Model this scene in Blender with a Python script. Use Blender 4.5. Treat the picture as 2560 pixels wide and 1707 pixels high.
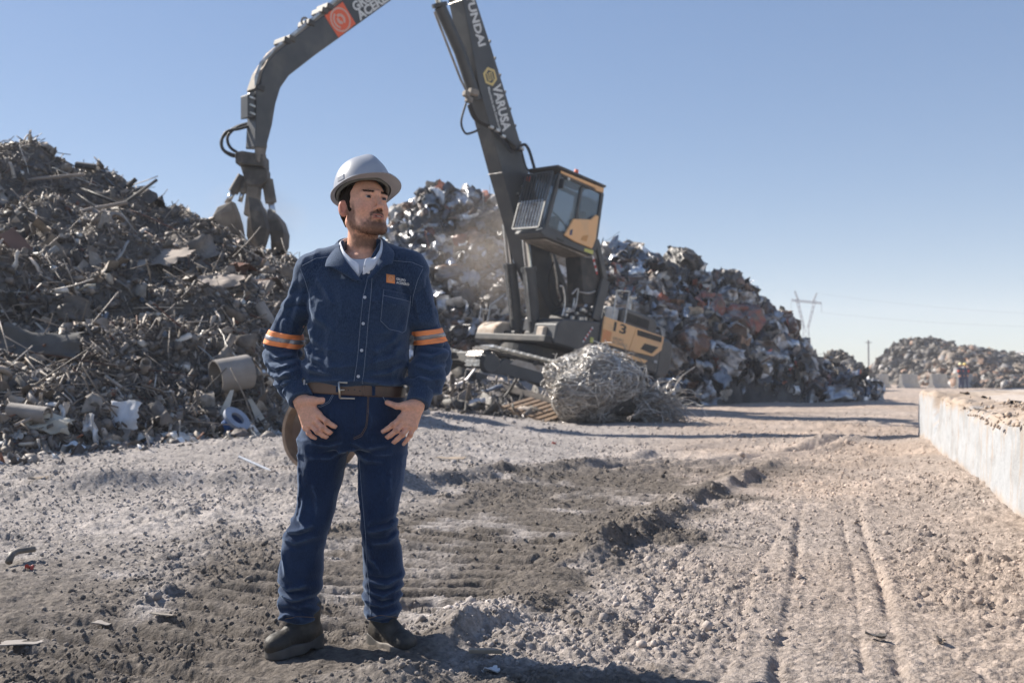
import bpy, math, random
import numpy as np
from mathutils import Vector, Matrix, Euler
from mathutils.bvhtree import BVHTree

for _o in list(bpy.data.objects):
    bpy.data.objects.remove(_o)
SC = bpy.context.scene
COL = SC.collection
RAD = math.radians

# ------------------------------------------------------------------ camera
FPX, YHOR, EYE = 2489.0, 935.0, 1.0           # focal length in photo pixels, horizon row, eye height
PITCH = math.atan((YHOR - 853.5) / FPX)
cam_d = bpy.data.cameras.new('camera')
cam_d.sensor_width = 36.0
cam_d.lens = 35.0
cam_d.clip_start = 0.1
cam_d.clip_end = 6000.0
cam_d.dof.use_dof = True
cam_d.dof.focus_distance = 3.58
cam_d.dof.aperture_fstop = 4.2
cam = bpy.data.objects.new('camera', cam_d)
cam.location = (0, 0, EYE)
cam.rotation_euler = (math.pi / 2 + PITCH, 0, 0)
COL.objects.link(cam)
SC.camera = cam

# ------------------------------------------------------------------ sky, sun, exposure
SUN_EL = RAD(37.5)
SUN_AZ = RAD(-60.0)                            # from +Y towards +X; negative = to the left, behind the scene
sun_dir = Vector((math.sin(SUN_AZ) * math.cos(SUN_EL), math.cos(SUN_AZ) * math.cos(SUN_EL), math.sin(SUN_EL)))
world = bpy.data.worlds.new('World')
SC.world = world
world.use_nodes = True
wn, wl = world.node_tree.nodes, world.node_tree.links
wn.clear()
sky = wn.new('ShaderNodeTexSky')
sky.sky_type = 'NISHITA'
sky.sun_disc = False
sky.sun_elevation = SUN_EL
sky.sun_rotation = SUN_AZ
sky.altitude = 1600
sky.air_density = 1.0
sky.dust_density = 0.5
sky.ozone_density = 2.2
gm = wn.new('ShaderNodeGamma')                 # evens the clear sky out as a thin dust veil does
gm.inputs['Gamma'].default_value = 0.50
hs = wn.new('ShaderNodeHueSaturation')
hs.inputs['Hue'].default_value = 0.511
hs.inputs['Saturation'].default_value = 1.55
hs.inputs['Value'].default_value = 1.0
bg = wn.new('ShaderNodeBackground')
bg.inputs['Strength'].default_value = 0.15
wo = wn.new('ShaderNodeOutputWorld')
wl.new(sky.outputs[0], gm.inputs['Color'])
wl.new(gm.outputs[0], hs.inputs['Color'])
wl.new(hs.outputs[0], bg.inputs['Color'])
wl.new(bg.outputs[0], wo.inputs['Surface'])

sun_l = bpy.data.lights.new('sun', 'SUN')
sun_l.energy = 5.0
sun_l.angle = RAD(0.53)
sun_l.color = (1.0, 0.93, 0.83)
sun = bpy.data.objects.new('sun', sun_l)
sun.rotation_euler = sun_dir.to_track_quat('Z', 'Y').to_euler()
COL.objects.link(sun)

SC.view_settings.view_transform = 'Standard'
SC.view_settings.look = 'None'
SC.view_settings.exposure = 0.95
SC.view_settings.gamma = 1.0
SC.view_settings.use_curve_mapping = False
SC.render.engine = 'CYCLES'
SC.cycles.use_denoising = True
SC.cycles.max_bounces = 6
SC.cycles.diffuse_bounces = 3
SC.cycles.glossy_bounces = 3
SC.cycles.transmission_bounces = 4
SC.cycles.volume_bounces = 1
SC.cycles.sample_clamp_indirect = 6.0

# ------------------------------------------------------------------ helpers: placing
def ray(px, py):
    u, v = (px - 1280.0) / FPX, (853.5 - py) / FPX
    return Vector((u, math.cos(PITCH) - v * math.sin(PITCH), math.sin(PITCH) + v * math.cos(PITCH)))

def at(px, py, Y):
    """The world point at depth Y that the photo shows at pixel (px, py)."""
    d = ray(px, py)
    return Vector((0, 0, EYE)) + d * (Y / d.y)

def npt(px, py, Y):
    return np.array(at(px, py, Y))

# ------------------------------------------------------------------ helpers: objects
def tag(o, label=None, cat=None, group=None, kind=None):
    for k, v in (('label', label), ('category', cat), ('group', group), ('kind', kind)):
        if v:
            o[k] = v
    return o

def empty(name, loc=(0, 0, 0), rot=None, parent=None):
    o = bpy.data.objects.new(name, None)
    o.empty_display_size = 0.1
    COL.objects.link(o)
    o.location = loc
    if rot is not None:
        o.rotation_euler = rot
    if parent:
        o.parent = parent
    return o

def mesh_obj(name, me, mat=None, parent=None, smooth=False):
    o = bpy.data.objects.new(name, me)
    COL.objects.link(o)
    if parent is not None:
        o.parent = parent
    if mat is not None:
        for m in (mat if isinstance(mat, (list, tuple)) else [mat]):
            me.materials.append(m)
    if smooth and len(me.polygons):
        me.polygons.foreach_set('use_smooth', np.ones(len(me.polygons), dtype=bool))
    return o

def np_mesh(name, V, Q):
    """Fast mesh from arrays: V (n,3), Q (m,3 or 4)."""
    V = np.asarray(V, dtype=np.float32)
    Q = np.asarray(Q, dtype=np.int32)
    me = bpy.data.meshes.new(name)
    k = Q.shape[1]
    me.vertices.add(len(V))
    me.vertices.foreach_set('co', V.ravel())
    me.loops.add(Q.size)
    me.loops.foreach_set('vertex_index', Q.ravel())
    me.polygons.add(len(Q))
    me.polygons.foreach_set('loop_start', np.arange(0, Q.size, k, dtype=np.int32))
    me.update(calc_edges=True)
    return me

def set_col(me, C, name='tint'):
    a = me.color_attributes.new(name, 'FLOAT_COLOR', 'POINT')
    C = np.asarray(C, dtype=np.float32)
    if C.shape[1] == 3:
        C = np.concatenate([C, np.ones((len(C), 1), np.float32)], 1)
    a.data.foreach_set('color', C.ravel())

class MB:
    """Collects simple shapes into ONE mesh (one part)."""
    def __init__(s):
        s.v, s.f = [], []
    def add(s, vs, fs):
        n = len(s.v)
        s.v += [tuple(v) for v in vs]
        s.f += [tuple(i + n for i in f) for f in fs]
        return s
    def box(s, c, d, M=None):
        cx, cy, cz = c
        hx, hy, hz = d[0] / 2, d[1] / 2, d[2] / 2
        vs = [Vector((cx + a * hx, cy + b * hy, cz + e * hz)) for e in (-1, 1) for b in (-1, 1) for a in (-1, 1)]
        if M is not None:
            vs = [M @ v for v in vs]
        return s.add(vs, [(0, 2, 3, 1), (4, 5, 7, 6), (0, 1, 5, 4), (2, 6, 7, 3), (0, 4, 6, 2), (1, 3, 7, 5)])
    def beam(s, a, b, w, h, up=(0, 0, 1)):
        a, b = Vector(a), Vector(b)
        d = b - a
        L = d.length
        x = d / L
        u = Vector(up)
        y = u.cross(x)
        if y.length < 1e-4:
            y = Vector((0, 1, 0)).cross(x)
        y.normalize()
        z = x.cross(y)
        M = Matrix((x, y, z)).transposed().to_4x4()
        M.translation = (a + b) / 2
        return s.box((0, 0, 0), (L, w, h), M)
    def tube(s, pts, r, n=8, cap=True, closed=False):
        pts = [Vector(p) for p in pts]
        rs = r if isinstance(r, (list, tuple)) else [r] * len(pts)
        base = len(s.v)
        up = None
        for i, p in enumerate(pts):
            t = (pts[min(i + 1, len(pts) - 1)] - pts[max(i - 1, 0)])
            if closed:
                t = pts[(i + 1) % len(pts)] - pts[i - 1]
            if t.length < 1e-9:
                t = Vector((0, 0, 1))
            t.normalize()
            if up is None:
                up = Vector((0, 0, 1)) if abs(t.z) < .9 else Vector((1, 0, 0))
            a = (up - t * up.dot(t))
            if a.length < 1e-6:
                a = t.orthogonal()
            a.normalize()
            up = a
            b = t.cross(a)
            for k in range(n):
                th = 2 * math.pi * k / n
                s.v.append(tuple(p + (a * math.cos(th) + b * math.sin(th)) * rs[i]))
        m = len(pts)
        for i in range(m if closed else m - 1):
            j = (i + 1) % m
            for k in range(n):
                s.f.append((base + i * n + k, base + i * n + (k + 1) % n, base + j * n + (k + 1) % n, base + j * n + k))
        if cap and not closed:
            s.f.append(tuple(base + k for k in range(n))[::-1])
            s.f.append(tuple(base + (m - 1) * n + k for k in range(n)))
        return s
    def prism(s, poly, a, b):
        """poly: list of 2D (x,z); extruded along y from a to b."""
        n = len(poly)
        base = len(s.v)
        for (x, z) in poly:
            s.v.append((x, a, z))
        for (x, z) in poly:
            s.v.append((x, b, z))
        area = sum(poly[i][0] * poly[(i + 1) % n][1] - poly[(i + 1) % n][0] * poly[i][1] for i in range(n))
        fl = (area > 0) == (b > a)
        f0 = tuple(base + i for i in range(n))
        f1 = tuple(base + n + i for i in range(n))
        s.f.append(f0 if fl else f0[::-1])
        s.f.append(f1[::-1] if fl else f1)
        for i in range(n):
            j = (i + 1) % n
            q = (base + i, base + n + i, base + n + j, base + j)
            s.f.append(q if fl else q[::-1])
        return s
    def lathe(s, prof, n=24, M=None, cap=False):
        """prof: list of (r, z) revolved round z."""
        base = len(s.v)
        for (r, z) in prof:
            for k in range(n):
                th = 2 * math.pi * k / n
                v = Vector((r * math.cos(th), r * math.sin(th), z))
                s.v.append(tuple(M @ v if M is not None else v))
        for i in range(len(prof) - 1):
            for k in range(n):
                s.f.append((base + i * n + k, base + i * n + (k + 1) % n, base + (i + 1) * n + (k + 1) % n, base + (i + 1) * n + k))
        if cap:
            s.f.append(tuple(base + k for k in range(n))[::-1])
            s.f.append(tuple(base + (len(prof) - 1) * n + k for k in range(n)))
        return s
    def mesh(s, name):
        me = bpy.data.meshes.new(name)
        me.from_pydata([tuple(v) for v in s.v], [], s.f)
        me.update()
        return me
    def build(s, name, mat=None, parent=None, smooth=False, bevel=0.0, seg=2, auto=None):
        o = mesh_obj(name, s.mesh(name), mat, parent, smooth)
        if bevel:
            m = o.modifiers.new('bevel', 'BEVEL')
            m.width = bevel
            m.segments = seg
            m.limit_method = 'ANGLE'
            m.angle_limit = RAD(35)
        if auto:
            o.data.set_sharp_from_angle(angle=RAD(auto))
        return o

def copy_tree(o, parent=None):
    c = o.copy()
    COL.objects.link(c)
    if parent is not None:
        c.parent = parent
    for ch in [x for x in bpy.data.objects if x.parent == o]:
        copy_tree(ch, c)
    return c

# ------------------------------------------------------------------ helpers: numpy noise
_rng = np.random.RandomState(7)
_PERM = _rng.permutation(4096).astype(np.int64)
_VAL = _rng.rand(4096).astype(np.float32) * 2 - 1
def _hash(ix, iy, iz):
    return _VAL[_PERM[(_PERM[(_PERM[ix & 4095] + iy) & 4095] + iz) & 4095]]
def noise3(x, y, z):
    x, y, z = np.broadcast_arrays(x, y, z)
    ix, iy, iz = np.floor(x).astype(np.int64), np.floor(y).astype(np.int64), np.floor(z).astype(np.int64)
    fx, fy, fz = x - ix, y - iy, z - iz
    fx, fy, fz = fx * fx * fx * (fx * (fx * 6 - 15) + 10), fy * fy * fy * (fy * (fy * 6 - 15) + 10), fz * fz * fz * (fz * (fz * 6 - 15) + 10)
    r = 0
    for dx in (0, 1):
        wx = fx if dx else 1 - fx
        for dy in (0, 1):
            wy = fy if dy else 1 - fy
            for dz in (0, 1):
                wz = fz if dz else 1 - fz
                r = r + _hash(ix + dx, iy + dy, iz + dz) * wx * wy * wz
    return r
def noise2(x, y, s=0):
    x, y = np.broadcast_arrays(x, y)
    ix, iy = np.floor(x).astype(np.int64), np.floor(y).astype(np.int64)
    fx, fy = x - ix, y - iy
    fx, fy = fx * fx * (3 - 2 * fx), fy * fy * (3 - 2 * fy)
    r = 0
    for dx in (0, 1):
        wx = fx if dx else 1 - fx
        for dy in (0, 1):
            wy = fy if dy else 1 - fy
            r = r + _hash(ix + dx, iy + dy, s) * wx * wy
    return r
def fbm2(x, y, oct=4, s=0, gain=.5):
    r, a = 0, 1.0
    for o in range(oct):
        r = r + a * noise2(x, y, s + o * 17)
        x, y, a = x * 2.03 + 3.7, y * 2.03 + 1.3, a * gain
    return r
def fbm3(P, oct=3, s=0.0, gain=.5):
    r, a = 0, 1.0
    x, y, z = P[..., 0] + s, P[..., 1] + s * .7, P[..., 2] - s
    for o in range(oct):
        r = r + a * noise3(x, y, z)
        x, y, z, a = x * 2.03 + 1.7, y * 2.03 + 4.1, z * 2.03 + 2.9, a * gain
    return r
def sstep(a, b, x):
    t = np.clip((x - a) / (b - a), 0, 1)
    return t * t * (3 - 2 * t)
def worley2(x, y, s=0):
    """distance to the nearest feature point and a per-cell random value"""
    ix, iy = np.floor(x).astype(np.int64), np.floor(y).astype(np.int64)
    best = np.full(x.shape, 9.0)
    rid = np.zeros(x.shape)
    for dx in (-1, 0, 1):
        for dy in (-1, 0, 1):
            cx, cy = ix + dx, iy + dy
            ox, oy = _hash(cx, cy, s) * .5 + .5, _hash(cx, cy, s + 91) * .5 + .5
            d = np.hypot(cx + ox - x, cy + oy - y)
            m = d < best
            best = np.where(m, d, best)
            rid = np.where(m, _hash(cx, cy, s + 33) * .5 + .5, rid)
    return best, rid

# ------------------------------------------------------------------ helpers: materials
def srgb(r, g, b):
    f = lambda c: (c / 255.0 / 12.92) if c / 255.0 <= .04045 else ((c / 255.0 + .055) / 1.055) ** 2.4
    return (f(r), f(g), f(b), 1.0)

def new_mat(name):
    m = bpy.data.materials.new(name)
    m.use_nodes = True
    nt = m.node_tree
    b = nt.nodes['Principled BSDF']
    return m, nt, b

def mat(name, col, col2=None, scale=8.0, rough=.6, metal=0.0, bump=0.0, bscale=None, detail=4.0, lo=.35, hi=.65,
        spec=.5, rough2=None, coords='Object', stretch=(1, 1, 1), dirt=None, dscale=3.0, dlo=.5, dhi=.75):
    """Two-tone noise-mixed Principled material with bump; a third tone (dirt, rust) in patches."""
    m, nt, b = new_mat(name)
    N, L = nt.nodes, nt.links
    b.inputs['Roughness'].default_value = rough
    b.inputs['Metallic'].default_value = metal
    b.inputs['Specular IOR Level'].default_value = spec
    c4 = lambda c: (*c[:3], 1.0)
    if col2 is None and not bump and not dirt:
        b.inputs['Base Color'].default_value = c4(col)
        return m
    tc = N.new('ShaderNodeTexCoord')
    mp = N.new('ShaderNodeMapping')
    mp.inputs['Scale'].default_value = stretch
    L.new(tc.outputs[coords], mp.inputs[0])
    nz = N.new('ShaderNodeTexNoise')
    nz.inputs['Scale'].default_value = scale
    nz.inputs['Detail'].default_value = detail
    L.new(mp.outputs[0], nz.inputs['Vector'])
    mr = N.new('ShaderNodeMapRange')
    mr.inputs[1].default_value, mr.inputs[2].default_value = lo, hi
    L.new(nz.outputs['Fac'], mr.inputs[0])
    mx = N.new('ShaderNodeMix')
    mx.data_type = 'RGBA'
    mx.inputs[6].default_value = c4(col)
    mx.inputs[7].default_value = c4(col2 or col)
    L.new(mr.outputs[0], mx.inputs[0])
    out = mx.outputs[2]
    if dirt:
        n2 = N.new('ShaderNodeTexNoise')
        n2.inputs['Scale'].default_value = dscale
        n2.inputs['Detail'].default_value = 6
        L.new(mp.outputs[0], n2.inputs['Vector'])
        m2 = N.new('ShaderNodeMapRange')
        m2.inputs[1].default_value, m2.inputs[2].default_value = dlo, dhi
        L.new(n2.outputs['Fac'], m2.inputs[0])
        x2 = N.new('ShaderNodeMix')
        x2.data_type = 'RGBA'
        L.new(m2.outputs[0], x2.inputs[0])
        L.new(out, x2.inputs[6])
        x2.inputs[7].default_value = c4(dirt)
        out = x2.outputs[2]
        if metal:
            m3 = N.new('ShaderNodeMapRange')
            m3.inputs[1].default_value, m3.inputs[2].default_value = dlo, dhi
            m3.inputs[3].default_value, m3.inputs[4].default_value = metal, 0.0
            L.new(n2.outputs['Fac'], m3.inputs[0])
            L.new(m3.outputs[0], b.inputs['Metallic'])
    L.new(out, b.inputs['Base Color'])
    if rough2 is not None:
        m4 = N.new('ShaderNodeMapRange')
        m4.inputs[1].default_value, m4.inputs[2].default_value = lo, hi
        m4.inputs[3].default_value, m4.inputs[4].default_value = rough, rough2
        L.new(nz.outputs['Fac'], m4.inputs[0])
        L.new(m4.outputs[0], b.inputs['Roughness'])
    if bump:
        n5 = N.new('ShaderNodeTexNoise')
        n5.inputs['Scale'].default_value = bscale or scale * 4
        n5.inputs['Detail'].default_value = 5
        L.new(mp.outputs[0], n5.inputs['Vector'])
        bp = N.new('ShaderNodeBump')
        bp.inputs['Strength'].default_value = 1.0
        bp.inputs['Distance'].default_value = bump
        L.new(n5.outputs['Fac'], bp.inputs['Height'])
        L.new(bp.outputs[0], b.inputs['Normal'])
    return m

def attr_mat(name, rough=.85, spec=.3, metal=0.0, bump=0.0, bscale=200.0, vary=0.0, vscale=60.0, attr='tint', alpha_metal=False):
    """Base colour from a colour attribute of the geometry, with noise variation; alpha may carry metalness."""
    m, nt, b = new_mat(name)
    N, L = nt.nodes, nt.links
    a = N.new('ShaderNodeAttribute')
    a.attribute_name = attr
    out = a.outputs['Color']
    tc = N.new('ShaderNodeTexCoord')
    if vary:
        nz = N.new('ShaderNodeTexNoise')
        nz.inputs['Scale'].default_value = vscale
        nz.inputs['Detail'].default_value = 5
        L.new(tc.outputs['Object'], nz.inputs['Vector'])
        mr = N.new('ShaderNodeMapRange')
        mr.inputs[1].default_value, mr.inputs[2].default_value = .3, .7
        mr.inputs[3].default_value, mr.inputs[4].default_value = 1 - vary, 1 + vary
        L.new(nz.outputs['Fac'], mr.inputs[0])
        vm = N.new('ShaderNodeVectorMath')
        vm.operation = 'SCALE'
        L.new(out, vm.inputs[0])
        L.new(mr.outputs[0], vm.inputs['Scale'])
        out = vm.outputs[0]
    L.new(out, b.inputs['Base Color'])
    if alpha_metal:
        L.new(a.outputs['Alpha'], b.inputs['Metallic'])
    else:
        b.inputs['Metallic'].default_value = metal
    b.inputs['Roughness'].default_value = rough
    b.inputs['Specular IOR Level'].default_value = spec
    if bump:
        n5 = N.new('ShaderNodeTexNoise')
        n5.inputs['Scale'].default_value = bscale
        n5.inputs['Detail'].default_value = 6
        L.new(tc.outputs['Object'], n5.inputs['Vector'])
        bp = N.new('ShaderNodeBump')
        bp.inputs['Strength'].default_value = 1.0
        bp.inputs['Distance'].default_value = bump
        L.new(n5.outputs['Fac'], bp.inputs['Height'])
        L.new(bp.outputs[0], b.inputs['Normal'])
    return m
# ================================================================== GROUND
WALL_A, WALL_B = (2.36, 3.6), (6.5, 16.0)       # foot line of the concrete platform's long face

def seg_dist(x, y, pts):
    """distance to a polyline, signed (+ right of travel), and the arclength along it"""
    best = np.full(np.shape(x), 1e9)
    side = np.zeros(np.shape(x))
    arc = np.zeros(np.shape(x))
    s0 = 0.0
    for (ax, ay), (bx, by) in zip(pts[:-1], pts[1:]):
        dx, dy = bx - ax, by - ay
        L = math.hypot(dx, dy)
        t = np.clip(((x - ax) * dx + (y - ay) * dy) / (L * L), 0, 1)
        qx, qy = ax + t * dx, ay + t * dy
        d = np.hypot(x - qx, y - qy)
        sg = np.sign((x - ax) * dy - (y - ay) * dx)
        m = d < best
        best = np.where(m, d, best)
        side = np.where(m, sg, side)
        arc = np.where(m, s0 + t * L, arc)
        s0 += L
    return best, side, arc

RIDGE = [(-1.2, 2.3), (-.45, 3.45), (.02, 4.2), (.24, 4.93), (.62, 5.8), (1.01, 6.8), (1.7, 8.5), (2.53, 10.2), (4.0, 13.5)]
RIDGE2 = [(-1.5, 7.6), (-.8, 8.3), (-.1, 9.6), (.75, 10.6), (1.7, 12.3)]
TYRE = [(.62, 1.5), (1.10, 3.4), (1.62, 5.0), (2.22, 7.0), (2.75, 8.6)]
TYRE2 = [(.05, 2.0), (.55, 3.5), (1.05, 5.2), (1.6, 6.7)]
RUT3 = [(1.0, 10.5), (2.4, 11.6), (3.6, 13.0), (5.2, 15.6)]

def ground_base(x, y):
    h = .28 * sstep(6.5, 12.0, y) * sstep(1.4, -2.2, x)
    h = h + .035 * fbm2(x * .45, y * .45, 3, 5)
    # soil banked against the platform
    d, sd, _ = seg_dist(x, y, [WALL_A, WALL_B])
    h = h + .05 * np.exp(-(d / .35) ** 2)
    # berm on the left, steep towards the camera
    yc = 8.35 + .05 * (x + 2.4) + .16 * noise2(x * 1.1, 0 * x, 3)
    w = sstep(-4.4, -3.0, x) * sstep(-.55, -1.3, x)
    dy = y - yc
    h = h + (.17 + .05 * noise2(x * 1.7, y * 0, 8)) * w * np.where(dy < 0, np.exp(-(dy / .17) ** 2), np.exp(-(dy / .6) ** 2))
    # long ridge pushed up beside the crawler track
    d, sd, ar = seg_dist(x + .05 * noise2(x * 3, y * 3, 4), y, RIDGE)
    amp = .095 * (.70 + .5 * noise2(ar * 1.6, 0 * ar, 9) + .45 * noise2(x * 5.5, y * 5.5, 10)) * sstep(12.8, 9.5, y)
    ww = np.where(sd > 0, .085, .20)
    h = h + amp * np.exp(-(d / ww) ** 2)
    # crawler lane left of the ridge: sunk, with cleat bars
    off = d * np.where(sd < 0, 1, -1)
    lane = sstep(.20, .34, off) * sstep(1.75, 1.5, off) * sstep(2.4, 3.0, ar + 2)
    _s = np.sin(2 * math.pi * (ar / .20 + .45 * noise2(x * .9, y * .9, 41) + .10 * noise2(x * 6, y * 6, 42)))
    bars = np.tanh(2.2 * (_s + .25))
    m2 = sstep(-.5, .1, noise2(x * 1.1, y * 1.1, 12))
    h = h - .035 * lane + .032 * lane * bars * (.2 + .8 * m2)
    d2, sd2, ar2 = seg_dist(x, y + .08 * noise2(x * 2, y * 2, 14), RIDGE2)
    h = h + .085 * (.7 + .6 * noise2(ar2 * 1.4, 0 * ar2, 19)) * np.exp(-(d2 / np.where(sd2 > 0, .12, .3)) ** 2)
    # tyre tracks
    for T, k in ((TYRE, 1.0), (TYRE2, .55)):
        d3, sd3, ar3 = seg_dist(x, y, T)
        o3 = d3 * sd3
        inn = sstep(.23, .19, d3)
        lug = np.sin(2 * math.pi * (ar3 / .075 + np.where(np.abs(o3) < .07, .5, 0))) * sstep(.03, .05, np.abs(o3 - .1)) * sstep(.03, .05, np.abs(o3 + .1))
        groove = np.exp(-((o3 - .2) / .02) ** 2) + np.exp(-((o3 + .2) / .022) ** 2) + .7 * np.exp(-((o3 - .085) / .014) ** 2)
        fade = sstep(9, 6, y) * sstep(1.8, 2.4, y)
        brk = .35 + .65 * sstep(-.3, .3, noise2(x * 5, y * 5, 45))
        h = h + k * fade * brk * (-.010 * inn + .009 * inn * lug - .020 * groove + .008 * np.exp(-((d3 - .25) / .03) ** 2))
    d4, sd4, ar4 = seg_dist(x, y + .15 * noise2(x * 1.2, y * 1.2, 23), RUT3)
    h = h - .05 * np.exp(-(d4 / .10) ** 2) + .05 * np.exp(-((d4 - .22) / .12) ** 2)
    # worn patch under the man and a small heap before his boot
    h = h * (1 - .85 * np.exp(-(((x + .62) / .45) ** 2 + ((y - 3.62) / .22) ** 2)))
    h = h + .085 * np.exp(-(((x + .38) / .17) ** 2 + ((y - 3.16) / .12) ** 2))
        # low mound that carries the machine
    h = h + .85 * np.exp(-(((x + .9) / 2.3) ** 2 + ((y - 24.0) / 2.2) ** 2)) * sstep(19.6, 21.5, y)
    h = h + .25 * np.exp(-(((x - 1.8) / 2.5) ** 2 + ((y - 26.2) / 2.5) ** 2))
    return h

def packed(x, y):
    """0 = loose and cloddy, 1 = driven smooth"""
    d3, sd3, _ = seg_dist(x, y, TYRE)
    p = .8 * sstep(.5, .15, d3) * sstep(9, 6, y)
    p = np.maximum(p, sstep(.05, .5, noise2(x * .7 + 4, y * .55, 77)) * sstep(.3, 1.2, x) * .8)
    p = np.maximum(p, .97 * np.exp(-(((x + .57) / .5) ** 4 + ((y - 3.55) / .28) ** 4)))
    d, sd, ar = seg_dist(x, y, RIDGE)
    off = d * np.where(sd < 0, 1, -1)
    p = np.maximum(p, .72 * sstep(.22, .36, off) * sstep(1.7, 1.5, off) * sstep(-.5, .1, noise2(x * 1.1, y * 1.1, 12)) * sstep(3.6, 4.2, y))
    return np.clip(p, 0, 1)

def ground_full(x, y):
    h = ground_base(x, y)
    loose = 1 - .85 * packed(x, y)
    msk = .35 + .65 * sstep(-.45, .35, noise2(x * 1.3, y * 1.3, 51))
    msk = msk * loose
    far = sstep(26, 9, y)
    wx, wy = x + .02 * noise2(x * 14, y * 14, 2), y + .02 * noise2(x * 14, y * 14, 3)
    for cell, amp, thr in ((.21, .42, .86), (.085, .40, .62), (.042, .50, .30), (.022, .66, .12)):
        sel = np.ones_like(x, dtype=bool) if cell > .05 else y < (10.0 if cell > .03 else 6.5)
        d, rid = worley2(wx[sel] / cell, wy[sel] / cell, int(cell * 1000))
        r = np.where(rid > thr, .22 + .33 * rid, 0)
        b = np.sqrt(np.maximum(r * r - d * d, 0)) * cell * amp
        t = np.zeros_like(x)
        t[sel] = b
        h = h + t * msk * (far if cell < .2 else 1) * (.7 if cell > .2 else 1)
    h = h + .009 * loose * fbm2(x * 9, y * 9, 3, 61) + .0045 * fbm2(x * 48, y * 48, 2, 66)
    return h

def soil_tint(x, y):
    warm = sstep(-.6, 2.6, x - .12 * (y - 4)) * (.75 + .25 * noise2(x * .8, y * .8, 81))
    grey = np.array([.310, .282, .266])
    tan = np.array([.370, .290, .233])
    c = grey + (tan - grey) * np.clip(warm, 0, 1)[..., None]
    d, sd, ar = seg_dist(x, y, RIDGE)
    off = d * np.where(sd < 0, 1, -1)
    n = fbm2(x * 1.5, y * 1.5, 4, 85)
    moist = sstep(-.55, -.05, off + .35 * n) * sstep(2.5, 1.6, off + .35 * n) * sstep(12.5, 9.5, y)
    moist = moist * sstep(-.75, .05, fbm2(x * 2.3, y * 2.3, 4, 88) + .25)
    moist = np.maximum(moist, .9 * sstep(-.1, .35, fbm2(x * .9, y * 1.1, 4, 93)) * sstep(6.5, 4.5, y) * sstep(1.0, .2, x))
    wet = np.array([.118, .101, .086])
    c = c + (wet - c) * (moist * .88)[..., None]
    dust = sstep(.25, .6, fbm2(x * .8, y * 1.2, 4, 97)) * (1 - moist)
    c = c * (1 + .18 * dust)[..., None]
    c = c * (1 + .16 * fbm2(x * 14, y * 14, 3, 99))[..., None]
    return np.clip(c, .02, .62)

_rows = [2.0]
while _rows[-1] < 75:
    _y = _rows[-1]
    _rows.append(_y + min(max(_y * _y * 1.45 / FPX, .0052), .0135 * _y))
while _rows[-1] < 4800:
    _rows.append(_rows[-1] * 1.18)
_Y = np.array(_rows)
_U = np.concatenate([np.linspace(-2.6, -.66, 40)[:-1], np.linspace(-.66, .66, 800), np.linspace(.66, 2.6, 40)[1:]])
GX = _Y[:, None] * _U[None, :]
GY = np.repeat(_Y[:, None], len(_U), 1)
GZ = np.zeros_like(GX)
_n = GX.shape[0]
for i in range(0, _n, 120):
    GZ[i:i + 120] = ground_full(GX[i:i + 120], GY[i:i + 120])
GZ *= sstep(220, 90, GY)
_V = np.stack([GX, GY, GZ], -1).reshape(-1, 3)
_r, _c = GX.shape
_id = np.arange(_r * _c).reshape(_r, _c)
_Q = np.stack([_id[:-1, :-1], _id[:-1, 1:], _id[1:, 1:], _id[1:, :-1]], -1).reshape(-1, 4)
# ground behind and under the camera
_me = np_mesh('ground', _V, _Q)
set_col(_me, soil_tint(GX, GY).reshape(-1, 3))
SOIL = attr_mat('soil', rough=.95, spec=.15, bump=.009, bscale=90, vary=.36, vscale=42)
_nt = SOIL.node_tree
_pb = _nt.nodes['Principled BSDF']
_b0 = [n for n in _nt.nodes if n.type == 'BUMP'][0]
_tc = [n for n in _nt.nodes if n.type == 'TEX_COORD'][0]
_vo = _nt.nodes.new('ShaderNodeTexNoise'); _vo.inputs['Scale'].default_value = 16; _vo.inputs['Detail'].default_value = 7; _vo.inputs['Roughness'].default_value = .7
_b1 = _nt.nodes.new('ShaderNodeBump'); _b1.inputs['Distance'].default_value = .035; _b1.inputs['Strength'].default_value = .8
_nt.links.new(_tc.outputs['Object'], _vo.inputs['Vector']); _nt.links.new(_vo.outputs['Fac'], _b1.inputs['Height'])
_nt.links.new(_b0.outputs[0], _b1.inputs['Normal']); _nt.links.new(_b1.outputs[0], _pb.inputs['Normal'])
ground = mesh_obj('ground', _me, SOIL, smooth=True)
tag(ground, kind='structure')
_b = MB()
_b.add([(-5.2, 2.0, -.02), (5.2, 2.0, -.02), (60, -60, -.02), (-60, -60, -.02)], [(3, 2, 1, 0)])
tag(_b.build('ground_behind', mat('soil_plain', (.33, .29, .26), (.26, .23, .2), scale=1.5, rough=.95)), kind='structure')

def gz(x, y):
    return float(ground_base(np.array([float(x)]), np.array([float(y)]))[0])

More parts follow.
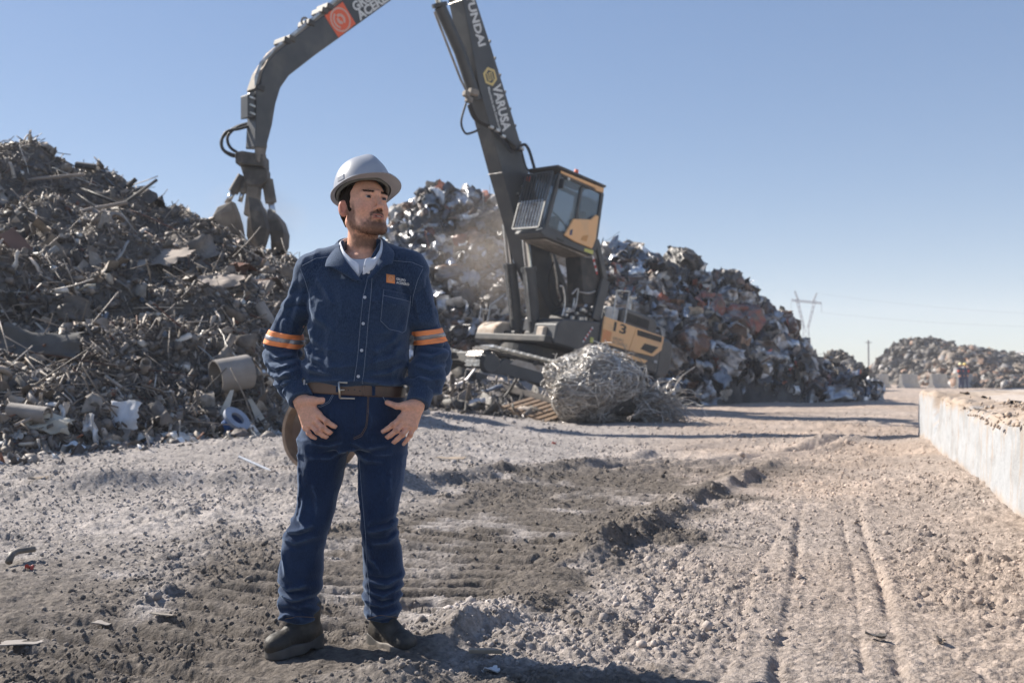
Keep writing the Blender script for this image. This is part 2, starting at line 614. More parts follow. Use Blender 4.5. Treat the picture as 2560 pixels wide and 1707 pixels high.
# ------------------------------------------------------------------ loose stones and clods: nobody could count them
def rock_protos(k, seed):
    rs = np.random.RandomState(seed)
    t = (1 + 5 ** .5) / 2
    v = np.array([(-1, t, 0), (1, t, 0), (-1, -t, 0), (1, -t, 0), (0, -1, t), (0, 1, t), (0, -1, -t), (0, 1, -t), (t, 0, -1), (t, 0, 1), (-t, 0, -1), (-t, 0, 1)], float)
    v /= np.linalg.norm(v[0])
    f = np.array([(0, 11, 5), (0, 5, 1), (0, 1, 7), (0, 7, 10), (0, 10, 11), (1, 5, 9), (5, 11, 4), (11, 10, 2), (10, 7, 6), (7, 1, 8), (3, 9, 4), (3, 4, 2), (3, 2, 6), (3, 6, 8), (3, 8, 9), (4, 9, 5), (2, 4, 11), (6, 2, 10), (8, 6, 7), (9, 8, 1)])
    return [(v * (1 + .35 * (rs.rand(12, 1) - .5)) * (np.array([1, .85, .7]) * (1 + .4 * (rs.rand(3) - .5))), f) for _ in range(k)]

def rand_rot(n, rs):
    q = rs.randn(n, 4)
    q /= np.linalg.norm(q, axis=1)[:, None]
    w, x, y, z = q.T
    return np.stack([np.stack([1 - 2 * (y * y + z * z), 2 * (x * y - z * w), 2 * (x * z + y * w)], -1),
                     np.stack([2 * (x * y + z * w), 1 - 2 * (x * x + z * z), 2 * (y * z - x * w)], -1),
                     np.stack([2 * (x * z - y * w), 2 * (y * z + x * w), 1 - 2 * (x * x + y * y)], -1)], -2)

class Bits:
    """Many small pieces in one mesh (stuff): arrays of transformed prototypes."""
    def __init__(s):
        s.V, s.F, s.C, s.n = [], [], [], 0
    def put(s, proto, R, S, T, C):
        v, f = proto
        n = len(T)
        S = np.asarray(S, float)
        if S.ndim == 1:
            S = S[:, None]
        W = np.einsum('nij,nkj->nki', R, v[None] * S[:, None, :]) + T[:, None, :]
        m = len(v)
        s.V.append(W.reshape(-1, 3))
        s.F.append((f[None] + (np.arange(n) * m)[:, None, None] + s.n).reshape(-1, 3))
        s.C.append(np.repeat(C, m, 0))
        s.n += n * m
    def build(s, name, mt, parent=None, smooth=False):
        me = np_mesh(name, np.concatenate(s.V), np.concatenate(s.F))
        set_col(me, np.concatenate(s.C))
        o = mesh_obj(name, me, mt, parent, smooth)
        o['kind'] = 'stuff'
        return o

rs = np.random.RandomState(11)
_protos = rock_protos(6, 3)
_bits = Bits()
N = 46000
iy = rs.uniform(1 / 22.0, 1 / 2.7, N)
y = 1 / iy
x = rs.uniform(-.62, .62, N) * y
keep = (rs.rand(N) > packed(x, y) * .8) & (noise2(x * 1.2, y * 1.2, 51) + .5 > rs.rand(N) * .9)
keep &= (rs.rand(N) > .55 * sstep(.5, 1.6, x - .25 * (y - 4)))
keep &= ~((np.abs(x + .62) < .28) & (np.abs(y - 3.58) < .16))
_d, _s, _ = seg_dist(x, y, [WALL_A, WALL_B])
keep &= (_d * _s < -.05)
x, y = x[keep], y[keep]
size = .003 + .009 * rs.rand(len(x)) ** 2.4 + .018 * (rs.rand(len(x)) > .975) * rs.rand(len(x))
size *= 1 + .14 * np.maximum(y - 4, 0)
z = ground_full(x, y) + size * .25
tint = soil_tint(x, y) * (.75 + .65 * rs.rand(len(x), 1))
T = np.stack([x, y, z], -1)
for k in range(6):
    s_ = slice(k, None, 6)
    _bits.put(_protos[k], rand_rot(len(T[s_]), rs), size[s_], T[s_], tint[s_])
# coarser bits over the middle distance
N = 42000
y = 1 / rs.uniform(1 / 26.0, 1 / 4.2, N)
x = rs.uniform(-.62, .62, N) * y
_d, _s, _ = seg_dist(x, y, [WALL_A, WALL_B])
keep = (_d * _s < -.08) & (noise2(x * .9, y * .9, 57) + .75 > rs.rand(N)) & (rs.rand(N) < sstep(4.2, 8.5, y)) & (rs.rand(N) > packed(x, y) * .8)
x, y = x[keep], y[keep]
size = (.005 + .013 * rs.rand(len(x)) ** 2) * (1 + .06 * np.maximum(y - 6, 0))
T = np.stack([x, y, ground_full(x, y) + size * .2], -1)
tint = soil_tint(x, y) * (.65 + .8 * rs.rand(len(x), 1))
_ov = np.array([(1, 0, 0), (-1, 0, 0), (0, 1, 0), (0, -1, 0), (0, 0, 1), (0, 0, -1)], float)
_of = np.array([(0, 2, 4), (2, 1, 4), (1, 3, 4), (3, 0, 4), (2, 0, 5), (1, 2, 5), (3, 1, 5), (0, 3, 5)])
for k in range(4):
    s_ = slice(k, None, 4)
    _bits.put((_ov * np.array([1, .7 + .1 * k, .6]), _of), rand_rot(len(T[s_]), rs), size[s_], T[s_], tint[s_])
tag(_bits.build('gravel', attr_mat('gravel_stone', rough=.95, spec=.15, bump=.002, bscale=160, vary=.15)),
    'loose grey stones and clods scattered over the churned soil', 'gravel')
# ================================================================== CONCRETE PLATFORM
def make_platform():
    root = empty('concrete_platform', (WALL_A[0], WALL_A[1], 0))
    tag(root, 'low whitewashed concrete platform with a weathered face along the right edge', 'platform')
    M = Matrix.Translation((-WALL_A[0], -WALL_A[1], 0))
    d = np.array([WALL_B[0] - WALL_A[0], WALL_B[1] - WALL_A[1]])
    L = np.linalg.norm(d)
    d /= L
    nrm = np.array([-d[1], d[0]])                       # outward, to the left
    ns, nz_ = 420, 46
    s = np.linspace(0, L, ns)
    # profile: from below the ground up the face, round the lip, back over the top
    prof_t = np.concatenate([np.linspace(0, 1, 34), 1 + np.linspace(.05, 1, 18)])
    P = np.zeros((ns, len(prof_t), 3))
    top = .735 + .012 * np.sin(s * .7)
    chip = np.maximum(0, fbm2(s * 1.3, s * 0, 4, 31) - .12) * .35 + np.maximum(0, fbm2(s * 5, s * 0, 3, 35) - .1) * .07
    chip *= sstep(L - .3, L - 1.6, s)
    chip += .10 * np.exp(-((s - 4.4) / .8) ** 2) + .09 * np.exp(-((s - 5.9) / .5) ** 2)
    end = sstep(L - .14, L, s)
    for j, t in enumerate(prof_t):
        if t <= 1:
            z = -.25 + (top + .25 - .05) * t
            inset = .03 * t * t
            inset = inset + np.maximum(0, z - (top - chip - .05)) * .9
            k = fbm3(np.stack([s * 4, z * 6 + 0 * s, 0 * s], -1), 4)
            streak = fbm2(s * 13, z * 1.2, 3, 44)
            inset = inset + .008 * k + .006 * np.maximum(streak, 0)
        else:
            a = (t - 1)
            ang = min(a / .3, 1) * math.pi / 2
            z = top - chip * .55 - .05 + .05 * math.sin(ang) * (1 - np.minimum(chip * 4, .8))
            inset = .03 + chip * .5 + .05 * (1 - math.cos(ang)) + max(a - .3, 0) * .45
            z = z + .018 * fbm2(s * 3, inset * 8, 3, 48) * min(a * 3, 1) + chip * .55 * sstep(.3, 1, a)
        inset = inset + end * .02
        P[:, j, 0] = WALL_A[0] + d[0] * s - nrm[0] * inset 
        P[:, j, 1] = WALL_A[1] + d[1] * s - nrm[1] * inset 
        P[:, j, 2] = z
    V = P.reshape(-1, 3) - np.array([WALL_A[0], WALL_A[1], 0])
    idm = np.arange(len(V)).reshape(ns, -1)
    Q = np.stack([idm[:-1, :-1], idm[:-1, 1:], idm[1:, 1:], idm[1:, :-1]], -1).reshape(-1, 4)
    me = np_mesh('weathered_face', V, Q)
    conc, tan = np.array([.345, .355, .37]), np.array([.36, .29, .235])
    S, Z = np.repeat(s, P.shape[1]), P[..., 2].reshape(-1)
    tp, ch = np.repeat(top, P.shape[1]), np.repeat(chip, P.shape[1])
    dirt = sstep(-.14, -.015, Z - tp + ch * .6 + .05 * fbm2(S * 5, Z * 5, 4, 52))
    dirt = np.maximum(dirt, .6 * sstep(.12, .6, fbm2(S * 22, Z * 1.6, 4, 55) - .5 * (tp - Z)))
    dirt = np.maximum(dirt, sstep(.13, .05, Z + .05 * fbm2(S * 4, Z * 3, 3, 58)) * .75)
    grime = sstep(.15, .6, fbm2(S * 2.2, Z * 3, 4, 62)) * .35
    C = conc + (tan - conc) * dirt[:, None]
    C = C * (1 - grime[:, None] * np.array([.35, .38, .42]))
    C *= (1 + .06 * fbm2(S * 30, Z * 30, 2, 64))[:, None]
    set_col(me, C)
    face = mesh_obj('weathered_face', me, attr_mat('old_concrete', rough=.92, spec=.2, bump=.006, bscale=45, vary=.08, vscale=40), root, True)
    # top slab behind the lip, with dirt lying on it
    nx, ny = 120, 70
    a = np.linspace(-.2, 1, nx) ** 1
    poly = lambda u, v: None
    t0 = np.stack([WALL_A[0] + d[0] * np.linspace(0, L, ny) - nrm[0] * .42, WALL_A[1] + d[1] * np.linspace(0, L, ny) - nrm[1] * .42], -1)
    t1 = np.stack([np.linspace(26, 44, ny), np.linspace(3.6, 24.5, ny)], -1)
    w = np.linspace(0, 1, nx) ** 2.2
    G = t0[:, None, :] * (1 - w)[None, :, None] + t1[:, None, :] * w[None, :, None]
    Zt = .735 + .03 * fbm2(G[..., 0] * 1.4, G[..., 1] * 1.4, 4, 71) + .05 * np.maximum(0, fbm2(G[..., 0] * .6, G[..., 1] * .6, 3, 75))
    V = np.concatenate([G, Zt[..., None]], -1).reshape(-1, 3) - np.array([WALL_A[0], WALL_A[1], 0])
    idm = np.arange(len(V)).reshape(ny, nx)
    Q = np.stack([idm[:-1, :-1], idm[:-1, 1:], idm[1:, 1:], idm[1:, :-1]], -1).reshape(-1, 4)
    me = np_mesh('top_slab', V, Q)
    g = sstep(-.3, .5, fbm2(G[..., 0] * 1.1, G[..., 1] * 1.1, 4, 78)).reshape(-1, 1)
    set_col(me, np.array([.38, .31, .25]) * g + np.array([.46, .40, .35]) * (1 - g))
    mesh_obj('top_slab', me, attr_mat('dirty_slab', rough=.95, spec=.15, bump=.01, bscale=18, vary=.15, vscale=12), root, True)
    b = MB()
    # end and back walls
    b.add([Vector((WALL_B[0] + .05, WALL_B[1] - .03, -.2)), Vector((WALL_B[0] + .05, WALL_B[1] - .03, .70)), Vector((44, 24.6, .70)), Vector((44, 24.6, -.2))], [(0, 1, 2, 3)])
    for i in range(4):
        b.v[i] = tuple(M @ Vector(b.v[i]))
    b.build('end_wall', mat('concrete_plain', (.5, .47, .44), (.38, .34, .3), scale=3, rough=.9), root)
    # soil spilled over the broken lip
    B = Bits()
    rs = np.random.RandomState(5)
    pr = rock_protos(4, 8)
    n = 350
    ss = np.clip(rs.normal(4.6, 1.5, n), .3, 10)
    inn = rs.rand(n) ** 1.3 * .9 - .015
    T = np.stack([WALL_A[0] + d[0] * ss - nrm[0] * inn, WALL_A[1] + d[1] * ss - nrm[1] * inn], -1)
    zz = .735 - .07 * sstep(.12, 0, inn) - np.interp(ss, s, chip) * .5 * sstep(.25, .05, inn)
    T = np.concatenate([T, zz[:, None]], 1) - np.array([WALL_A[0], WALL_A[1], 0])
    sz = .005 + .022 * rs.rand(n) ** 3
    for k in range(4):
        q = slice(k, None, 4)
        B.put(pr[k], rand_rot(len(T[q]), rs), sz[q], T[q], np.array([.41, .33, .265]) * (.8 + .35 * rs.rand(len(T[q]), 1)))
    B.build('spilled_soil', bpy.data.materials['gravel_stone'], root)
make_platform()
# ================================================================== SCRAP HEAPS
def tri(f):
    out = []
    for q in f:
        for k in range(1, len(q) - 1):
            out.append((q[0], q[k], q[k + 1]))
    return np.array(out)
def from_mb(b):
    return np.array([tuple(v) for v in b.v], float), tri(b.f)

def scrap_protos(seed):
    """One list of unit-size piece shapes for each kind of scrap."""
    rd = random.Random(seed)
    K = {}
    K['strip'] = []
    for _ in range(6):
        b = MB()
        p, a, c = Vector((-.5, 0, 0)), rd.uniform(-.6, .6), rd.uniform(-.8, .8)
        n = 7
        w, th = rd.uniform(.03, .09), rd.uniform(.008, .018)
        dirv = Vector((1, 0, 0))
        rows = []
        for i in range(n):
            tw = c * i / n
            side = Vector((0, math.cos(tw), math.sin(tw))) * w
            nn = Vector((0, -math.sin(tw), math.cos(tw))) * th
            rows += [p + side + nn, p - side + nn, p - side - nn, p + side - nn]
            p = p + Vector((math.cos(a), 0, math.sin(a))) * (1 / n)
            a += rd.uniform(-.55, .55)
        fs = []
        for i in range(n - 1):
            for k in range(4):
                fs.append((i * 4 + k, i * 4 + (k + 1) % 4, i * 4 + 4 + (k + 1) % 4, i * 4 + 4 + k))
        fs += [(3, 2, 1, 0), tuple(range(n * 4 - 4, n * 4))]
        b.add(rows, fs)
        K['strip'].append(from_mb(b))
    K['rod'] = []
    for _ in range(6):
        pts, p, d = [], Vector((-.5, 0, 0)), Vector((1, 0, 0))
        for i in range(6):
            pts.append(p.copy())
            p += d * .2
            d = (d + Vector((0, rd.uniform(-.25, .25), rd.uniform(-.25, .25)))).normalized()
        K['rod'].append(from_mb(MB().tube(pts, .010, 4)))
    K['chunk'] = rock_protos(6, seed)
    K['plate'] = []
    for _ in range(6):
        m = rd.randint(5, 7)
        ang = sorted(rd.uniform(0, 6.28) for _ in range(m))
        b = MB()
        poly = [(math.cos(t) * rd.uniform(.3, .55), math.sin(t) * rd.uniform(.25, .5)) for t in ang]
        b.prism(poly, -.012, .012)
        v, f = from_mb(b)
        v[:, 1] += .5 * rd.uniform(-1, 1) * v[:, 0] ** 2 + .6 * rd.uniform(-1, 1) * v[:, 0] * v[:, 2]
        K['plate'].append((v, f))
    K['pipe'] = []
    for _ in range(3):
        r = rd.uniform(.08, .2)
        b = MB().lathe([(r * .82, -.5), (r, -.5), (r, .5), (r * .82, .5), (r * .82, -.5)], 10)
        K['pipe'].append(from_mb(b))
    K['sliver'] = []
    for _ in range(8):
        p = [Vector((-.5, 0, 0)), Vector((rd.uniform(-.15, .15), rd.uniform(-.12, .12), rd.uniform(-.05, .25))), Vector((.5, rd.uniform(-.2, .2), rd.uniform(-.2, .2)))]
        K['sliver'].append(from_mb(MB().tube(p, rd.uniform(.016, .05), 3)))
    K['ring'] = []
    for _ in range(3):
        b = MB().lathe([(.36, -.08), (.5, -.10), (.5, .10), (.36, .08), (.36, -.08)], 14)
        K['ring'].append(from_mb(b))
    K['crumple'] = []
    for q in range(6):
        r2 = np.random.RandomState(seed * 31 + q)
        n = 6
        g = np.stack(np.meshgrid(np.linspace(-.5, .5, n), np.linspace(-.4, .4, n), indexing='ij'), -1)
        z = r2.uniform(-.16, .16, (n, n)) + .25 * np.sin(g[..., 0] * 5 + q)
        t = np.concatenate([g + r2.uniform(-.06, .06, g.shape), z[..., None]], -1).reshape(-1, 3)
        idm = np.arange(n * n).reshape(n, n)
        f = np.concatenate([np.stack([idm[:-1, :-1], idm[1:, :-1], idm[1:, 1:]], -1).reshape(-1, 3), np.stack([idm[:-1, :-1], idm[1:, 1:], idm[:-1, 1:]], -1).reshape(-1, 3)])
        v2 = np.concatenate([t, t - np.array([0, 0, .012])])
        f2 = np.concatenate([f, f[:, ::-1] + n * n])
        K['crumple'].append((v2, f2))
    return K
PROTO = scrap_protos(4)

def bale_proto(seed, rough=.16, n=9):
    """A crushed block of sheet metal: a box whose faces are creased and torn."""
    r2 = np.random.RandomState(seed)
    V, F = [], []
    base = 0
    dims = np.array([.5, .42, .36]) * r2.uniform(.85, 1.15, 3)
    for ax in range(3):
        for sg in (-1, 1):
            u = np.linspace(-1, 1, n)
            A, B = np.meshgrid(u, u, indexing='ij')
            P = np.zeros((n, n, 3))
            P[..., ax] = sg
            P[..., (ax + 1) % 3] = A
            P[..., (ax + 2) % 3] = B
            idm = base + np.arange(n * n).reshape(n, n)
            q1 = np.stack([idm[:-1, :-1], idm[1:, :-1], idm[1:, 1:]], -1).reshape(-1, 3)
            q2 = np.stack([idm[:-1, :-1], idm[1:, 1:], idm[:-1, 1:]], -1).reshape(-1, 3)
            f = np.concatenate([q1, q2])
            F.append(f if sg > 0 else f[:, ::-1])
            V.append(P.reshape(-1, 3))
            base += n * n
    V = np.concatenate(V)
    R = V / np.maximum(np.linalg.norm(V, axis=1)[:, None], 1e-6) * 1.25
    V = .62 * V + .38 * R
    s = seed * 3.7
    w = np.stack([fbm3(V * 2.2 + k * 9.1 + s, 3) for k in range(3)], -1)
    c = np.stack([np.abs(noise3(V[:, 0] * 4.5 + k * 5 + s, V[:, 1] * 4.5, V[:, 2] * 4.5 + k)) for k in range(3)], -1)
    V = V + rough * 1.5 * w + rough * 1.4 * (c - .3)
    return V * dims, np.concatenate(F)

class Heap:
    """Height field between a foot line and a crest line, both given as x -> depth and x -> height."""
    def __init__(s, name, label, cat, crest, foot, back=.6, lump=.35, lscale=.9, seed=1, res=(150, 90), core=None, pad=1.5, pw=.9):
        s.cx = np.array([c[0] for c in crest]); s.cy = np.array([c[1] for c in crest]); s.cz = np.array([c[2] for c in crest])
        s.fx = np.array([c[0] for c in foot]); s.fy = np.array([c[1] for c in foot])
        s.back, s.lump, s.ls, s.seed, s.pw = back, lump, lscale, seed, pw
        x0, x1 = s.cx[0] , s.cx[-1]
        y0, y1 = s.fy.min() - .2, s.cy.max() + s.cz.max() / back
        X, Y = np.meshgrid(np.linspace(x0, x1, res[0]), np.linspace(y0, y1, res[1]), indexing='ij')
        Z = s.h(X, Y)
        s.root = None
        ctr = Vector(((x0 + x1) / 2, (y0 + y1) / 2, 0))
        V = np.stack([X, Y, Z], -1).reshape(-1, 3) - np.array(ctr)
        idm = np.arange(len(V)).reshape(res)
        Q = np.stack([idm[:-1, :-1], idm[1:, :-1], idm[1:, 1:], idm[:-1, 1:]], -1).reshape(-1, 4)
        s.root = empty(name, ctr)
        tag(s.root, label, cat)
        s.ctr = np.array(ctr)
        mesh_obj('core', np_mesh('core', V, Q), core, s.root, True)
    def h(s, x, y):
        cy, cz, fy = np.interp(x, s.cx, s.cy), np.interp(x, s.cx, s.cz), np.interp(x, s.fx, s.fy)
        g = ground_base(x, np.minimum(y, 60)) * sstep(220, 90, y)
        t = np.clip((y - fy) / np.maximum(cy - fy, .3), 0, 1)
        f = np.where(y < cy, t ** s.pw, np.clip(1 - (y - cy) * s.back / np.maximum(cz, .2), -.1, 1))
        lump = s.lump * fbm2(x * s.ls, y * s.ls, 4, s.seed * 13) * np.minimum(1, np.maximum(f, 0) * 3)
        z = g + (cz - g) * f + lump
        return np.where((y < fy), g - .25, z)
    def sample(s, n, rs, px=None, bias=1.0):
        """n surface points whose density on the picture is about even, with normals"""
        X, Y = [], []
        x0, x1 = s.cx[0], s.cx[-1]
        got = 0
        while got < n:
            x = rs.uniform(x0, x1, n * 3)
            cy, fy = np.interp(x, s.cx, s.cy), np.interp(x, s.fx, s.fy)
            y = fy + (cy + .5 - fy) * rs.rand(n * 3)
            ok = (rs.rand(n * 3) < np.clip((s.fy.min() / y) ** (2 * bias), 0, 1)) & (np.abs(x / y) < .72)
            X.append(x[ok]); Y.append(y[ok])
            got += ok.sum()
        x, y = np.concatenate(X)[:n], np.concatenate(Y)[:n]
        e = .12
        z = s.h(x, y)
        nx, ny = (s.h(x + e, y) - z) / e, (s.h(x, y + e) - z) / e
        nn = np.stack([-nx, -ny, np.ones_like(x)], -1)
        nn /= np.linalg.norm(nn, axis=1)[:, None]
        return np.stack([x, y, z], -1), nn

def align_rot(nrm, rs, wild=.5):
    """Rotations whose local z follows the slope, spun at random, tipped by wild."""
    n = len(nrm)
    zz = nrm + wild * rs.randn(n, 3)
    zz /= np.linalg.norm(zz, axis=1)[:, None]
    a = rs.randn(n, 3)
    xx = a - zz * (a * zz).sum(1)[:, None]
    xx /= np.linalg.norm(xx, axis=1)[:, None]
    yy = np.cross(zz, xx)
    return np.stack([xx, yy, zz], -1)

def palette(rs, n, cols, wts, var=.25):
    w = np.array(wts, float)
    k = rs.choice(len(cols), n, p=w / w.sum())
    C = np.array(cols)[k]
    v = np.clip(1 + var * rs.randn(n, 1), .45, 1.7)
    out = C[:, :3] * v
    return np.concatenate([np.clip(out, .004, .8), C[:, 3:4]], 1)

SCRAP = attr_mat('scrap_mixed', rough=.62, spec=.4, bump=.01, bscale=22, vary=.3, vscale=9, alpha_metal=True)
GLINT = attr_mat('scrap_sheet_metal', rough=.34, spec=.5, bump=.02, bscale=14, vary=.35, vscale=6, alpha_metal=True)
CORE_L = mat('heap_dark_core', (.08, .07, .062), (.15, .13, .114), scale=3.0, rough=.95, bump=.06, bscale=9)
CORE_R = mat('heap_steel_core', (.03, .03, .032), (.11, .105, .10), scale=2.2, rough=.8, bump=.08, bscale=6)

def scatter(heap, name, mt, n, kinds, size, cols, wts, rs, wild=.5, sink=.1, thin=1.0, lift=0.0):
    B = Bits()
    P, Nn = heap.sample(n, rs)
    names = list(kinds)
    w = np.array([kinds[k] for k in names], float)
    which = rs.choice(len(names), n, p=w / w.sum())
    C = palette(rs, n, cols, wts)
    S = size[0] + (size[1] - size[0]) * rs.rand(n) ** size[2]
    R = align_rot(Nn, rs, wild)
    T = P + Nn * (lift * S - sink * S * rs.rand(n))[:, None] - heap.ctr
    for ki, k in enumerate(names):
        prs = PROTO[k]
        sub = rs.randint(0, len(prs), n)
        for pi, pr in enumerate(prs):
            m = (which == ki) & (sub == pi)
            if m.any():
                sc = np.repeat(S[m][:, None], 3, 1)
                if k == 'rod':
                    sc[:, 1:] = sc[:, 1:] ** .5 * .8 * thin
                if k == 'chunk':
                    sc = sc * .3
                B.put(pr, R[m], sc, T[m], C[m])
    return B.build(name, mt, heap.root)

# ---- the brown heap on the left
def px_line(rows):
    return [tuple(at(*r)) for r in rows]
def crest3(rows):
    return [(p[0], p[1], p[2]) for p in px_line(rows)]

crest_l = [(-22, 20.5, 7.0), (-14, 20.0, 6.3)] + crest3([(0, 380, 19.5), (90, 376, 19.3), (230, 422, 19), (330, 468, 18.7), (430, 518, 18.5), (560, 603, 18), (640, 636, 17.6), (700, 668, 17.4), (760, 705, 17.2)]) + [(-3.1, 17.3, 1.5), (-2.5, 17.6, .6), (-1.9, 18.0, .1)]
foot_l = [(-22, 8.2), (-10, 8.6), (-4.9, 9.4), (-3.95, 10.9), (-3.1, 11.9), (-2.5, 14.0), (-1.9, 17.6)]
heap_l = Heap('rubble_heap', 'steep brown heap of shredded mixed scrap filling the left side', 'scrap heap', crest_l, foot_l, back=.7, lump=.42, lscale=.75, seed=2, res=(240, 160), core=CORE_L, pw=.92)
DARK = [(.105, .087, .073, 0), (.175, .146, .122, 0), (.25, .21, .176, 0), (.34, .288, .242, 0), (.45, .40, .345, 0), (.62, .60, .58, 0), (.14, .065, .045, 0), (.10, .12, .15, 0), (.45, .44, .42, .7)]
rs = np.random.RandomState(21)
scatter(heap_l, 'shredded_fines', SCRAP, 36000, {'sliver': 7, 'chunk': 3.2, 'plate': .7, 'strip': .5}, (.05, .28, 2.0), DARK, (16, 16, 10, 4, 1.5, .6, 1, .8, .5), rs, wild=.7, lift=.1)
scatter(heap_l, 'tangled_strips', SCRAP, 2800, {'strip': 4, 'plate': .9, 'sliver': 4, 'crumple': 1.5, 'pipe': .5, 'ring': .3}, (.12, .48, 2.2), DARK, (12, 13, 10, 5, 2.0, .9, 1.2, .6, .8), rs, wild=.6, lift=.08)
scatter(heap_l, 'tangled_rods', SCRAP, 900, {'rod': 1}, (.5, 2.0, 1.7), DARK, (10, 10, 8, 5, 3, .5, 2, 0, 2), rs, wild=.25, lift=.05, thin=.8)

# ---- the steel heap behind the machine
crest_r = [(-12, 36, 3.0), (-8, 36, 4.0)] + crest3([(930, 640, 36), (1000, 570, 36), (1080, 492, 36), (1160, 500, 36), (1235, 510, 36), (1300, 590, 36), (1420, 665, 36), (1540, 625, 36), (1570, 650, 36), (1625, 665, 36), (1690, 680, 36), (1720, 650, 36), (1770, 680, 36.3), (1850, 720, 36.6), (1885, 765, 37), (1945, 815, 37.5), (1985, 868, 38), (2050, 900, 39), (2085, 930, 40), (2135, 972, 41)])
foot_r = [(-12, 31), (0, 30.5), (4.5, 31), (9, 34), (13, 37), (17, 42)]
heap_r = Heap('steel_scrap_heap', 'tall heap of crushed silver and rusty scrap metal behind the excavator', 'scrap heap', crest_r, foot_r, back=.9, lump=.55, lscale=.6, seed=5, res=(220, 90), core=CORE_R, pw=.62)
STEEL = [(.06, .06, .065, .2), (.16, .16, .17, .4), (.36, .37, .39, .75), (.62, .63, .66, .75), (.72, .72, .74, 0), (.30, .11, .075, 0), (.20, .13, .095, 0), (.10, .17, .30, 0), (.40, .36, .31, 0), (.52, .16, .12, 0)]
SW = (9, 9, 8, 4, 3, 1.3, 3, .4, 3, .35)
rs = np.random.RandomState(22)
BALE = [np_mesh('scrap_bale', *bale_proto(k)) for k in range(9)]
def bale_mat(name, c1, c2, rough, metal, rust):
    return mat(name, c1, c2, scale=3.5, rough=rough, metal=metal, bump=.07, bscale=7, dirt=rust, dscale=2.3, dlo=.5, dhi=.62, lo=.42, hi=.58)
BMAT = [bale_mat('bale_silver', (.55, .56, .58), (.16, .16, .17), .36, .8, (.10, .08, .07)),
        bale_mat('bale_grey', (.20, .20, .21), (.07, .07, .075), .45, .5, (.17, .10, .07)),
        bale_mat('bale_dark', (.07, .068, .066), (.16, .15, .145), .5, .4, (.03, .03, .03)),
        bale_mat('bale_white', (.68, .68, .69), (.30, .30, .31), .4, .1, (.12, .10, .09)),
        bale_mat('bale_rust', (.19, .11, .08), (.10, .075, .062), .7, .1, (.42, .41, .40)),
        bale_mat('bale_tan', (.34, .29, .24), (.16, .13, .11), .7, .1, (.5, .49, .48)),
        bale_mat('bale_red', (.30, .11, .085), (.15, .13, .13), .5, .1, (.35, .35, .36)),
        bale_mat('bale_blue', (.10, .17, .30), (.14, .14, .15), .45, .2, (.4, .4, .41))]
BW = np.array([6, 9, 8, 3, 2.2, 3, .45, .3]); BW = BW / BW.sum()
def bales(heap, n, size, rs, extra=()):
    pts, nn = heap.sample(n, rs)
    meshes = {}
    todo = [(pts[i], nn[i], size[0] + (size[1] - size[0]) * rs.rand() ** 1.6, rs.choice(len(BMAT), p=BW), None) for i in range(n)] + list(extra)
    for p, q, s, mi, rot in todo:
        k = rs.randint(len(BALE))
        if (k, mi) not in meshes:
            me = BALE[k].copy()
            me.name = 'scrap_bale'
            me.materials.clear()
            me.materials.append(BMAT[mi])
            meshes[(k, mi)] = me
        o = bpy.data.objects.new('scrap_bale', meshes[(k, mi)])
        COL.objects.link(o)
        o.parent = heap.root
        o.location = Vector(p - heap.ctr) - Vector(q) * s * .12
        o.rotation_euler = rot or (rs.uniform(-.5, .5), rs.uniform(-.5, .5), rs.uniform(0, 6.28))
        o.scale = (s * rs.uniform(.85, 1.3), s * rs.uniform(.85, 1.2), s * rs.uniform(.8, 1.1))
# single blocks that stand out on the skyline
sky_bales = []
for (px, py, Y, s, mi) in [(1708, 645, 36, 1.05, 2), (1640, 660, 36, .9, 1), (1560, 630, 36, 1.0, 5), (1815, 695, 36.3, .95, 2), (1915, 785, 37, .9, 1), (1880, 755, 37, .8, 4), (1080, 500, 36, 1.3, 1), (1160, 505, 36, 1.2, 0), (1225, 520, 36, 1.1, 5), (1030, 545, 36, 1.2, 4), (1760, 760, 34.8, 1.2, 6), (1835, 800, 35, 1.0, 4), (1680, 740, 34.5, 1.1, 0), (1640, 800, 33.5, 1.0, 3), (1720, 850, 33.0, 1.2, 4), (1965, 880, 37.5, 1.2, 5), (1950, 880, 37, 1.1, 3), (2010, 930, 37.5, 1.3, 0), (2070, 940, 38.5, 1.2, 5), (1830, 940, 34.5, 1.3, 4)]:
    sky_bales.append((npt(px, py, Y), np.array([0, 0, 1.0]), s, mi, None))
bales(heap_r, 235, (.55, 1.25), rs, sky_bales)
scatter(heap_r, 'torn_sheet_scrap', GLINT, 5200, {'crumple': 5, 'plate': 2, 'strip': 2.5, 'pipe': .2}, (.2, .85, 1.8), STEEL, SW, rs, wild=.9, lift=.22)
scatter(heap_r, 'loose_rods', SCRAP, 500, {'rod': 1}, (.5, 1.6, 1.6), STEEL, SW, rs, wild=.8, lift=.2, thin=.9)

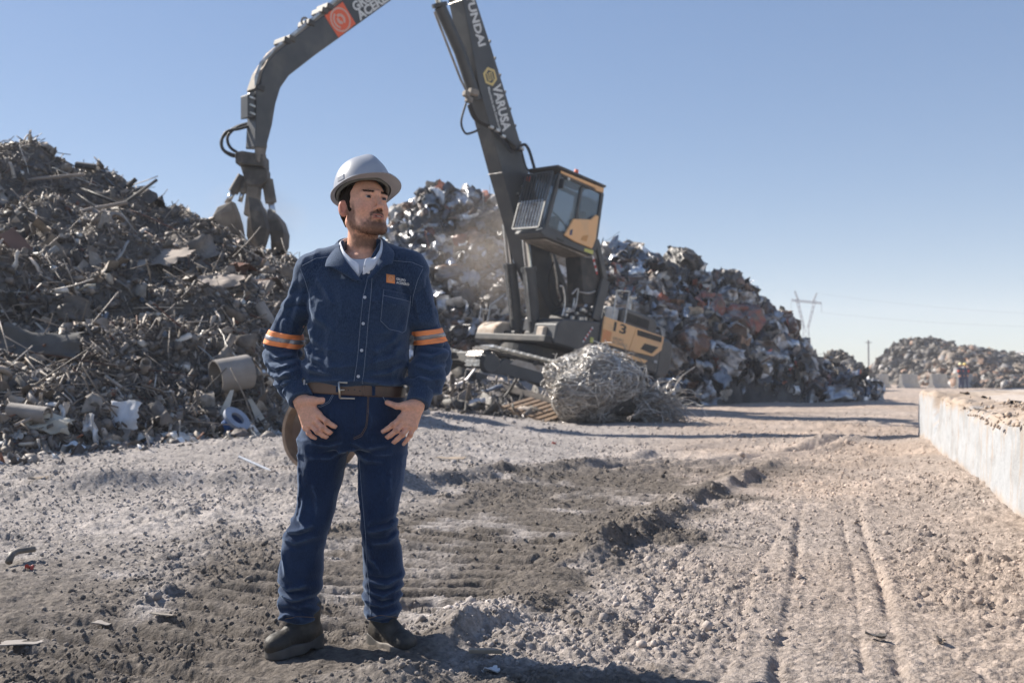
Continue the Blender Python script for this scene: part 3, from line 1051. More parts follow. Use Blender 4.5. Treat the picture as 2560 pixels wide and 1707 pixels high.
# ---- far heaps
FARC = [(.08, .073, .067, .1), (.12, .112, .105, .2), (.045, .04, .036, .1), (.20, .165, .135, 0), (.25, .24, .235, .3), (.22, .14, .10, 0)]
def far_heap(name, label, rows, Y, depth, n, seed, wts, lump=.5, size=(.5, 1.5, 1.5)):
    crest = crest3([(a, b + 8, Y) for a, b in rows])
    foot = [(crest[0][0] - 1, Y - depth), (crest[-1][0] + 1, Y - depth)]
    hp = Heap(name, label, 'scrap heap', crest, foot, back=.8, lump=lump, lscale=.35, seed=seed, res=(110, 50), core=CORE_R, pw=.7)
    r = np.random.RandomState(seed)
    P, Nn = hp.sample(n, r)
    B = Bits()
    C = palette(r, n, FARC, wts)
    S = size[0] + (size[1] - size[0]) * r.rand(n) ** size[2]
    for k in range(6):
        q = slice(k, None, 6)
        pr = PROTO['crumple'][k] if k % 2 else PROTO['chunk'][k]
        B.put(pr, rand_rot(len(P[q]), r), S[q] * (1.0 if k % 2 else .5), P[q] + Nn[q] * .1 - hp.ctr, C[q])
    B.build('scrap_pieces', SCRAP, hp.root)
    return hp
far_heap('distant_scrap_heap', 'small grey scrap heap beyond the foot of the big steel heap', [(2010, 950), (2050, 905), (2080, 880), (2105, 876), (2122, 893), (2138, 925), (2150, 965)], 62, 4, 900, 31, (4, 4, 3, 3, 1, 1), size=(.3, .9, 1.6))
far_heap('distant_scrap_heap', 'long grey scrap heap far behind the concrete barriers', [(2150, 955), (2190, 905), (2215, 880), (2240, 862), (2265, 848), (2300, 856), (2325, 845), (2355, 850), (2385, 858), (2430, 870), (2475, 888), (2500, 882), (2525, 880), (2545, 898), (2580, 915), (2640, 950)], 104, 13, 2400, 32, (5, 4, 3, 2, 1, .5))
far_heap('distant_scrap_heap', 'pale brown scrap heap behind the two distant workers', [(2290, 950), (2330, 915), (2360, 890), (2390, 878), (2415, 882), (2450, 900), (2490, 925), (2530, 950)], 88, 8, 1400, 33, (1, 2, 1, 7, 3, 3))
far_heap('distant_scrap_heap', 'low strip of loose debris at the far right behind the platform', [(2430, 955), (2470, 945), (2520, 942), (2560, 938), (2620, 935), (2680, 950)], 74, 5, 700, 34, (3, 3, 2, 4, 2, 2), lump=.25, size=(.3, .9, 1.5))
# ================================================================== MATERIAL HANDLER
GREY = mat('machine_grey_paint', (.050, .053, .057), (.075, .077, .080), scale=2.0, rough=.42, spec=.45, dirt=(.16, .145, .125), dscale=1.3, dlo=.55, dhi=.85, bump=.002, bscale=30)
GREYD = mat('machine_dark_steel', (.030, .030, .031), (.055, .052, .049), scale=3.0, rough=.6, dirt=(.15, .125, .10), dscale=2.0, dlo=.5, dhi=.8)
YEL = mat('machine_orange_yellow_paint', (.88, .50, .22), (.83, .47, .22), scale=1.6, rough=.42, dirt=(.60, .40, .24), dscale=1.8, dlo=.55, dhi=.85)
ORNG = mat('logo_orange', (.85, .13, .045), (.78, .13, .05), scale=6, rough=.5)
LETW = mat('lettering_white', (.72, .72, .71), (.60, .60, .59), scale=9, rough=.6)
LETY = mat('lettering_yellow', (.72, .55, .22), (.64, .50, .22), scale=9, rough=.6)
BLKP = mat('black_rubber', (.014, .014, .014), (.028, .026, .025), scale=14, rough=.55)
CHROME = mat('piston_chrome', (.72, .72, .72), (.6, .6, .6), scale=12, rough=.18, metal=1.0)
WORN = mat('worn_bright_steel', (.62, .60, .57), (.34, .32, .30), scale=9, rough=.33, metal=.85, dirt=(.16, .13, .11), dscale=5, dlo=.55, dhi=.75)
DUSTY = mat('dusty_steel', (.27, .235, .20), (.16, .14, .12), scale=4, rough=.75, metal=.15, bump=.006, bscale=26, dirt=(.40, .34, .28), dscale=2.5, dlo=.5, dhi=.75)
PALE = mat('pale_dusty_cover', (.58, .50, .42), (.42, .33, .25), scale=4, rough=.7, dirt=(.26, .14, .07), dscale=4, dlo=.58, dhi=.72)
GLASS, _nt, _b = new_mat('cab_glass')
_b.inputs['Base Color'].default_value = (.22, .27, .31, 1)
_b.inputs['Roughness'].default_value = .04
_b.inputs['Transmission Weight'].default_value = .7
_b.inputs['IOR'].default_value = 1.45
_b.inputs['Specular IOR Level'].default_value = .9
RED = mat('hazard_red', (.55, .06, .05), (.46, .06, .05), scale=20, rough=.6)
LIME = mat('label_lime', (.62, .60, .16), (.55, .54, .16), scale=20, rough=.6)

MYAW, MPIT, MROL = RAD(223.55), RAD(10.87), RAD(-3.04)
MT = Vector((.42, 26.211, .675))
MR = Matrix.Rotation(MYAW, 3, 'Z') @ Matrix.Rotation(-MPIT, 3, 'Y') @ Matrix.Rotation(MROL, 3, 'X')
MW = MR.to_4x4()
MW.translation = MT
MWI = MW.inverted()

def onp(px, py, yl):
    """machine-local point on the plane y = yl (its left is +y) at a photo pixel"""
    o, d = MWI @ Vector((0, 0, EYE)), MR.transposed() @ ray(px, py)
    s = (yl - o.y) / d.y
    return o + d * s
def onx(px, py, xl):
    o, d = MWI @ Vector((0, 0, EYE)), MR.transposed() @ ray(px, py)
    s = (xl - o.x) / d.x
    return o + d * s
def xz(rows, yl):
    return [(onp(a, b, yl).x, onp(a, b, yl).z) for a, b in rows]

mach = empty('scrap_handler')
mach.matrix_world = MW
tag(mach, 'grey and orange crawler scrap handler with raised cab and long boom', 'excavator')

def text_part(name, body, mt, parent, M, width=None, height=1.0, bold=.02, ext=.004, shear=0.0, sx=1.0):
    """flat lettering turned into a thin mesh; M maps text plane (x right, y up) to the parent's space"""
    c = bpy.data.curves.new(name, 'FONT')
    c.body = body
    c.size = height
    c.offset = bold * height
    c.extrude = ext
    c.resolution_u = 3
    c.shear = shear
    c.align_x = 'LEFT'
    c.align_y = 'BOTTOM_BASELINE'
    t = bpy.data.objects.new(name, c)
    COL.objects.link(t)
    dg = bpy.context.evaluated_depsgraph_get()
    me = bpy.data.meshes.new_from_object(t.evaluated_get(dg))
    me.name = name
    bpy.data.objects.remove(t)
    xs = [v.co.x for v in me.vertices]
    if width and xs:
        k = width / (max(xs) - min(xs))
        x0 = min(xs)
        for v in me.vertices:
            v.co.x = (v.co.x - x0) * k
    me.materials.clear()
    o = mesh_obj(name, me, mt, parent)
    o.matrix_parent_inverse = Matrix()
    o.matrix_basis = M
    return o

def side_frame(a, b, yl, out=1):
    """4x4 frame on plane y = yl: x from a to b (x,z points), text upright as seen from outside (+y)"""
    a, b = Vector((a[0], yl, a[1])), Vector((b[0], yl, b[1]))
    x = (b - a).normalized()
    n = Vector((0, 1, 0))
    y = n.cross(x)
    M = Matrix((x, y, n)).transposed().to_4x4()
    M.translation = a
    return M

def poly_on(rows_xz, yl, th=.006):
    b = MB()
    b.prism(rows_xz, yl, yl + th)
    return b

# ---------------------------------------------------------------- undercarriage (slewed against the house)
up = MR @ Vector((0, 0, 1))
fw = Vector((math.cos(RAD(212)), math.sin(RAD(212)), 0))
fw = (fw - up * fw.dot(up)).normalized()
lf = up.cross(fw)
UR = (MR.transposed() @ Matrix((fw, lf, up)).transposed()).to_4x4()   # in machine space
def under(o):
    o.matrix_basis = UR @ o.matrix_basis
    return o
R1, XF, XR, ZC = .36, 2.12, -2.75, .19
def track_side(y0):
    w = .62
    base = MB()
    n_sh = 58
    # belt path: rounded oblong
    def path(t):
        Ls, La = XF - XR, math.pi * R1
        P = 2 * Ls + 2 * La
        s = (t % 1) * P
        if s < Ls:
            return Vector((XF - s, 0, ZC + R1)), Vector((-1, 0, 0)), Vector((0, 0, 1))
        s -= Ls
        if s < La:
            a = math.pi / 2 + s / R1
            return Vector((XR + R1 * math.cos(a), 0, ZC + R1 * math.sin(a))), Vector((-math.sin(a), 0, math.cos(a))), Vector((math.cos(a), 0, math.sin(a)))
        s -= La
        if s < Ls:
            return Vector((XR + s, 0, ZC - R1)), Vector((1, 0, 0)), Vector((0, 0, -1))
        s -= Ls
        a = -math.pi / 2 + s / R1
        return Vector((XF + R1 * math.cos(a), 0, ZC + R1 * math.sin(a))), Vector((-math.sin(a), 0, math.cos(a))), Vector((math.cos(a), 0, math.sin(a)))
    shoe = MB()
    shoe.box((0, 0, .012), (.165, w, .024))
    for dx in (-.06, .02):
        shoe.box((dx, 0, .042), (.026, w, .045))
    sm = shoe.mesh('track_shoe')
    sm.materials.append(WORN)
    crawler = MB()
    crawler.prism([(XF + .02, ZC - .22), (XF - .35, ZC + .20), (XR + .35, ZC + .20), (XR - .02, ZC - .22)], y0 - .17, y0 + .20)
    fr = under(crawler.build('track_frame', GREY, mach, bevel=.03))
    for i in range(n_sh):
        p, t, n = path(i / n_sh)
        o = bpy.data.objects.new('track_shoe', sm)
        COL.objects.link(o)
        o.parent = fr
        M = Matrix((t, n.cross(t), n)).transposed().to_4x4()
        M.translation = p + Vector((0, y0, 0)) + n * .02
        o.matrix_basis = M
    chain = MB()
    pts = [path(i / 80)[0] - path(i / 80)[2] * .06 + Vector((0, y0, 0)) for i in range(80)]
    chain.tube(pts, .055, 6, closed=True)
    chain.build('track_chain', GREYD, fr)
    for x, nm in ((XF, 'idler_wheel'), (XR, 'drive_sprocket')):
        M = Matrix.Translation((x, y0, ZC)) @ Matrix.Rotation(math.pi / 2, 4, 'X')
        wl_ = MB().lathe([(.02, -.24), (.22, -.24), (.25, -.2), (.29, -.12), (.29, .12), (.25, .2), (.22, .24), (.02, .24)], 26, M, cap=True)
        wl_.build(nm, GREY, fr, bevel=.0, smooth=False)
    for k in range(7):
        M = Matrix.Translation((XR + .65 + k * .63, y0, ZC - .24)) @ Matrix.Rotation(math.pi / 2, 4, 'X')
        MB().lathe([(.02, -.2), (.11, -.2), (.11, .2), (.02, .2)], 14, M).build('track_roller', GREYD, fr)
    for x in (-.7, .9):
        M = Matrix.Translation((x, y0, ZC + .26)) @ Matrix.Rotation(math.pi / 2, 4, 'X')
        MB().lathe([(.02, -.24), (.065, -.24), (.065, .24), (.02, .24)], 12, M).build('carrier_roller', GREYD, fr)
    # dust lying on the sloping frame shoulder
    MB().prism([(1.6, ZC + .10), (1.45, ZC + .24), (.2, ZC + .24), (.45, ZC + .06)], y0 + .201, y0 + .215).build('dust_patch', PALE, fr)
for y0 in (1.32, -1.32):
    track_side(y0)
cb = MB()
cb.box((0, 0, .52), (2.0, 2.1, .36))
cb.beam((1.6, -1.2, .42), (1.6, 1.2, .42), .4, .3)
cb.beam((-1.6, -1.2, .42), (-1.6, 1.2, .42), .4, .3)
under(cb.build('carbody', GREYD, mach, bevel=.04))
MB().lathe([(.9, .68), (.95, .7), (.95, .98), (.85, 1.0)], 36, cap=True).build('slew_ring', GREYD, mach, smooth=False)

# ---------------------------------------------------------------- house
HL = 1.5                                                            # half width
pz = lambda px, py: xz([(px, py)], HL)[0]
deck = MB()
deck.box((-1.4, 0, 1.16), (3.8, 2.5, .26))
deck.build('deck_frame', GREYD, mach, bevel=.03)
# right-hand body and engine housing
body = MB()
body.prism([(-.84, 1.06), (-.84, 2.06), (-3.35, 2.06), (-3.35, 1.06)], -HL, HL - .03)
body.build('engine_house', GREY, mach, bevel=.05)
# counterweight
cw = MB()
cw.prism([(-3.36, .98), (-3.36, 2.08), (-3.75, 2.12), (-3.98, 2.02), (-4.02, 1.35), (-3.9, 1.08), (-3.6, .98)], -1.42, 1.42)
cw.build('counterweight', GREY, mach, bevel=.09, seg=3)
# left body panel (orange) as two doors and a lower sill
P0, P1, P2, P3 = pz(1511, 790), pz(1502, 856), pz(1660, 842), pz(1633, 891)
mid_t = pz(1590, 818); mid_b = pz(1571, 876)
pn = MB(); pn.prism([P0, mid_t, mid_b, P1], HL - .035, HL + .012); front_door = pn.build('engine_door', YEL, mach, bevel=.012)
off = .012
pn = MB(); pn.prism([(mid_t[0] - off, mid_t[1]), P2, (P2[0] + .02, P2[1] - .38), P3, (mid_b[0] - off, mid_b[1])], HL - .035, HL + .012); rear_door = pn.build('engine_door', YEL, mach, bevel=.012)
sill = [pz(1500, 863), pz(1619, 901), pz(1612, 908), pz(1497, 873)]
pn = MB(); pn.prism(sill, HL - .035, HL + .010); pn.build('side_sill', YEL, mach, bevel=.01)
# louvre openings in the rear door
for rows in ([(1593, 824), (1654, 843), (1652, 856), (1592, 838)], [(1611, 858), (1645, 868), (1628, 884), (1600, 872)]):
    pl = [pz(*r) for r in rows]
    lv = MB(); lv.prism(pl, HL + .011, HL + .017); g = lv.build('louvre', BLKP, rear_door)
    zs = sorted(p[1] for p in pl); xs = sorted(p[0] for p in pl)
    for k in range(4):
        z = zs[0] + (zs[-1] - zs[0]) * (k + .8) / 5
        s2 = MB(); s2.box(((xs[1] + xs[2]) / 2, HL + .022, z), ((xs[2] - xs[1]) * .9, .012, .012)); s2.build('louvre_slat', GREYD, g)
# '13' and the operator's name on the front door
A, B_ = pz(1532, 826), pz(1563, 836)
text_part('number_thirteen', '13', BLKP, front_door, side_frame(A, B_, HL + .013), width=math.dist(A, B_), height=.34, bold=.022)
sq = [pz(1507, 822), pz(1529, 830), pz(1524, 858), pz(1504, 852)]
poly_on(sq, HL + .0125, .003).build('logo_square', mat('faded_logo_orange', (.80, .30, .12), (.74, .33, .12), scale=8, rough=.6), front_door)
FADE = mat('faded_lettering', (.42, .30, .22), (.52, .33, .18), scale=12, rough=.6)
for s, a, b in (('GRUPO', (1531, 848), (1557, 856)), ('ACERERO', (1529, 857), (1566, 868))):
    A, B_ = pz(*a), pz(*b)
    text_part('name_lettering', s, FADE, front_door, side_frame(A, B_, HL + .013), width=math.dist(A, B_), height=.115, bold=.02)
A, B_ = pz(1622, 914), pz(1650, 922)
text_part('maker_lettering', 'HX', LETW, mach, side_frame(pz(1634, 906), pz(1645, 909), HL + .012), width=.14, height=.10, bold=.03)
# engine bonnet with grille, and the pale tank in front of it
bn = MB()
bn.prism([(-1.75, 2.06), (-1.72, 2.50), (-1.85, 2.58), (-3.15, 2.58), (-3.3, 2.45), (-3.3, 2.06)], -.3, 1.28)
bonnet = bn.build('engine_bonnet', GREY, mach, bevel=.05)
gr = MB(); gr.box((-2.45, 1.283, 2.34), (.95, .008, .24)); gr = gr.build('grille', BLKP, bonnet)
for k in range(12):
    s2 = MB(); s2.box((-2.02 - k * .078, 1.292, 2.34), (.022, .014, .24)); s2.build('grille_bar', GREYD, gr)
tk = MB(); tk.prism([(-1.2, 2.06), (-1.2, 2.40), (-1.3, 2.5), (-1.72, 2.5), (-1.72, 2.06)], .55, 1.2)
tk.build('white_tank', mat('tank_pale_paint', (.62, .62, .60), (.5, .48, .45), scale=5, rough=.5), mach, bevel=.04)
rl = MB()
for a, b in (((-1.25, 1.42, 2.07), (-1.25, 1.42, 2.9)), ((-1.25, 1.42, 2.9), (-1.75, 1.42, 3.0)), ((-1.75, 1.42, 2.07), (-1.75, 1.42, 3.0)), ((-.95, 1.3, 2.07), (-.95, 1.3, 2.75)), ((-.95, 1.3, 2.75), (-.95, .8, 2.75))):
    rl.tube([a, b], .022, 6)
rl.build('handrail', WORN, mach)
ex = MB(); ex.tube([(-2.9, .5, 2.55), (-2.9, .5, 3.1)], .06, 10); ex.tube([(-2.9, .5, 3.1), (-3.1, .5, 3.18)], .06, 10)
ex.build('exhaust_stack', WORN, mach)
# left service bay between deck and cab riser
sv = MB(); sv.prism([(.75, 1.05), (.75, 1.55), (.55, 1.72), (-.82, 1.95), (-.82, 1.05)], .62, HL - .06)
sv.build('service_cover', GREY, mach, bevel=.04)
lb = MB(); q = pz(1483, 850); lb.box((q[0], HL - .052, q[1]), (.12, .01, .13)); lb.build('lime_label', LIME, mach)
st = onp(1457, 855, HL - .05); en = onp(1482, 818, HL - .05)
hz = MB()
for k in range(9):
    a, b = st.lerp(en, k / 9), st.lerp(en, (k + 1) / 9)
    bm = MB(); bm.beam(a, b, .012, .05, up=(1, 0, 0)); bm.build('hazard_stripe', RED if k % 2 else LETW, mach)
# front deck: pale dusty box, handrail, hoses
fb2 = MB(); fb2.prism(xz([(1226, 842), (1230, 818), (1246, 804), (1290, 806), (1292, 842)], -.75), -1.35, -.6)
fb2.build('front_tool_box', PALE, mach, bevel=.06)
q = onp(1222, 850, -.75)
fd = MB(); fd.box(((q.x + .2) / 2, 0, 1.12), (q.x - .2, 2.66, .18)); fd.build('front_deck', GREYD, mach, bevel=.03)
sb = MB(); sb.prism(xz([(1344, 845), (1350, 815), (1368, 816), (1366, 832), (1352, 842)], .95), .85, 1.1); sb.build('pale_bracket', PALE, mach, bevel=.03)
cyb = MB()
for yl in (.42, -.42):
    cyb = MB(); e_ = onp(1338, 836, .42); cyb.box((e_.x, yl, e_.z - .12), (.34, .5, .36)); cyb.build('cylinder_foot', GREYD, mach, bevel=.04)
hr = MB()
hr.tube([onp(1215, 826, -1.2), onp(1227, 763, -1.2), onp(1312, 700, -1.2)], .03, 6)
hr.tube([onp(1198, 802, -1.3), onp(1203, 774, -1.3), onp(1224, 776, -1.3)], .026, 6)
hr.tube([onp(1208, 806, -1.3), onp(1208, 780, -1.3)], .02, 6)
hr.build('front_handrail', WORN, mach)

# ---------------------------------------------------------------- boom
BW2 = .26
front = [(1098, -235), (1128, -110), (1157, 0), (1201, 228), (1256, 432), (1284, 530), (1322, 668), (1385, 800)]
backe = [(1440, 772), (1400, 668), (1355, 528), (1321, 428), (1301, 355), (1260, 220), (1223, 102), (1190, 0), (1156, -120), (1142, -232)]
bp_ = MB(); bp_.prism(xz(front, BW2) + xz(backe, BW2), -BW2, BW2)
boom = bp_.build('boom', GREY, mach, bevel=.02)
wf = MB()
fx = xz(front, BW2)
for (x, z) in (fx[4], fx[2]):
    wf.box((x + .008, 0, z), (.03, BW2 * 2 + .01, .012))
wf.build('weld_seam', WORN, boom)
def boom_frame(a, b, yl=BW2 + .004):
    pa, pb = onp(*a, yl), onp(*b, yl)
    x = (pb - pa).normalized()
    n = Vector((0, 1, 0))
    y = n.cross(x)
    M = Matrix((x, y, n)).transposed().to_4x4()
    M.translation = pa
    return M, (pb - pa).length
M_, L_ = boom_frame((1157, -38), (1198, 118)); text_part('maker_lettering', 'HYUNDAI', LETW, boom, M_, width=L_, height=.33, bold=.035)
M_, L_ = boom_frame((1231, 214), (1258, 330)); text_part('dealer_lettering', 'VARUSA', LETW, boom, M_, width=L_, height=.40, bold=.035)
M_, L_ = boom_frame((1219, 219), (1250, 333)); text_part('dealer_small_lettering', 'Maquinaria para Construccion', LETW, boom, M_, width=L_, height=.10, bold=.02)
# hexagon emblem: a yellow outline with a square S inside
c = onp(1225, 192, BW2); ex_, ez = M_.col[0].xyz, M_.col[1].xyz
def emb(pts, name='dealer_emblem'):
    b = MB()
    n = len(pts)
    vs = [c + ex_ * p[0] + ez * p[1] + Vector((0, .003, 0)) for p in pts] + [c + ex_ * p[0] + ez * p[1] + Vector((0, .008, 0)) for p in pts]
    b.add(vs, [tuple(range(n))[::-1], tuple(range(n, 2 * n))] + [(i, (i + 1) % n, n + (i + 1) % n, n + i) for i in range(n)])
    return b.build(name, LETY, boom)
hexp = lambda r: [(r * math.cos(RAD(k * 60)), r * math.sin(RAD(k * 60))) for k in range(6)]
ho, hi_ = hexp(.235), hexp(.165)
for k in range(6):
    j = (k + 1) % 6
    emb([ho[k], ho[j], hi_[j], hi_[k]])
for (x, y, w, h) in ((0, .075, .2, .035), (-.083, .04, .035, .1), (0, 0, .2, .035), (.083, -.04, .035, .1), (0, -.075, .2, .035)):
    emb([(x - w / 2, y - h / 2), (x + w / 2, y - h / 2), (x + w / 2, y + h / 2), (x - w / 2, y + h / 2)])
lamp = onp(1318, 446, BW2)
MB().lathe([(.0, .0), (.07, .0), (.09, .05), (.0, .05)], 14, Matrix.Translation(lamp + Vector((0, .0, 0))) @ Matrix.Rotation(-math.pi / 2, 4, 'X')).build('side_lamp', ORNG, boom)
for a in ((1305, 467), (1293, 484), (1299, 491)):
    q = onp(*a, BW2); b = MB(); b.lathe([(.0, .04), (.03, .04), (.035, 0)], 8, Matrix.Translation(q) @ Matrix.Rotation(-math.pi / 2, 4, 'X')); b.build('grease_fitting', WORN, boom)
# hoist cylinders: bodies stand on the deck, chrome rods go up to the boom
for yl, top_, bot in ((.42, (1314, 600), (1338, 836)), (-.42, (1268, 590), (1293, 830))):
    q0, q1 = onp(*bot, yl), onp(*top_, yl)
    dv = (q1 - q0)
    k = .70 if yl > 0 else .70
    cyl = MB(); cyl.tube([q0, q0 + dv * k * 1.0], .165, 18); cyl.tube([q0 + dv * (k - .03), q0 + dv * (k + .015)], .20, 18)
    hc = cyl.build('hoist_cylinder', GREY, mach, smooth=True, auto=40)
    MB().tube([q0 + dv * k, q0 + dv * 1.12], .10, 14).build('piston_rod', CHROME, hc, smooth=True, auto=40)
    pp = MB(); o_ = Vector((.19, .05, 0)); pp.tube([q0 + o_ + dv * .12, q0 + o_ + dv * .70], .028, 6); pp.build('oil_pipe', WORN, hc)
    pp = MB(); pp.tube([q0 + Vector((0, -.3, -.05)), q0 + Vector((0, .3, -.05))], .11, 14); pp.build('foot_pin', GREYD, hc)
# stick cylinder under the boom
q0, q1, q2 = onp(1190, 250, .10), onp(1100, 18, .10), onp(1082, -60, .10)
sc_ = MB(); sc_.tube([onp(1190, 250, .1), onp(1150, 130, .1), q1], .15, 16); sc_.tube([q1, q1.lerp(q2, .12)], .19, 16)
sc_ = sc_.build('stick_cylinder', GREY, mach, smooth=True, auto=40)
MB().tube([q1, q2], .085, 12).build('piston_rod', CHROME, sc_, smooth=True, auto=40)
MB().tube([onp(1086, 30, .28), onp(1152, 200, .28), onp(1170, 235, .28)], .03, 6).build('oil_pipe', DUSTY, sc_)
pb_ = MB()
for a in ((1166, 236), (1172, 250), (1180, 230), (1188, 232)):
    q = onp(*a, .3); pb_.box(q, (.16, .14, .14))
pb_.build('valve_block', DUSTY, sc_, bevel=.02)
# hoses draped along the boom
def hose(rows, yl, r=.03, name='hydraulic_hose', parent=None, mt=BLKP, sub=6):
    P = [onp(a, b, yl if not isinstance(yl, (list, tuple)) else yl[i]) for i, (a, b) in enumerate(rows)]
    out = []
    for i in range(len(P) - 1):
        p0, p1, p2, p3 = P[max(i - 1, 0)], P[i], P[i + 1], P[min(i + 2, len(P) - 1)]
        for k in range(sub):
            t = k / sub
            out.append(.5 * ((2 * p1) + (p2 - p0) * t + (2 * p0 - 5 * p1 + 4 * p2 - p3) * t * t + (3 * p1 - p0 - 3 * p2 + p3) * t ** 3))
    out.append(P[-1])
    return MB().tube(out, r, 6).build(name, mt, parent or boom, smooth=True)
hose([(1165, 258), (1153, 305), (1163, 333), (1180, 332), (1198, 324)], .34, .028)
hose([(1172, 262), (1190, 300), (1240, 325), (1262, 345), (1285, 372), (1305, 373)], .36, .05)
hose([(1176, 258), (1196, 300), (1235, 318), (1258, 340), (1290, 368)], .42, .035)
hose([(1300, 366), (1312, 362), (1322, 375), (1330, 400), (1337, 425)], [.36, .4, .5, .6, .7], .04)
hose([(1305, 372), (1308, 400), (1320, 425), (1338, 445)], [.36, .45, .6, .7], .02)
hose([(1262, 352), (1268, 372), (1280, 382), (1292, 375)], .4, .014)
hose([(1384, 655), (1372, 700), (1376, 745), (1395, 765), (1410, 735), (1400, 705)], .5, .022)
hose([(1378, 632), (1388, 680), (1395, 730), (1408, 770)], .45, .04, mt=WORN)
for a in ((1258, 341), (1243, 326), (1228, 318), (1304, 372)):
    fit = MB(); fit.box(onp(*a, .42), (.13, .08, .08)); fit.build('hose_clamp', WORN, boom, bevel=.015)
for k in range(7):
    t = k / 6
    pa, pb2 = onp(1223 + t * 75, 102 + t * 250, 0), None
    b = MB(); b.box(onp(1224 + t * 76, 104 + t * 253, BW2 - .06) + Vector((-.005, 0, 0)), (.04, .05, .07)); b.build('pipe_bracket', GREYD, boom)
# ---------------------------------------------------------------- stick
AW = .20
lower = [(1128, -118), (980, 0), (849, 95), (790, 137), (723, 189), (702, 219), (689, 261), (681, 311), (666, 370)]
upper = [(637, 368), (641, 290), (641, 229), (652, 212), (655, 185), (668, 156), (690, 132), (740, 92), (811, 38), (855, 4), (1080, -178), (1120, -190)]
ap = MB(); ap.prism(xz(lower, AW) + xz(upper, AW), -AW, AW)
stick = ap.build('stick', GREY, mach, bevel=.02)
tp = MB()
up_l = xz([(641, 222), (655, 181), (690, 128), (760, 74), (832, 18), (1080, -182)], AW)
for (x0, z0), (x1, z1) in zip(up_l[:-1], up_l[1:]):
    tp.beam((x0, 0, z0), (x1, 0, z1), .34, .05)
tp.build('top_plate', DUSTY, stick)
for yl, r in ((.13, .035), (.02, .03), (-.12, .035)):
    tu = MB(); tu.tube([onp(640, 222, yl), onp(640, 195, yl), onp(653, 158, yl), onp(700, 112, yl), onp(764, 62, yl), onp(830, 8, yl), onp(1000, -128, yl)], r, 6); tu.build('oil_pipe', WORN if yl > 0 else GREYD, stick)
for a in ((706, 106), (718, 102), (766, 62), (800, 32), (812, 22), (640, 224)):
    b = MB(); b.box(onp(*a, 0), (.16, .46, .12)); b.build('pipe_bracket', GREYD, stick, bevel=.015)
ey = MB(); e0 = onp(763, 56, 0); ey.tube([e0 + Vector((.09 * math.cos(t), 0, .09 * math.sin(t))) for t in np.linspace(0, 2 * math.pi, 13)[:-1]], .025, 6, closed=True); ey.build('lifting_eye', DUSTY, stick)
gd = MB(); gd.prism(xz([(622, 235), (640, 229), (640, 292), (622, 294)], AW), -.16, .16); gd.build('valve_guard', GREY, stick, bevel=.02)
for a in ((625, 243), (625, 262), (625, 282)):
    b = MB(); q = onp(*a, .16); b.box(q + Vector((-.05, .01, 0)), (.13, .03, .03)); b.build('guard_step', WORN, stick)
cl = MB()
for s in (-1, 1):
    cl.prism(xz([(636, 366), (668, 362), (660, 400), (650, 412), (640, 398)], s * .15), s * .15 - .03, s * .15 + .03)
cl.build('stick_end_fork', DUSTY, stick, bevel=.02)
sq = xz([(811, 40), (856, 5), (889, 60), (846, 95)], AW)
poly_on(sq, AW + .001, .005).build('logo_square', ORNG, stick)
c0 = sum((Vector((x, AW + .008, z)) for x, z in sq), Vector()) / 4
LOGOW = mat('logo_pale', (.72, .42, .34), (.66, .38, .30), scale=20, rough=.6)
ax_, az_ = (Vector((sq[3][0], 0, sq[3][1])) - Vector((sq[0][0], 0, sq[0][1]))).normalized(), (Vector((sq[1][0], 0, sq[1][1])) - Vector((sq[0][0], 0, sq[0][1]))).normalized()
def ring_arc(r, a0, a1, w, name='logo_swirl'):
    n = 26
    inn = [c0 + (ax_ * math.cos(t) + az_ * math.sin(t)) * (r - w / 2) for t in np.linspace(a0, a1, n)]
    out = [c0 + (ax_ * math.cos(t) + az_ * math.sin(t)) * (r + w / 2) for t in np.linspace(a0, a1, n)]
    b = MB(); b.add(inn + out, [(i, i + 1, n + i + 1, n + i) for i in range(n - 1)])
    b.build(name, LOGOW, stick)
ring_arc(.245, 0, 2 * math.pi, .04)
ring_arc(.10, .4, 3.4, .06)
ring_arc(.17, 3.4, 5.6, .045)
ring_arc(.06, -2.6, .2, .07)
for s, a, b, hh in (('GRUPO', (889, 30), (928, 1), .27), ('ACERERO', (900, 52), (968, 3), .27)):
    pa, pb = onp(*a, AW + .004), onp(*b, AW + .004)
    pb = pa + (pb - pa).normalized() * (.95 if s == 'GRUPO' else 1.4)
    x = (pb - pa).normalized(); n = Vector((0, 1, 0)); y = n.cross(x)
    M_ = Matrix((x, y, n)).transposed().to_4x4(); M_.translation = pa
    text_part('owner_lettering', s, LETW, stick, M_, width=(pb - pa).length, height=hh, bold=.035)
# boom head pin
MB().tube([onp(1112, -165, 0) + Vector((0, -.42, 0)), onp(1112, -165, 0) + Vector((0, .42, 0))], .14, 16).build('boom_head_pin', GREYD, mach)

# ---------------------------------------------------------------- grapple (hangs from the stick)
gy = 0.0
gp = lambda px, py, yl=0.0: onp(px, py, yl)
DUSTY0 = DUSTY
DUSTY = mat('grapple_steel', (.105, .092, .080), (.060, .053, .047), scale=4, rough=.7, metal=.15, bump=.006, bscale=26, dirt=(.25, .21, .17), dscale=2.5, dlo=.52, dhi=.75)
grab = empty('orange_peel_grapple')
G0 = MW @ gp(650, 560)
grab.location = G0
tag(grab, 'dusty clamshell scrap grapple hanging from the handler behind the heap', 'grapple')
def gw(px, py, side=0.0, dep=0.0):
    """grapple-space point: photo pixel at the grapple's depth, moved along the view depth"""
    return at(px, py, G0.y + dep) - G0
hg = MB(); hg.tube([gw(652, 372), gw(650, 405)], .10, 10); hg.box(gw(650, 398), (.22, .2, .24))
hg.build('hanger_link', DUSTY, grab, bevel=.02)
hd = MB()
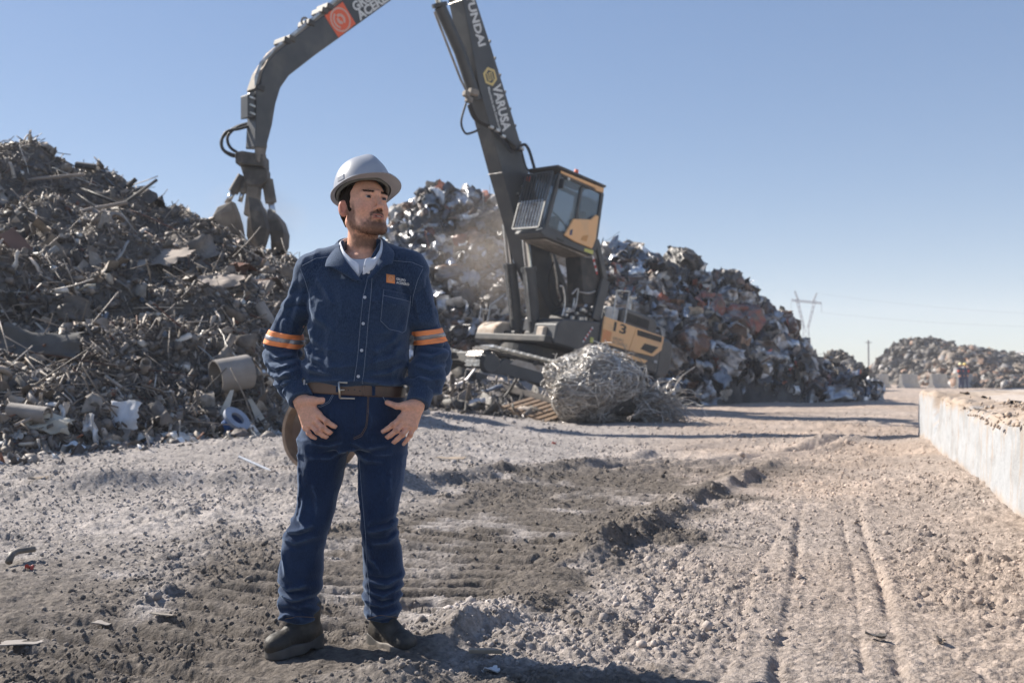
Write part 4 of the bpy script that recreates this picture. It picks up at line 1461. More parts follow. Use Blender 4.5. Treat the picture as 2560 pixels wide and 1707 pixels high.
hd.prism([(v.x, v.z) for v in (gw(596, 388), gw(612, 384), gw(665, 392), gw(666, 424), (gw(640, 420)), gw(597, 416))], -.28, .28)
hd.build('rotator_head', DUSTY, grab, bevel=.03)
hb = MB(); hb.prism([(v.x, v.z) for v in (gw(605, 418), gw(672, 426), gw(672, 458), gw(655, 470), gw(622, 468), gw(612, 440))], -.18, .18); hb.build('centre_body', DUSTY, grab, bevel=.04)
hb = MB(); hb.prism([(v.x, v.z) for v in (gw(622, 460), gw(652, 462), gw(645, 540), gw(612, 540))], -.14, .14); hb.build('centre_column', DUSTY, grab, bevel=.03)
for (a, b, w) in (((607, 440), (566, 510), .11), ((668, 450), (684, 545), .12), ((616, 448), (600, 505), .09)):
    cy = MB(); cy.tube([gw(*a), gw(*a).lerp(gw(*b), .6)], w, 10)
    cy = cy.build('tine_cylinder', DUSTY, grab, smooth=True, auto=40)
    MB().tube([gw(*a).lerp(gw(*b), .55), gw(*b)], w * .55, 10).build('piston_rod', CHROME, cy, smooth=True)
def tine(rows, wid, dep, name='tine'):
    """curved shell: rows of (outer px, inner px) from hinge to tip"""
    b = MB()
    vs, fs = [], []
    n = len(rows)
    for (o, i, k) in rows:
        po, pi_ = gw(*o), gw(*i)
        for p, s in ((po, -1), (po, 1), (pi_, 1), (pi_, -1)):
            vs.append(p + Vector((0, s * wid * k + dep, 0)))
    for r in range(n - 1):
        for k in range(4):
            fs.append((r * 4 + k, r * 4 + (k + 1) % 4, r * 4 + 4 + (k + 1) % 4, r * 4 + 4 + k))
    fs += [(3, 2, 1, 0), tuple(range(n * 4 - 4, n * 4))]
    b.add(vs, fs)
    return b.build(name, DUSTY, grab, bevel=.02)
tine([((692, 535), (672, 525), .5), ((708, 555), (676, 552), .9), ((717, 585), (682, 580), 1), ((716, 615), (684, 605), .9), ((706, 650), (680, 640), .35)], .30, 0)
tine([((548, 520), (585, 505), .5), ((540, 545), (592, 530), .9), ((552, 580), (600, 560), 1), ((575, 615), (606, 590), .9), ((608, 648), (614, 630), .35)], .28, 0)
tine([((606, 505), (640, 505), .5), ((600, 540), (650, 545), 1), ((598, 580), (640, 585), .9), ((612, 625), (630, 630), .4)], .22, .75)
tine([((640, 505), (668, 512), .5), ((648, 540), (680, 545), 1), ((652, 580), (690, 585), .9), ((662, 625), (680, 630), .4)], .20, -.6)
for k, rows in enumerate(([(636, 312), (600, 322), (566, 330), (554, 355), (562, 378), (600, 392)], [(638, 308), (598, 316), (570, 340), (575, 368), (604, 388)], [(636, 305), (590, 318), (556, 345), (556, 372), (580, 390), (602, 390)])):
    P = [at(a, b, G0.y - .15 + .15 * k) - G0 for a, b in rows]
    out = []
    for i in range(len(P) - 1):
        p0, p1, p2, p3 = P[max(i - 1, 0)], P[i], P[i + 1], P[min(i + 2, len(P) - 1)]
        for j in range(6):
            t = j / 6
            out.append(.5 * ((2 * p1) + (p2 - p0) * t + (2 * p0 - 5 * p1 + 4 * p2 - p3) * t * t + (3 * p1 - p0 - 3 * p2 + p3) * t ** 3))
    out.append(P[-1])
    MB().tube(out, .032, 6).build('hydraulic_hose', BLKP, grab, smooth=True)

DUSTY = DUSTY0
# ---------------------------------------------------------------- raised cab
CL, CR = HL, .56                                                    # near (left) and far sides
cab = MB()
zb = lambda rows: xz(rows, CL)
# side outline: bottom rear, bottom front, foot, front slope, roof
side = zb([(1480, 637), (1362, 588), (1352, 566), (1396, 436), (1408, 428), (1508, 472)])
fl = MB(); fl.prism(zb([(1481, 640), (1361, 592), (1351, 580), (1357, 571), (1484, 622)]), CR, CL); floor_o = fl.build('cab_floor', GREY, mach, bevel=.03)
un = MB(); un.prism(zb([(1470, 642), (1372, 601), (1368, 596), (1478, 640)]), CR + .08, CL - .08); un.build('floor_plate', DUSTY, mach)
rf = MB(); rf.prism(zb([(1391, 412), (1512, 464), (1511, 470), (1390, 419)]), CR - .08, CL + .06); roof = rf.build('cab_roof', GREYD, mach, bevel=.02)
rb = MB(); rb.prism(zb([(1402, 427), (1402, 433), (1486, 470), (1490, 477), (1507, 482), (1509, 471)]), CL - .02, CL + .02); rb.build('roof_trim', YEL, roof, bevel=.01)
bc = MB(); q = onp(1440, 433, CL - .45); bc.lathe([(.0, .12), (.05, .11), (.07, 0), (.0, 0)], 12, Matrix.Translation(q - Vector((0, 0, .02)))); bc.build('beacon', ORNG, roof)
def bar(a, b, w, d, yl, name, mt=GREY, up_=(0, 1, 0), parent=None):
    A, B2 = onp(*a, yl), onp(*b, yl)
    m = MB(); m.beam(A, B2, d, w, up=(0, 1, 0)) if False else m.beam(A, B2, w, d, up=(0, 1, 0))
    return m.build(name, mt, parent or mach, bevel=.012)
# pillars, near side
bar((1360, 578), (1399, 434), .11, .09, CL - .05, 'front_pillar')
bar((1453, 468), (1440, 540), .07, .08, CL - .05, 'door_pillar')
bar((1440, 540), (1428, 612), .07, .08, CL - .05, 'door_pillar')
bar((1504, 484), (1484, 628), .10, .09, CL - .05, 'rear_pillar')
bar((1404, 434), (1506, 482), .12, .08, CL - .05, 'top_rail')
bar((1364, 572), (1484, 620), .16, .08, CL - .05, 'bottom_rail')
for a, b, n_ in (((1360, 578), (1399, 434), 'front_pillar'), ((1504, 484), (1484, 628), 'rear_pillar'), ((1404, 434), (1506, 482), 'top_rail'), ((1364, 572), (1484, 620), 'bottom_rail')):
    A, B2 = onp(*a, CL), onp(*b, CL)
    A, B2 = Vector((A.x, CR + .05, A.z)), Vector((B2.x, CR + .05, B2.z))
    m = MB(); m.beam(A, B2, .09, .09, up=(0, 1, 0)); m.build(n_, GREY, mach)
# back wall, inside black seat and console, glass
bw = MB(); A, B2 = onp(1500, 490, CL), onp(1484, 625, CL); bw.beam((A.x + .02, (CL + CR) / 2, A.z), (B2.x + .02, (CL + CR) / 2, B2.z), (CL - CR) * .92, .03, up=(0, 1, 0)); bw.build('rear_window', GLASS, mach)
sg = onp(1440, 590, CL)
stt = MB(); stt.box((sg.x - .15, 1.02, sg.z + .05), (.5, .5, .14)); stt.box((sg.x - .42, 1.02, sg.z + .42), (.14, .48, .75)); stt.box((sg.x - .05, 1.30, sg.z + .12), (.45, .1, .22)); stt.box((sg.x + .45, 1.02, sg.z + .15), (.14, .4, .5))
stt.build('operator_seat', BLKP, mach, bevel=.04)
yl_hose = [onp(1378, 528, CL - .2), onp(1390, 538, CL - .2), onp(1404, 553, CL - .2), onp(1415, 567, CL - .2)]
MB().tube(yl_hose, .028, 6).build('yellow_cable', mat('cable_yellow', (.62, .42, .08), (.5, .34, .08), scale=9, rough=.5), mach)
def pane(rows, yl, name='window_pane'):
    pl = xz(rows, yl)
    b = MB(); b.prism(pl, yl - .006, yl + .006)
    return b.build(name, GLASS, mach)
pane([(1400, 440), (1452, 464), (1440, 540), (1428, 608), (1368, 575)], CL - .06, 'door_pane')
pane([(1458, 468), (1503, 488), (1488, 560), (1446, 545)], CL - .06)
# front screen and guard bars between near and far front edges
ftn, fbn = onp(1393, 436, CL), onp(1358, 574, CL)
ftf, fbf = Vector((ftn.x, CR, ftn.z)), Vector((fbn.x, CR, fbn.z))
fr_n = (fbn - ftn).cross(Vector((0, 1, 0))).normalized()
if fr_n.x < 0:
    fr_n = -fr_n
ws = MB()
ws.add([ftn, fbn, fbf, ftf, ftn + fr_n * .012, fbn + fr_n * .012, fbf + fr_n * .012, ftf + fr_n * .012], [(0, 1, 2, 3), (7, 6, 5, 4), (0, 4, 5, 1), (1, 5, 6, 2), (2, 6, 7, 3), (3, 7, 4, 0)])
ws.build('windscreen', GLASS, mach)
gd = MB()
g_o = fr_n * .16
gdn, gup = fbn + g_o, ftn + g_o
gframe = MB()
for a, b in ((gdn, gup), (Vector((gdn.x, CR, gdn.z)), Vector((gup.x, CR, gup.z))), (gdn, Vector((gdn.x, CR, gdn.z))), (gup, Vector((gup.x, CR, gup.z))), (gdn.lerp(gup, .48), Vector((gdn.lerp(gup, .48).x, CR, gdn.lerp(gup, .48).z)))):
    gframe.beam(a, b, .05, .04, up=fr_n)
gf = gframe.build('guard_frame', GREY, mach, bevel=.008)
for k in range(1, 9):
    y = CR + (CL - CR) * k / 9
    m_ = gdn.lerp(gup, .5); b = MB(); b.tube([(m_.x, y, m_.z), (gup.x, y, gup.z)], .026, 6); b.build('guard_bar', GREYD, gf)
    b = MB(); b.tube([(gdn.x, y, gdn.z), (m_.x, y, m_.z)], .026, 6); b.build('guard_bar', WORN, gf)
    b = MB(); a_, c_ = gdn.lerp(gup, .47), gdn.lerp(gup, .5); b.tube([(a_.x, y, a_.z), (c_.x, y, c_.z)], .034, 6); b.build('guard_clip', WORN, gf)
b = MB(); b.beam(fbn + Vector((.06, 0, .02)), onp(1340, 575, CL), .03, .03); b.build('grab_handle', WORN, mach)
# orange lower door panel of the cab
pn = MB(); pn.prism(zb([(1408, 588), (1431, 547), (1474, 549), (1488, 537), (1494, 541), (1487, 598), (1478, 622), (1434, 604)]), CL - .01, CL + .05); cpan = pn.build('cab_side_cover', YEL, mach, bevel=.025, seg=3)
rc = MB(); rc.prism(zb([(1453, 590), (1467, 588), (1462, 604), (1448, 600)]), CL + .049, CL + .056); rc.build('cover_recess', mat('recess_orange', (.62, .29, .08), (.55, .27, .09), scale=3, rough=.5), cpan)
b = MB(); b.prism(zb([(1422, 575), (1428, 574), (1426, 588), (1420, 588)]), CL + .050, CL + .056); b.build('blue_sticker', mat('sticker_blue', (.06, .07, .16), (.05, .06, .12), scale=12, rough=.5), cpan)
b = MB(); b.prism(zb([(1461, 621), (1483, 626), (1482, 636), (1460, 628)]), CL + .001, CL + .008); b.build('lime_label', LIME, floor_o)
b = MB(); b.prism(zb([(1392, 594), (1410, 601), (1408, 606), (1393, 600)]), CL + .001, CL + .012); b.build('step_slot', BLKP, floor_o)
mr = MB(); mr.box(onp(1404, 459, CL + .14), (.08, .14, .26)); mr.build('mirror', BLKP, mach, bevel=.03)
b = MB(); b.lathe([(0, .04), (.035, .03), (.04, 0)], 10, Matrix.Translation(onp(1421, 448, CL - .005)) @ Matrix.Rotation(-math.pi / 2, 4, 'X')); b.build('lamp', LETW, mach)
# cab riser: parallelogram arms and box behind
for yl in (1.35, .7):
    r_ = MB(); r_.beam(onp(1490, 600, yl), onp(1512, 700, yl), .16, .10, up=(0, 1, 0)); r_.beam(onp(1512, 700, yl), onp(1488, 800, yl), .30, .10, up=(0, 1, 0))
    ra = r_.build('riser_arm', GREY, mach, bevel=.02)
r_ = MB(); r_.prism(xz([(1432, 642), (1482, 650), (1502, 740), (1486, 760), (1440, 760)], 1.0), .72, 1.28); r_.build('riser_box', GREYD, mach, bevel=.03)
r_ = MB(); r_.tube([onp(1452, 640, 1.0), onp(1452, 665, 1.0)], .11, 14); r_.build('piston_rod', CHROME, mach)
st, en = onp(1482, 640, 1.42), onp(1493, 686, 1.42)
for k in range(6):
    a, b2 = st.lerp(en, k / 6), st.lerp(en, (k + 1) / 6)
    m = MB(); m.beam(a, b2, .05, .012, up=(0, 1, 0)); m.build('hazard_stripe', RED if k % 2 else LETW, mach)
r_ = MB(); r_.prism(xz([(1395, 860), (1410, 790), (1440, 768), (1490, 768), (1500, 860)], .9), .35, 1.2); r_.build('riser_base', GREYD, mach, bevel=.04)
for rows in ([(1430, 735), (1445, 722), (1440, 760), (1432, 780)], [(1450, 730), (1470, 733), (1488, 728)], [(1481, 775), (1490, 750), (1494, 742)], [(1405, 790), (1412, 760), (1408, 720), (1400, 715)], [(1424, 780), (1432, 770), (1436, 745)]):
    hose(rows, 1.3, .026, 'oil_pipe', mach, WORN)
vb = MB()
rd = random.Random(3)
for k in range(16):
    vb.box(onp(rd.uniform(1392, 1490), rd.uniform(772, 800), 1.25), (rd.uniform(.05, .14), .08, rd.uniform(.04, .1)))
vb.build('valve_block', WORN, mach, bevel=.012)
an = MB(); an.tube([onp(1503, 618, 1.3), onp(1508, 595, 1.3)], .012, 5); an.build('aerial', GREYD, mach)
# ================================================================== WIRE TANGLE
def wire_tangle():
    root = empty('wire_tangle', at(1490, 1062, 20.3))
    root.location.z = gz(root.location.x, root.location.y) - .03
    tag(root, 'big ball of tangled silver wire on the ground before the excavator', 'wire ball')
    rs = np.random.RandomState(9)
    steel = attr_mat('wire_steel', rough=.34, spec=.5, vary=.3, vscale=5, alpha_metal=True)
    def wires(n, name, fn, r0, r1, seg=15):
        V, F, C = [], [], []
        nb = 0
        for i in range(n):
            P = fn(i)
            m = len(P)
            t = np.gradient(P, axis=0)
            t /= np.linalg.norm(t, axis=1)[:, None] + 1e-9
            a = np.cross(t, np.array([.3, .5, .8]))
            a /= np.linalg.norm(a, axis=1)[:, None] + 1e-9
            b = np.cross(t, a)
            r = rs.uniform(r0, r1)
            ring = np.stack([P + (a * math.cos(k * 2.0944) + b * math.sin(k * 2.0944)) * r for k in range(3)], 1)
            V.append(ring.reshape(-1, 3))
            idm = nb + np.arange(m * 3).reshape(m, 3)
            for k in range(3):
                j = (k + 1) % 3
                F.append(np.stack([idm[:-1, k], idm[:-1, j], idm[1:, j]], -1))
                F.append(np.stack([idm[:-1, k], idm[1:, j], idm[1:, k]], -1))
            c = palette(rs, 1, [(.62, .60, .575, .35), (.46, .44, .42, .3), (.25, .23, .21, .1), (.38, .33, .28, .0)], (6, 5, 2, 3))
            C.append(np.repeat(c, m * 3, 0))
            nb += m * 3
        me = np_mesh(name, np.concatenate(V), np.concatenate(F))
        set_col(me, np.concatenate(C))
        o = mesh_obj(name, me, steel, root, True)
        o['kind'] = 'stuff'
    rad = np.array([.98, .92, .72])
    def loop(i):
        # a stretch of curl lying in the outer layers of the ball
        u = rs.randn(3); u /= np.linalg.norm(u)
        v = np.cross(u, rs.randn(3)); v /= np.linalg.norm(v)
        s = rs.uniform(.3, 1.6)
        ph = np.linspace(-s, s, 15)
        rr = rs.uniform(.62, 1.0) ** .6
        wob = rs.randn(3, 3) * .13
        P = rr * (np.cos(ph)[:, None] * u + np.sin(ph)[:, None] * v)
        for k in range(3):
            P = P + np.sin(ph * (2 + 2 * k) + rs.rand() * 6)[:, None] * wob[k] / (1 + .4 * k)
        nrm = np.linalg.norm(P * np.array([1, 1, 1]), axis=1)
        P = P / np.maximum(nrm / 1.04, 1)[:, None]
        P = P * (1 + .26 * noise3(P[:, 0] * 1.7, P[:, 1] * 1.7, P[:, 2] * 1.7))[:, None]
        P = P * rad
        P[:, 2] = np.maximum(P[:, 2] + .72, .01)
        return P
    wires(2100, 'wire_coils', loop, .006, .0105)
    def tail(i):
        p = np.array([rs.uniform(.7, 1.0), rs.uniform(-.5, .3), rs.uniform(.05, .5)])
        d = np.array([rs.uniform(.5, 1.0), rs.uniform(-.4, .3), rs.uniform(-.05, .7)])
        L = rs.uniform(.4, 1.45)
        t = np.linspace(0, 1, 13)
        q = p + d * (t * L)[:, None] + np.array([0, 0, -1.0]) * (t ** 2 * rs.uniform(.1, .6) * L)[:, None]
        q = q + np.stack([np.sin(t * rs.uniform(4, 10) + rs.rand() * 6) * .13 * t for _ in range(3)], -1)
        q[:, 2] = np.maximum(q[:, 2], .01)
        return q
    wires(260, 'loose_wire_ends', tail, .007, .012)
    def fuzz(i):
        u = rs.randn(3); u /= np.linalg.norm(u); u[2] = abs(u[2])
        t = np.linspace(0, 1, 12)
        c = rs.randn(3) * .4
        q = u * rad * (.8 + .45 * np.sin(t * 3.0) * rs.uniform(.3, .9))[:, None] + c * (t - .5)[:, None]
        q[:, 2] = np.maximum(q[:, 2] + .7, .01)
        return q
    wires(320, 'stray_loops', fuzz, .006, .01)
    # dark block added inside the ball to keep light from passing through
    v, f = bale_proto(77, .10)
    me = np_mesh('light_block_core', v * np.array([1.3, 1.35, 1.05]) + np.array([0, .05, .62]), f)
    mesh_obj('light_block_core', me, mat('core_dark', (.05, .048, .046), (.12, .115, .11), scale=20, rough=.8, metal=.3, bump=.03, bscale=40), root)
wire_tangle()

# ================================================================== DEBRIS ROUND THE MACHINE'S MOUND
class Spot:
    """scatter target on the bare ground, given as a picture-even region"""
    def __init__(s, root, fn):
        s.root, s.fn, s.ctr = root, fn, np.array(root.location)
    def sample(s, n, rs):
        x, y = s.fn(n, rs)
        z = ground_base(x, y)
        e = .1
        nn = np.stack([-(ground_base(x + e, y) - z) / e, -(ground_base(x, y + e) - z) / e, np.ones(n)], -1)
        nn /= np.linalg.norm(nn, axis=1)[:, None]
        return np.stack([x, y, z], -1), nn
md = empty('mound_debris', (-.8, 22.0, 0))
tag(md, 'splintered boards and grey scrap littering the mound under the crawler tracks', 'debris')
rs = np.random.RandomState(41)
def _mfn(n, rs):
    return np.clip(rs.normal(-.4, 1.7, n), -3.4, 3.0), rs.uniform(20.3, 22.9, n)
sp = Spot(md, _mfn)
MCOL = [(.06, .055, .05, 0), (.11, .10, .09, 0), (.20, .17, .145, 0), (.34, .29, .245, 0), (.45, .43, .42, .5), (.20, .24, .32, 0)]
scatter(sp, 'board_splinters', SCRAP, 700, {'strip': 5, 'plate': 1.2, 'rod': 2}, (.2, .9, 1.9), MCOL, (4, 5, 5, 3, 1, .3), rs, wild=.22, lift=.03)
scatter(sp, 'mound_fines', SCRAP, 2600, {'chunk': 3, 'crumple': .6, 'plate': 1, 'sliver': 3}, (.06, .28, 2.2), MCOL, (5, 5, 4, 2, .7, .2), rs, wild=.5, lift=.04)
# pallet lying on the slope
def pallet():
    r = empty('wooden_pallet', at(1345, 1035, 20.9))
    r.location.z = gz(r.location.x, r.location.y) + .06
    r.rotation_euler = (RAD(10), RAD(14), RAD(-38))
    tag(r, 'broken wooden pallet on the slope left of the wire ball', 'pallet')
    wood = mat('pallet_wood', (.30, .21, .14), (.18, .12, .08), scale=5, rough=.85, stretch=(1, 6, 1), bump=.004)
    for k in range(7):
        b = MB(); b.box((-.55 + k * .18, 0, .11), (.10, 1.0, .022)); b.build('board', wood, r)
    for y in (-.45, 0, .45):
        b = MB(); b.box((0, y, .05), (1.2, .10, .09)); b.build('stringer', wood, r)
pallet()
b = MB(); b.box((0, 0, .02), (1.5, .45, .04)); o = b.build('steel_channel', DUSTY, bevel=.008)
b2 = MB(); b2.box((0, .21, .08), (1.5, .03, .12)); b2.box((0, -.21, .08), (1.5, .03, .12)); b2.build('flange', DUSTY, o)
o.location = at(1335, 985, 22.0); o.location.z = gz(o.location.x, o.location.y) + .10; o.rotation_euler = (RAD(-14), RAD(12), RAD(-32))
tag(o, 'flat grey steel channel lying on the mound beside the crawler track', 'steel channel')

# ================================================================== PIECES ONE CAN NAME ON AND BEFORE THE BROWN HEAP
TANP = mat('tan_dusty_sheet', (.36, .30, .26), (.27, .225, .19), scale=3, rough=.85, bump=.004)
RUSTY = mat('rusty_plate', (.22, .14, .10), (.13, .09, .07), scale=5, rough=.85, bump=.005, dirt=(.30, .25, .21), dscale=3)
WHITEP = mat('white_plastic', (.66, .67, .70), (.50, .51, .53), scale=5, rough=.5, bump=.004, dirt=(.36, .32, .29), dscale=4, dlo=.55, dhi=.8)
BLUEP = mat('blue_paint', (.035, .11, .32), (.05, .13, .30), scale=6, rough=.45, dirt=(.20, .15, .12), dscale=7, dlo=.6, dhi=.72)
GREYP = mat('grey_pipe', (.30, .27, .245), (.22, .195, .175), scale=4, rough=.75, bump=.004)

def on_heap(px, py, heap=None):
    """first hit of the photo pixel's ray with the brown heap (or the ground)"""
    heap = heap or heap_l
    d = ray(px, py)
    Y = np.arange(5.0, 20.0, .02)
    X, Z = d.x / d.y * Y, EYE + d.z / d.y * Y
    H = np.maximum(heap.h(X, Y), ground_base(X, Y))
    i = int(np.argmax(Z < H))
    return Vector((X[i], Y[i], H[i]))

def crumpled(name, label, cat, loc, dims, rot, mt, seed, bend=.25, n=12, th=.01, shape=None, group=None):
    r2 = np.random.RandomState(seed)
    g = np.stack(np.meshgrid(np.linspace(-.5, .5, n), np.linspace(-.5, .5, n), indexing='ij'), -1)
    P = np.concatenate([g, np.zeros((n, n, 1))], -1)
    P[..., 2] = bend * (fbm3(P * 2.3 + seed * 5.1, 3)) + bend * .8 * (P[..., 0] ** 2)
    e = np.abs(P[..., :2]).max(-1)
    P[..., :2] *= (1 - .18 * (e > .42)[..., None] * r2.rand(n, n, 1))
    if shape:
        P[..., 1] *= np.interp(P[..., 0], [-.5, 0, .5], shape)
    P = P * np.array(dims)
    t = P.reshape(-1, 3)
    idm = np.arange(n * n).reshape(n, n)
    q = np.stack([idm[:-1, :-1], idm[1:, :-1], idm[1:, 1:], idm[:-1, 1:]], -1).reshape(-1, 4)
    rim = np.concatenate([idm[0, :], idm[1:, -1], idm[-1, -2::-1], idm[-2:0:-1, 0]])
    m = n * n
    side = np.stack([np.roll(rim, -1), rim, rim + m, np.roll(rim, -1) + m], -1)
    V = np.concatenate([t, t - np.array([0, 0, th])])
    o = mesh_obj(name, np_mesh(name, V, np.concatenate([q, q[:, ::-1] + m, side])), mt, None, True)
    o.data.set_sharp_from_angle(angle=RAD(40))
    o.location = loc
    o.rotation_euler = rot
    tag(o, label, cat, group)
    return o

def pipe_obj(name, label, cat, loc, r, L, rot, mt, wall=.9, group=None):
    o = MB().lathe([(r * wall, -L / 2), (r, -L / 2), (r, L / 2), (r * wall, L / 2), (r * wall, -L / 2)], 36).build(name, mt, None, smooth=True, auto=40)
    o.location = loc
    o.rotation_euler = rot
    return tag(o, label, cat, group)

def face_rot(axis):
    return Vector(axis).to_track_quat('Z', 'Y').to_euler()

p = on_heap(592, 985); pipe_obj('concrete_pipe', 'short wide tan pipe section open towards the left at the heap foot', 'pipe', p + Vector((.0, -.22, .24)), .215, .44, face_rot((-.72, -.60, -.16)), GREYP, .9)
MB().lathe([(.0, -.16), (.19, -.16), (.19, -.17), (.0, -.17)], 28).build('shade_disc', GREYD, bpy.data.objects['concrete_pipe'])  # dark disc added for the shade inside the pipe
p = on_heap(668, 800); pipe_obj('steel_tube', 'thin ribbed tube leaning on the heap near the man\'s sleeve', 'tube', p + Vector((0, -.05, .05)), .085, .42, face_rot((-.5, .1, .8)), GREYP, .85)
p = on_heap(405, 650); crumpled('sheet_panel', 'large pinkish tan flat sheet half buried high on the brown heap', 'sheet', p + Vector((0, -.08, .06)), (1.15, .72, .5), (RAD(34), RAD(8), RAD(-32)), TANP, 3, .10, shape=(.35, 1, .8))
p = on_heap(555, 710); crumpled('sheet_panel', 'smaller tan sheet lying right of the large half buried sheet', 'sheet', p + Vector((0, -.08, .05)), (.85, .45, .4), (RAD(38), RAD(4), RAD(-14)), TANP, 4, .12, shape=(.5, 1, .6))
p = on_heap(650, 720); crumpled('sheet_panel', 'narrow tan sheet at the right end of the brown heap', 'sheet', p + Vector((0, -.08, .05)), (.5, .3, .4), (RAD(38), RAD(10), RAD(-24)), TANP, 5, .12)
p = on_heap(58, 630); b = MB(); b.box((0, 0, 0), (.60, .26, .07)); o = b.build('board', mat('red_brown_board', (.20, .115, .09), (.15, .09, .07), scale=4, rough=.8), bevel=.008); o.location = p + Vector((0, -.1, .05)); o.rotation_euler = (RAD(50), RAD(48), RAD(8)); tag(o, 'reddish brown rectangular board tilted on the heap at the far left', 'board')
p = on_heap(110, 870); crumpled('sheet_panel', 'dark grey torn plate with a curved cut edge low on the heap', 'sheet', p + Vector((0, -.12, .05)), (1.0, .55, .5), (RAD(55), RAD(4), RAD(6)), mat('dark_plate', (.12, .115, .11), (.08, .075, .07), scale=4, rough=.8), 6, .14, shape=(1.2, .55, .8))
p = on_heap(232, 540); b = MB(); b.tube([(-.62, 0, .0), (0, .02, .04), (.62, 0, 0)], .035, 8); o = b.build('pole', TANP, smooth=True, auto=40); o.location = p + Vector((0, -.1, .05)); o.rotation_euler = (0, RAD(-16), RAD(12)); tag(o, 'pale wooden pole lying across the upper brown heap', 'pole')
p = on_heap(100, 465); b = MB(); b.tube([(-.8, 0, .0), (0, .02, .04), (.8, 0, 0)], .03, 8); o = b.build('pole', TANP, smooth=True, auto=40); o.location = p + Vector((0, -.1, .06)); o.rotation_euler = (0, RAD(-9), RAD(5)); tag(o, 'long pale pole near the left edge below the heap crest', 'pole')
# bent bar that sticks out of the crest
b = MB(); P = [at(200, 470, 17.6), at(290, 507, 17.4), at(318, 503, 17.5), at(350, 480, 17.6), at(392, 450, 17.8)]
b.tube(P, .028, 6); o = b.build('bent_bar', GREYD, smooth=True); tag(o, 'dark bent bar rising out of the heap crest against the sky', 'bar')
b = MB(); P = [at(310, 575, 16.2), at(318, 600, 16.0), at(312, 625, 15.9), at(295, 650, 15.8)]
b.tube(P, .02, 6); o = b.build('bent_bar', TANP, smooth=True); tag(o, 'thin curved pale rod in the hollow of the brown heap', 'bar')
b = MB(); b.tube([at(190, 412, 18.6), at(238, 418, 18.6)], .06, 6); o = b.build('square_beam', GREYD); tag(o, 'short dark beam end poking out of the heap crest', 'beam')
b = MB(); b.box((0, 0, 0), (.09, .05, .75)); o = b.build('square_beam', GREYD); o.location = at(48, 374, 19.2); o.rotation_euler = (0, RAD(60), .2); tag(o, 'dark plank sticking up from the top left of the heap', 'beam')
# small bright strip
p = on_heap(228, 728); b = MB(); b.tube([p + Vector((-.10, -.15, -.02)), p + Vector((0, -.16, .05)), p + Vector((.12, -.15, .06))], .018, 6); o = b.build('bent_strip', mat('cream_plastic', (.66, .58, .44), (.6, .52, .4), scale=8, rough=.5), smooth=True); tag(o, 'small bright cream curved strip in the middle of the brown heap', 'strip')

# foot of the heap: white plastics, flanged blue fitting, wedge boards
gp_ = lambda px, py, up_=0.0: on_heap(px, py) + Vector((0, 0, up_))
crumpled('plastic_sheet', 'crumpled pale blue plastic sheet standing at the foot of the heap', 'plastic', gp_(312, 1082, .17), (.36, .36, .3), (RAD(74), RAD(5), RAD(-8)), WHITEP, 11, .12, shape=(.75, 1.05, .85))
crumpled('plastic_sack', 'long white crumpled plastic sack hanging down before the heap', 'sack', gp_(224, 1122, .17), (.16, .42, .3), (RAD(80), RAD(-8), RAD(10)), WHITEP, 12, .30, shape=(.6, 1, .8))
crumpled('metal_trim', 'flattened cream metal sheet at the foot of the heap on the left', 'sheet', gp_(118, 1082, .07), (.48, .30, .3), (RAD(48), RAD(8), RAD(14)), mat('cream_sheet', (.50, .47, .40), (.40, .37, .31), scale=5, rough=.5), 13, .28, shape=(.4, 1, .8))
# blue flanged fitting
root = empty('flanged_fitting', gp_(575, 1088, .10)); root.rotation_euler = face_rot((.62, -.30, .62))
tag(root, 'blue flanged pipe fitting lying at the heap foot', 'pipe fitting')
MB().lathe([(.095, -.22), (.095, .10)], 28).build('barrel', BLUEP, root, smooth=True)
MB().lathe([(.075, .10), (.15, .10), (.15, .135), (.075, .135), (.075, .10)], 32).build('flange', mat('pale_blue_flange', (.28, .32, .40), (.22, .25, .31), scale=8, rough=.6), root, smooth=True, auto=40)
MB().lathe([(.0, -.22), (.13, -.22), (.13, -.255), (.0, -.255)], 32).build('flange', BLUEP, root, smooth=True, auto=40)
root.scale = (1.15, 1.15, 1.15)
for (px, py, ang, nm, lab) in ((645, 1060, -28, 'wedge_board', 'pale pointed board leaning right of the blue fitting'), (568, 1045, 18, 'wedge_board', 'pale triangular board standing behind the blue fitting')):
    p = gp_(px, py); b = MB(); b.prism([(-.06, -.16), (.06, -.16), (.02, .22), (-.02, .2)], -.012, .012); o = b.build(nm, mat('pale_board_%d' % px, (.55, .52, .46), (.44, .41, .36), scale=6, rough=.7)); o.location = p + Vector((0, -.05, .14)); o.rotation_euler = (RAD(-10), RAD(ang), RAD(10)); tag(o, lab, 'board')
for k, (px, py, r, ax, lab) in enumerate(((545, 1070, .085, (.25, -.8, .5), 'tan round plastic cap beside the blue fitting'), (508, 1068, .07, (-.3, -.7, .6), 'second tan round cap left of the blue fitting'))):
    o = MB().lathe([(r * .45, -.03), (r, -.03), (r, .03), (r * .7, .035), (r * .45, -.0), (r * .45, -.03)], 24).build('round_cap', GREYP, None, True, auto=40); o.location = gp_(px, py, .07); o.rotation_euler = face_rot(ax); tag(o, lab, 'cap')
o = MB().lathe([(.1, -.04), (.15, -.04), (.15, .04), (.1, .04), (.1, -.04)], 24).build('steel_ring', GREYP, None, True, auto=40); o.location = gp_(115, 955, .04); o.rotation_euler = face_rot((.2, -.5, .8)); tag(o, 'grey steel ring lying low on the heap at the left', 'ring')
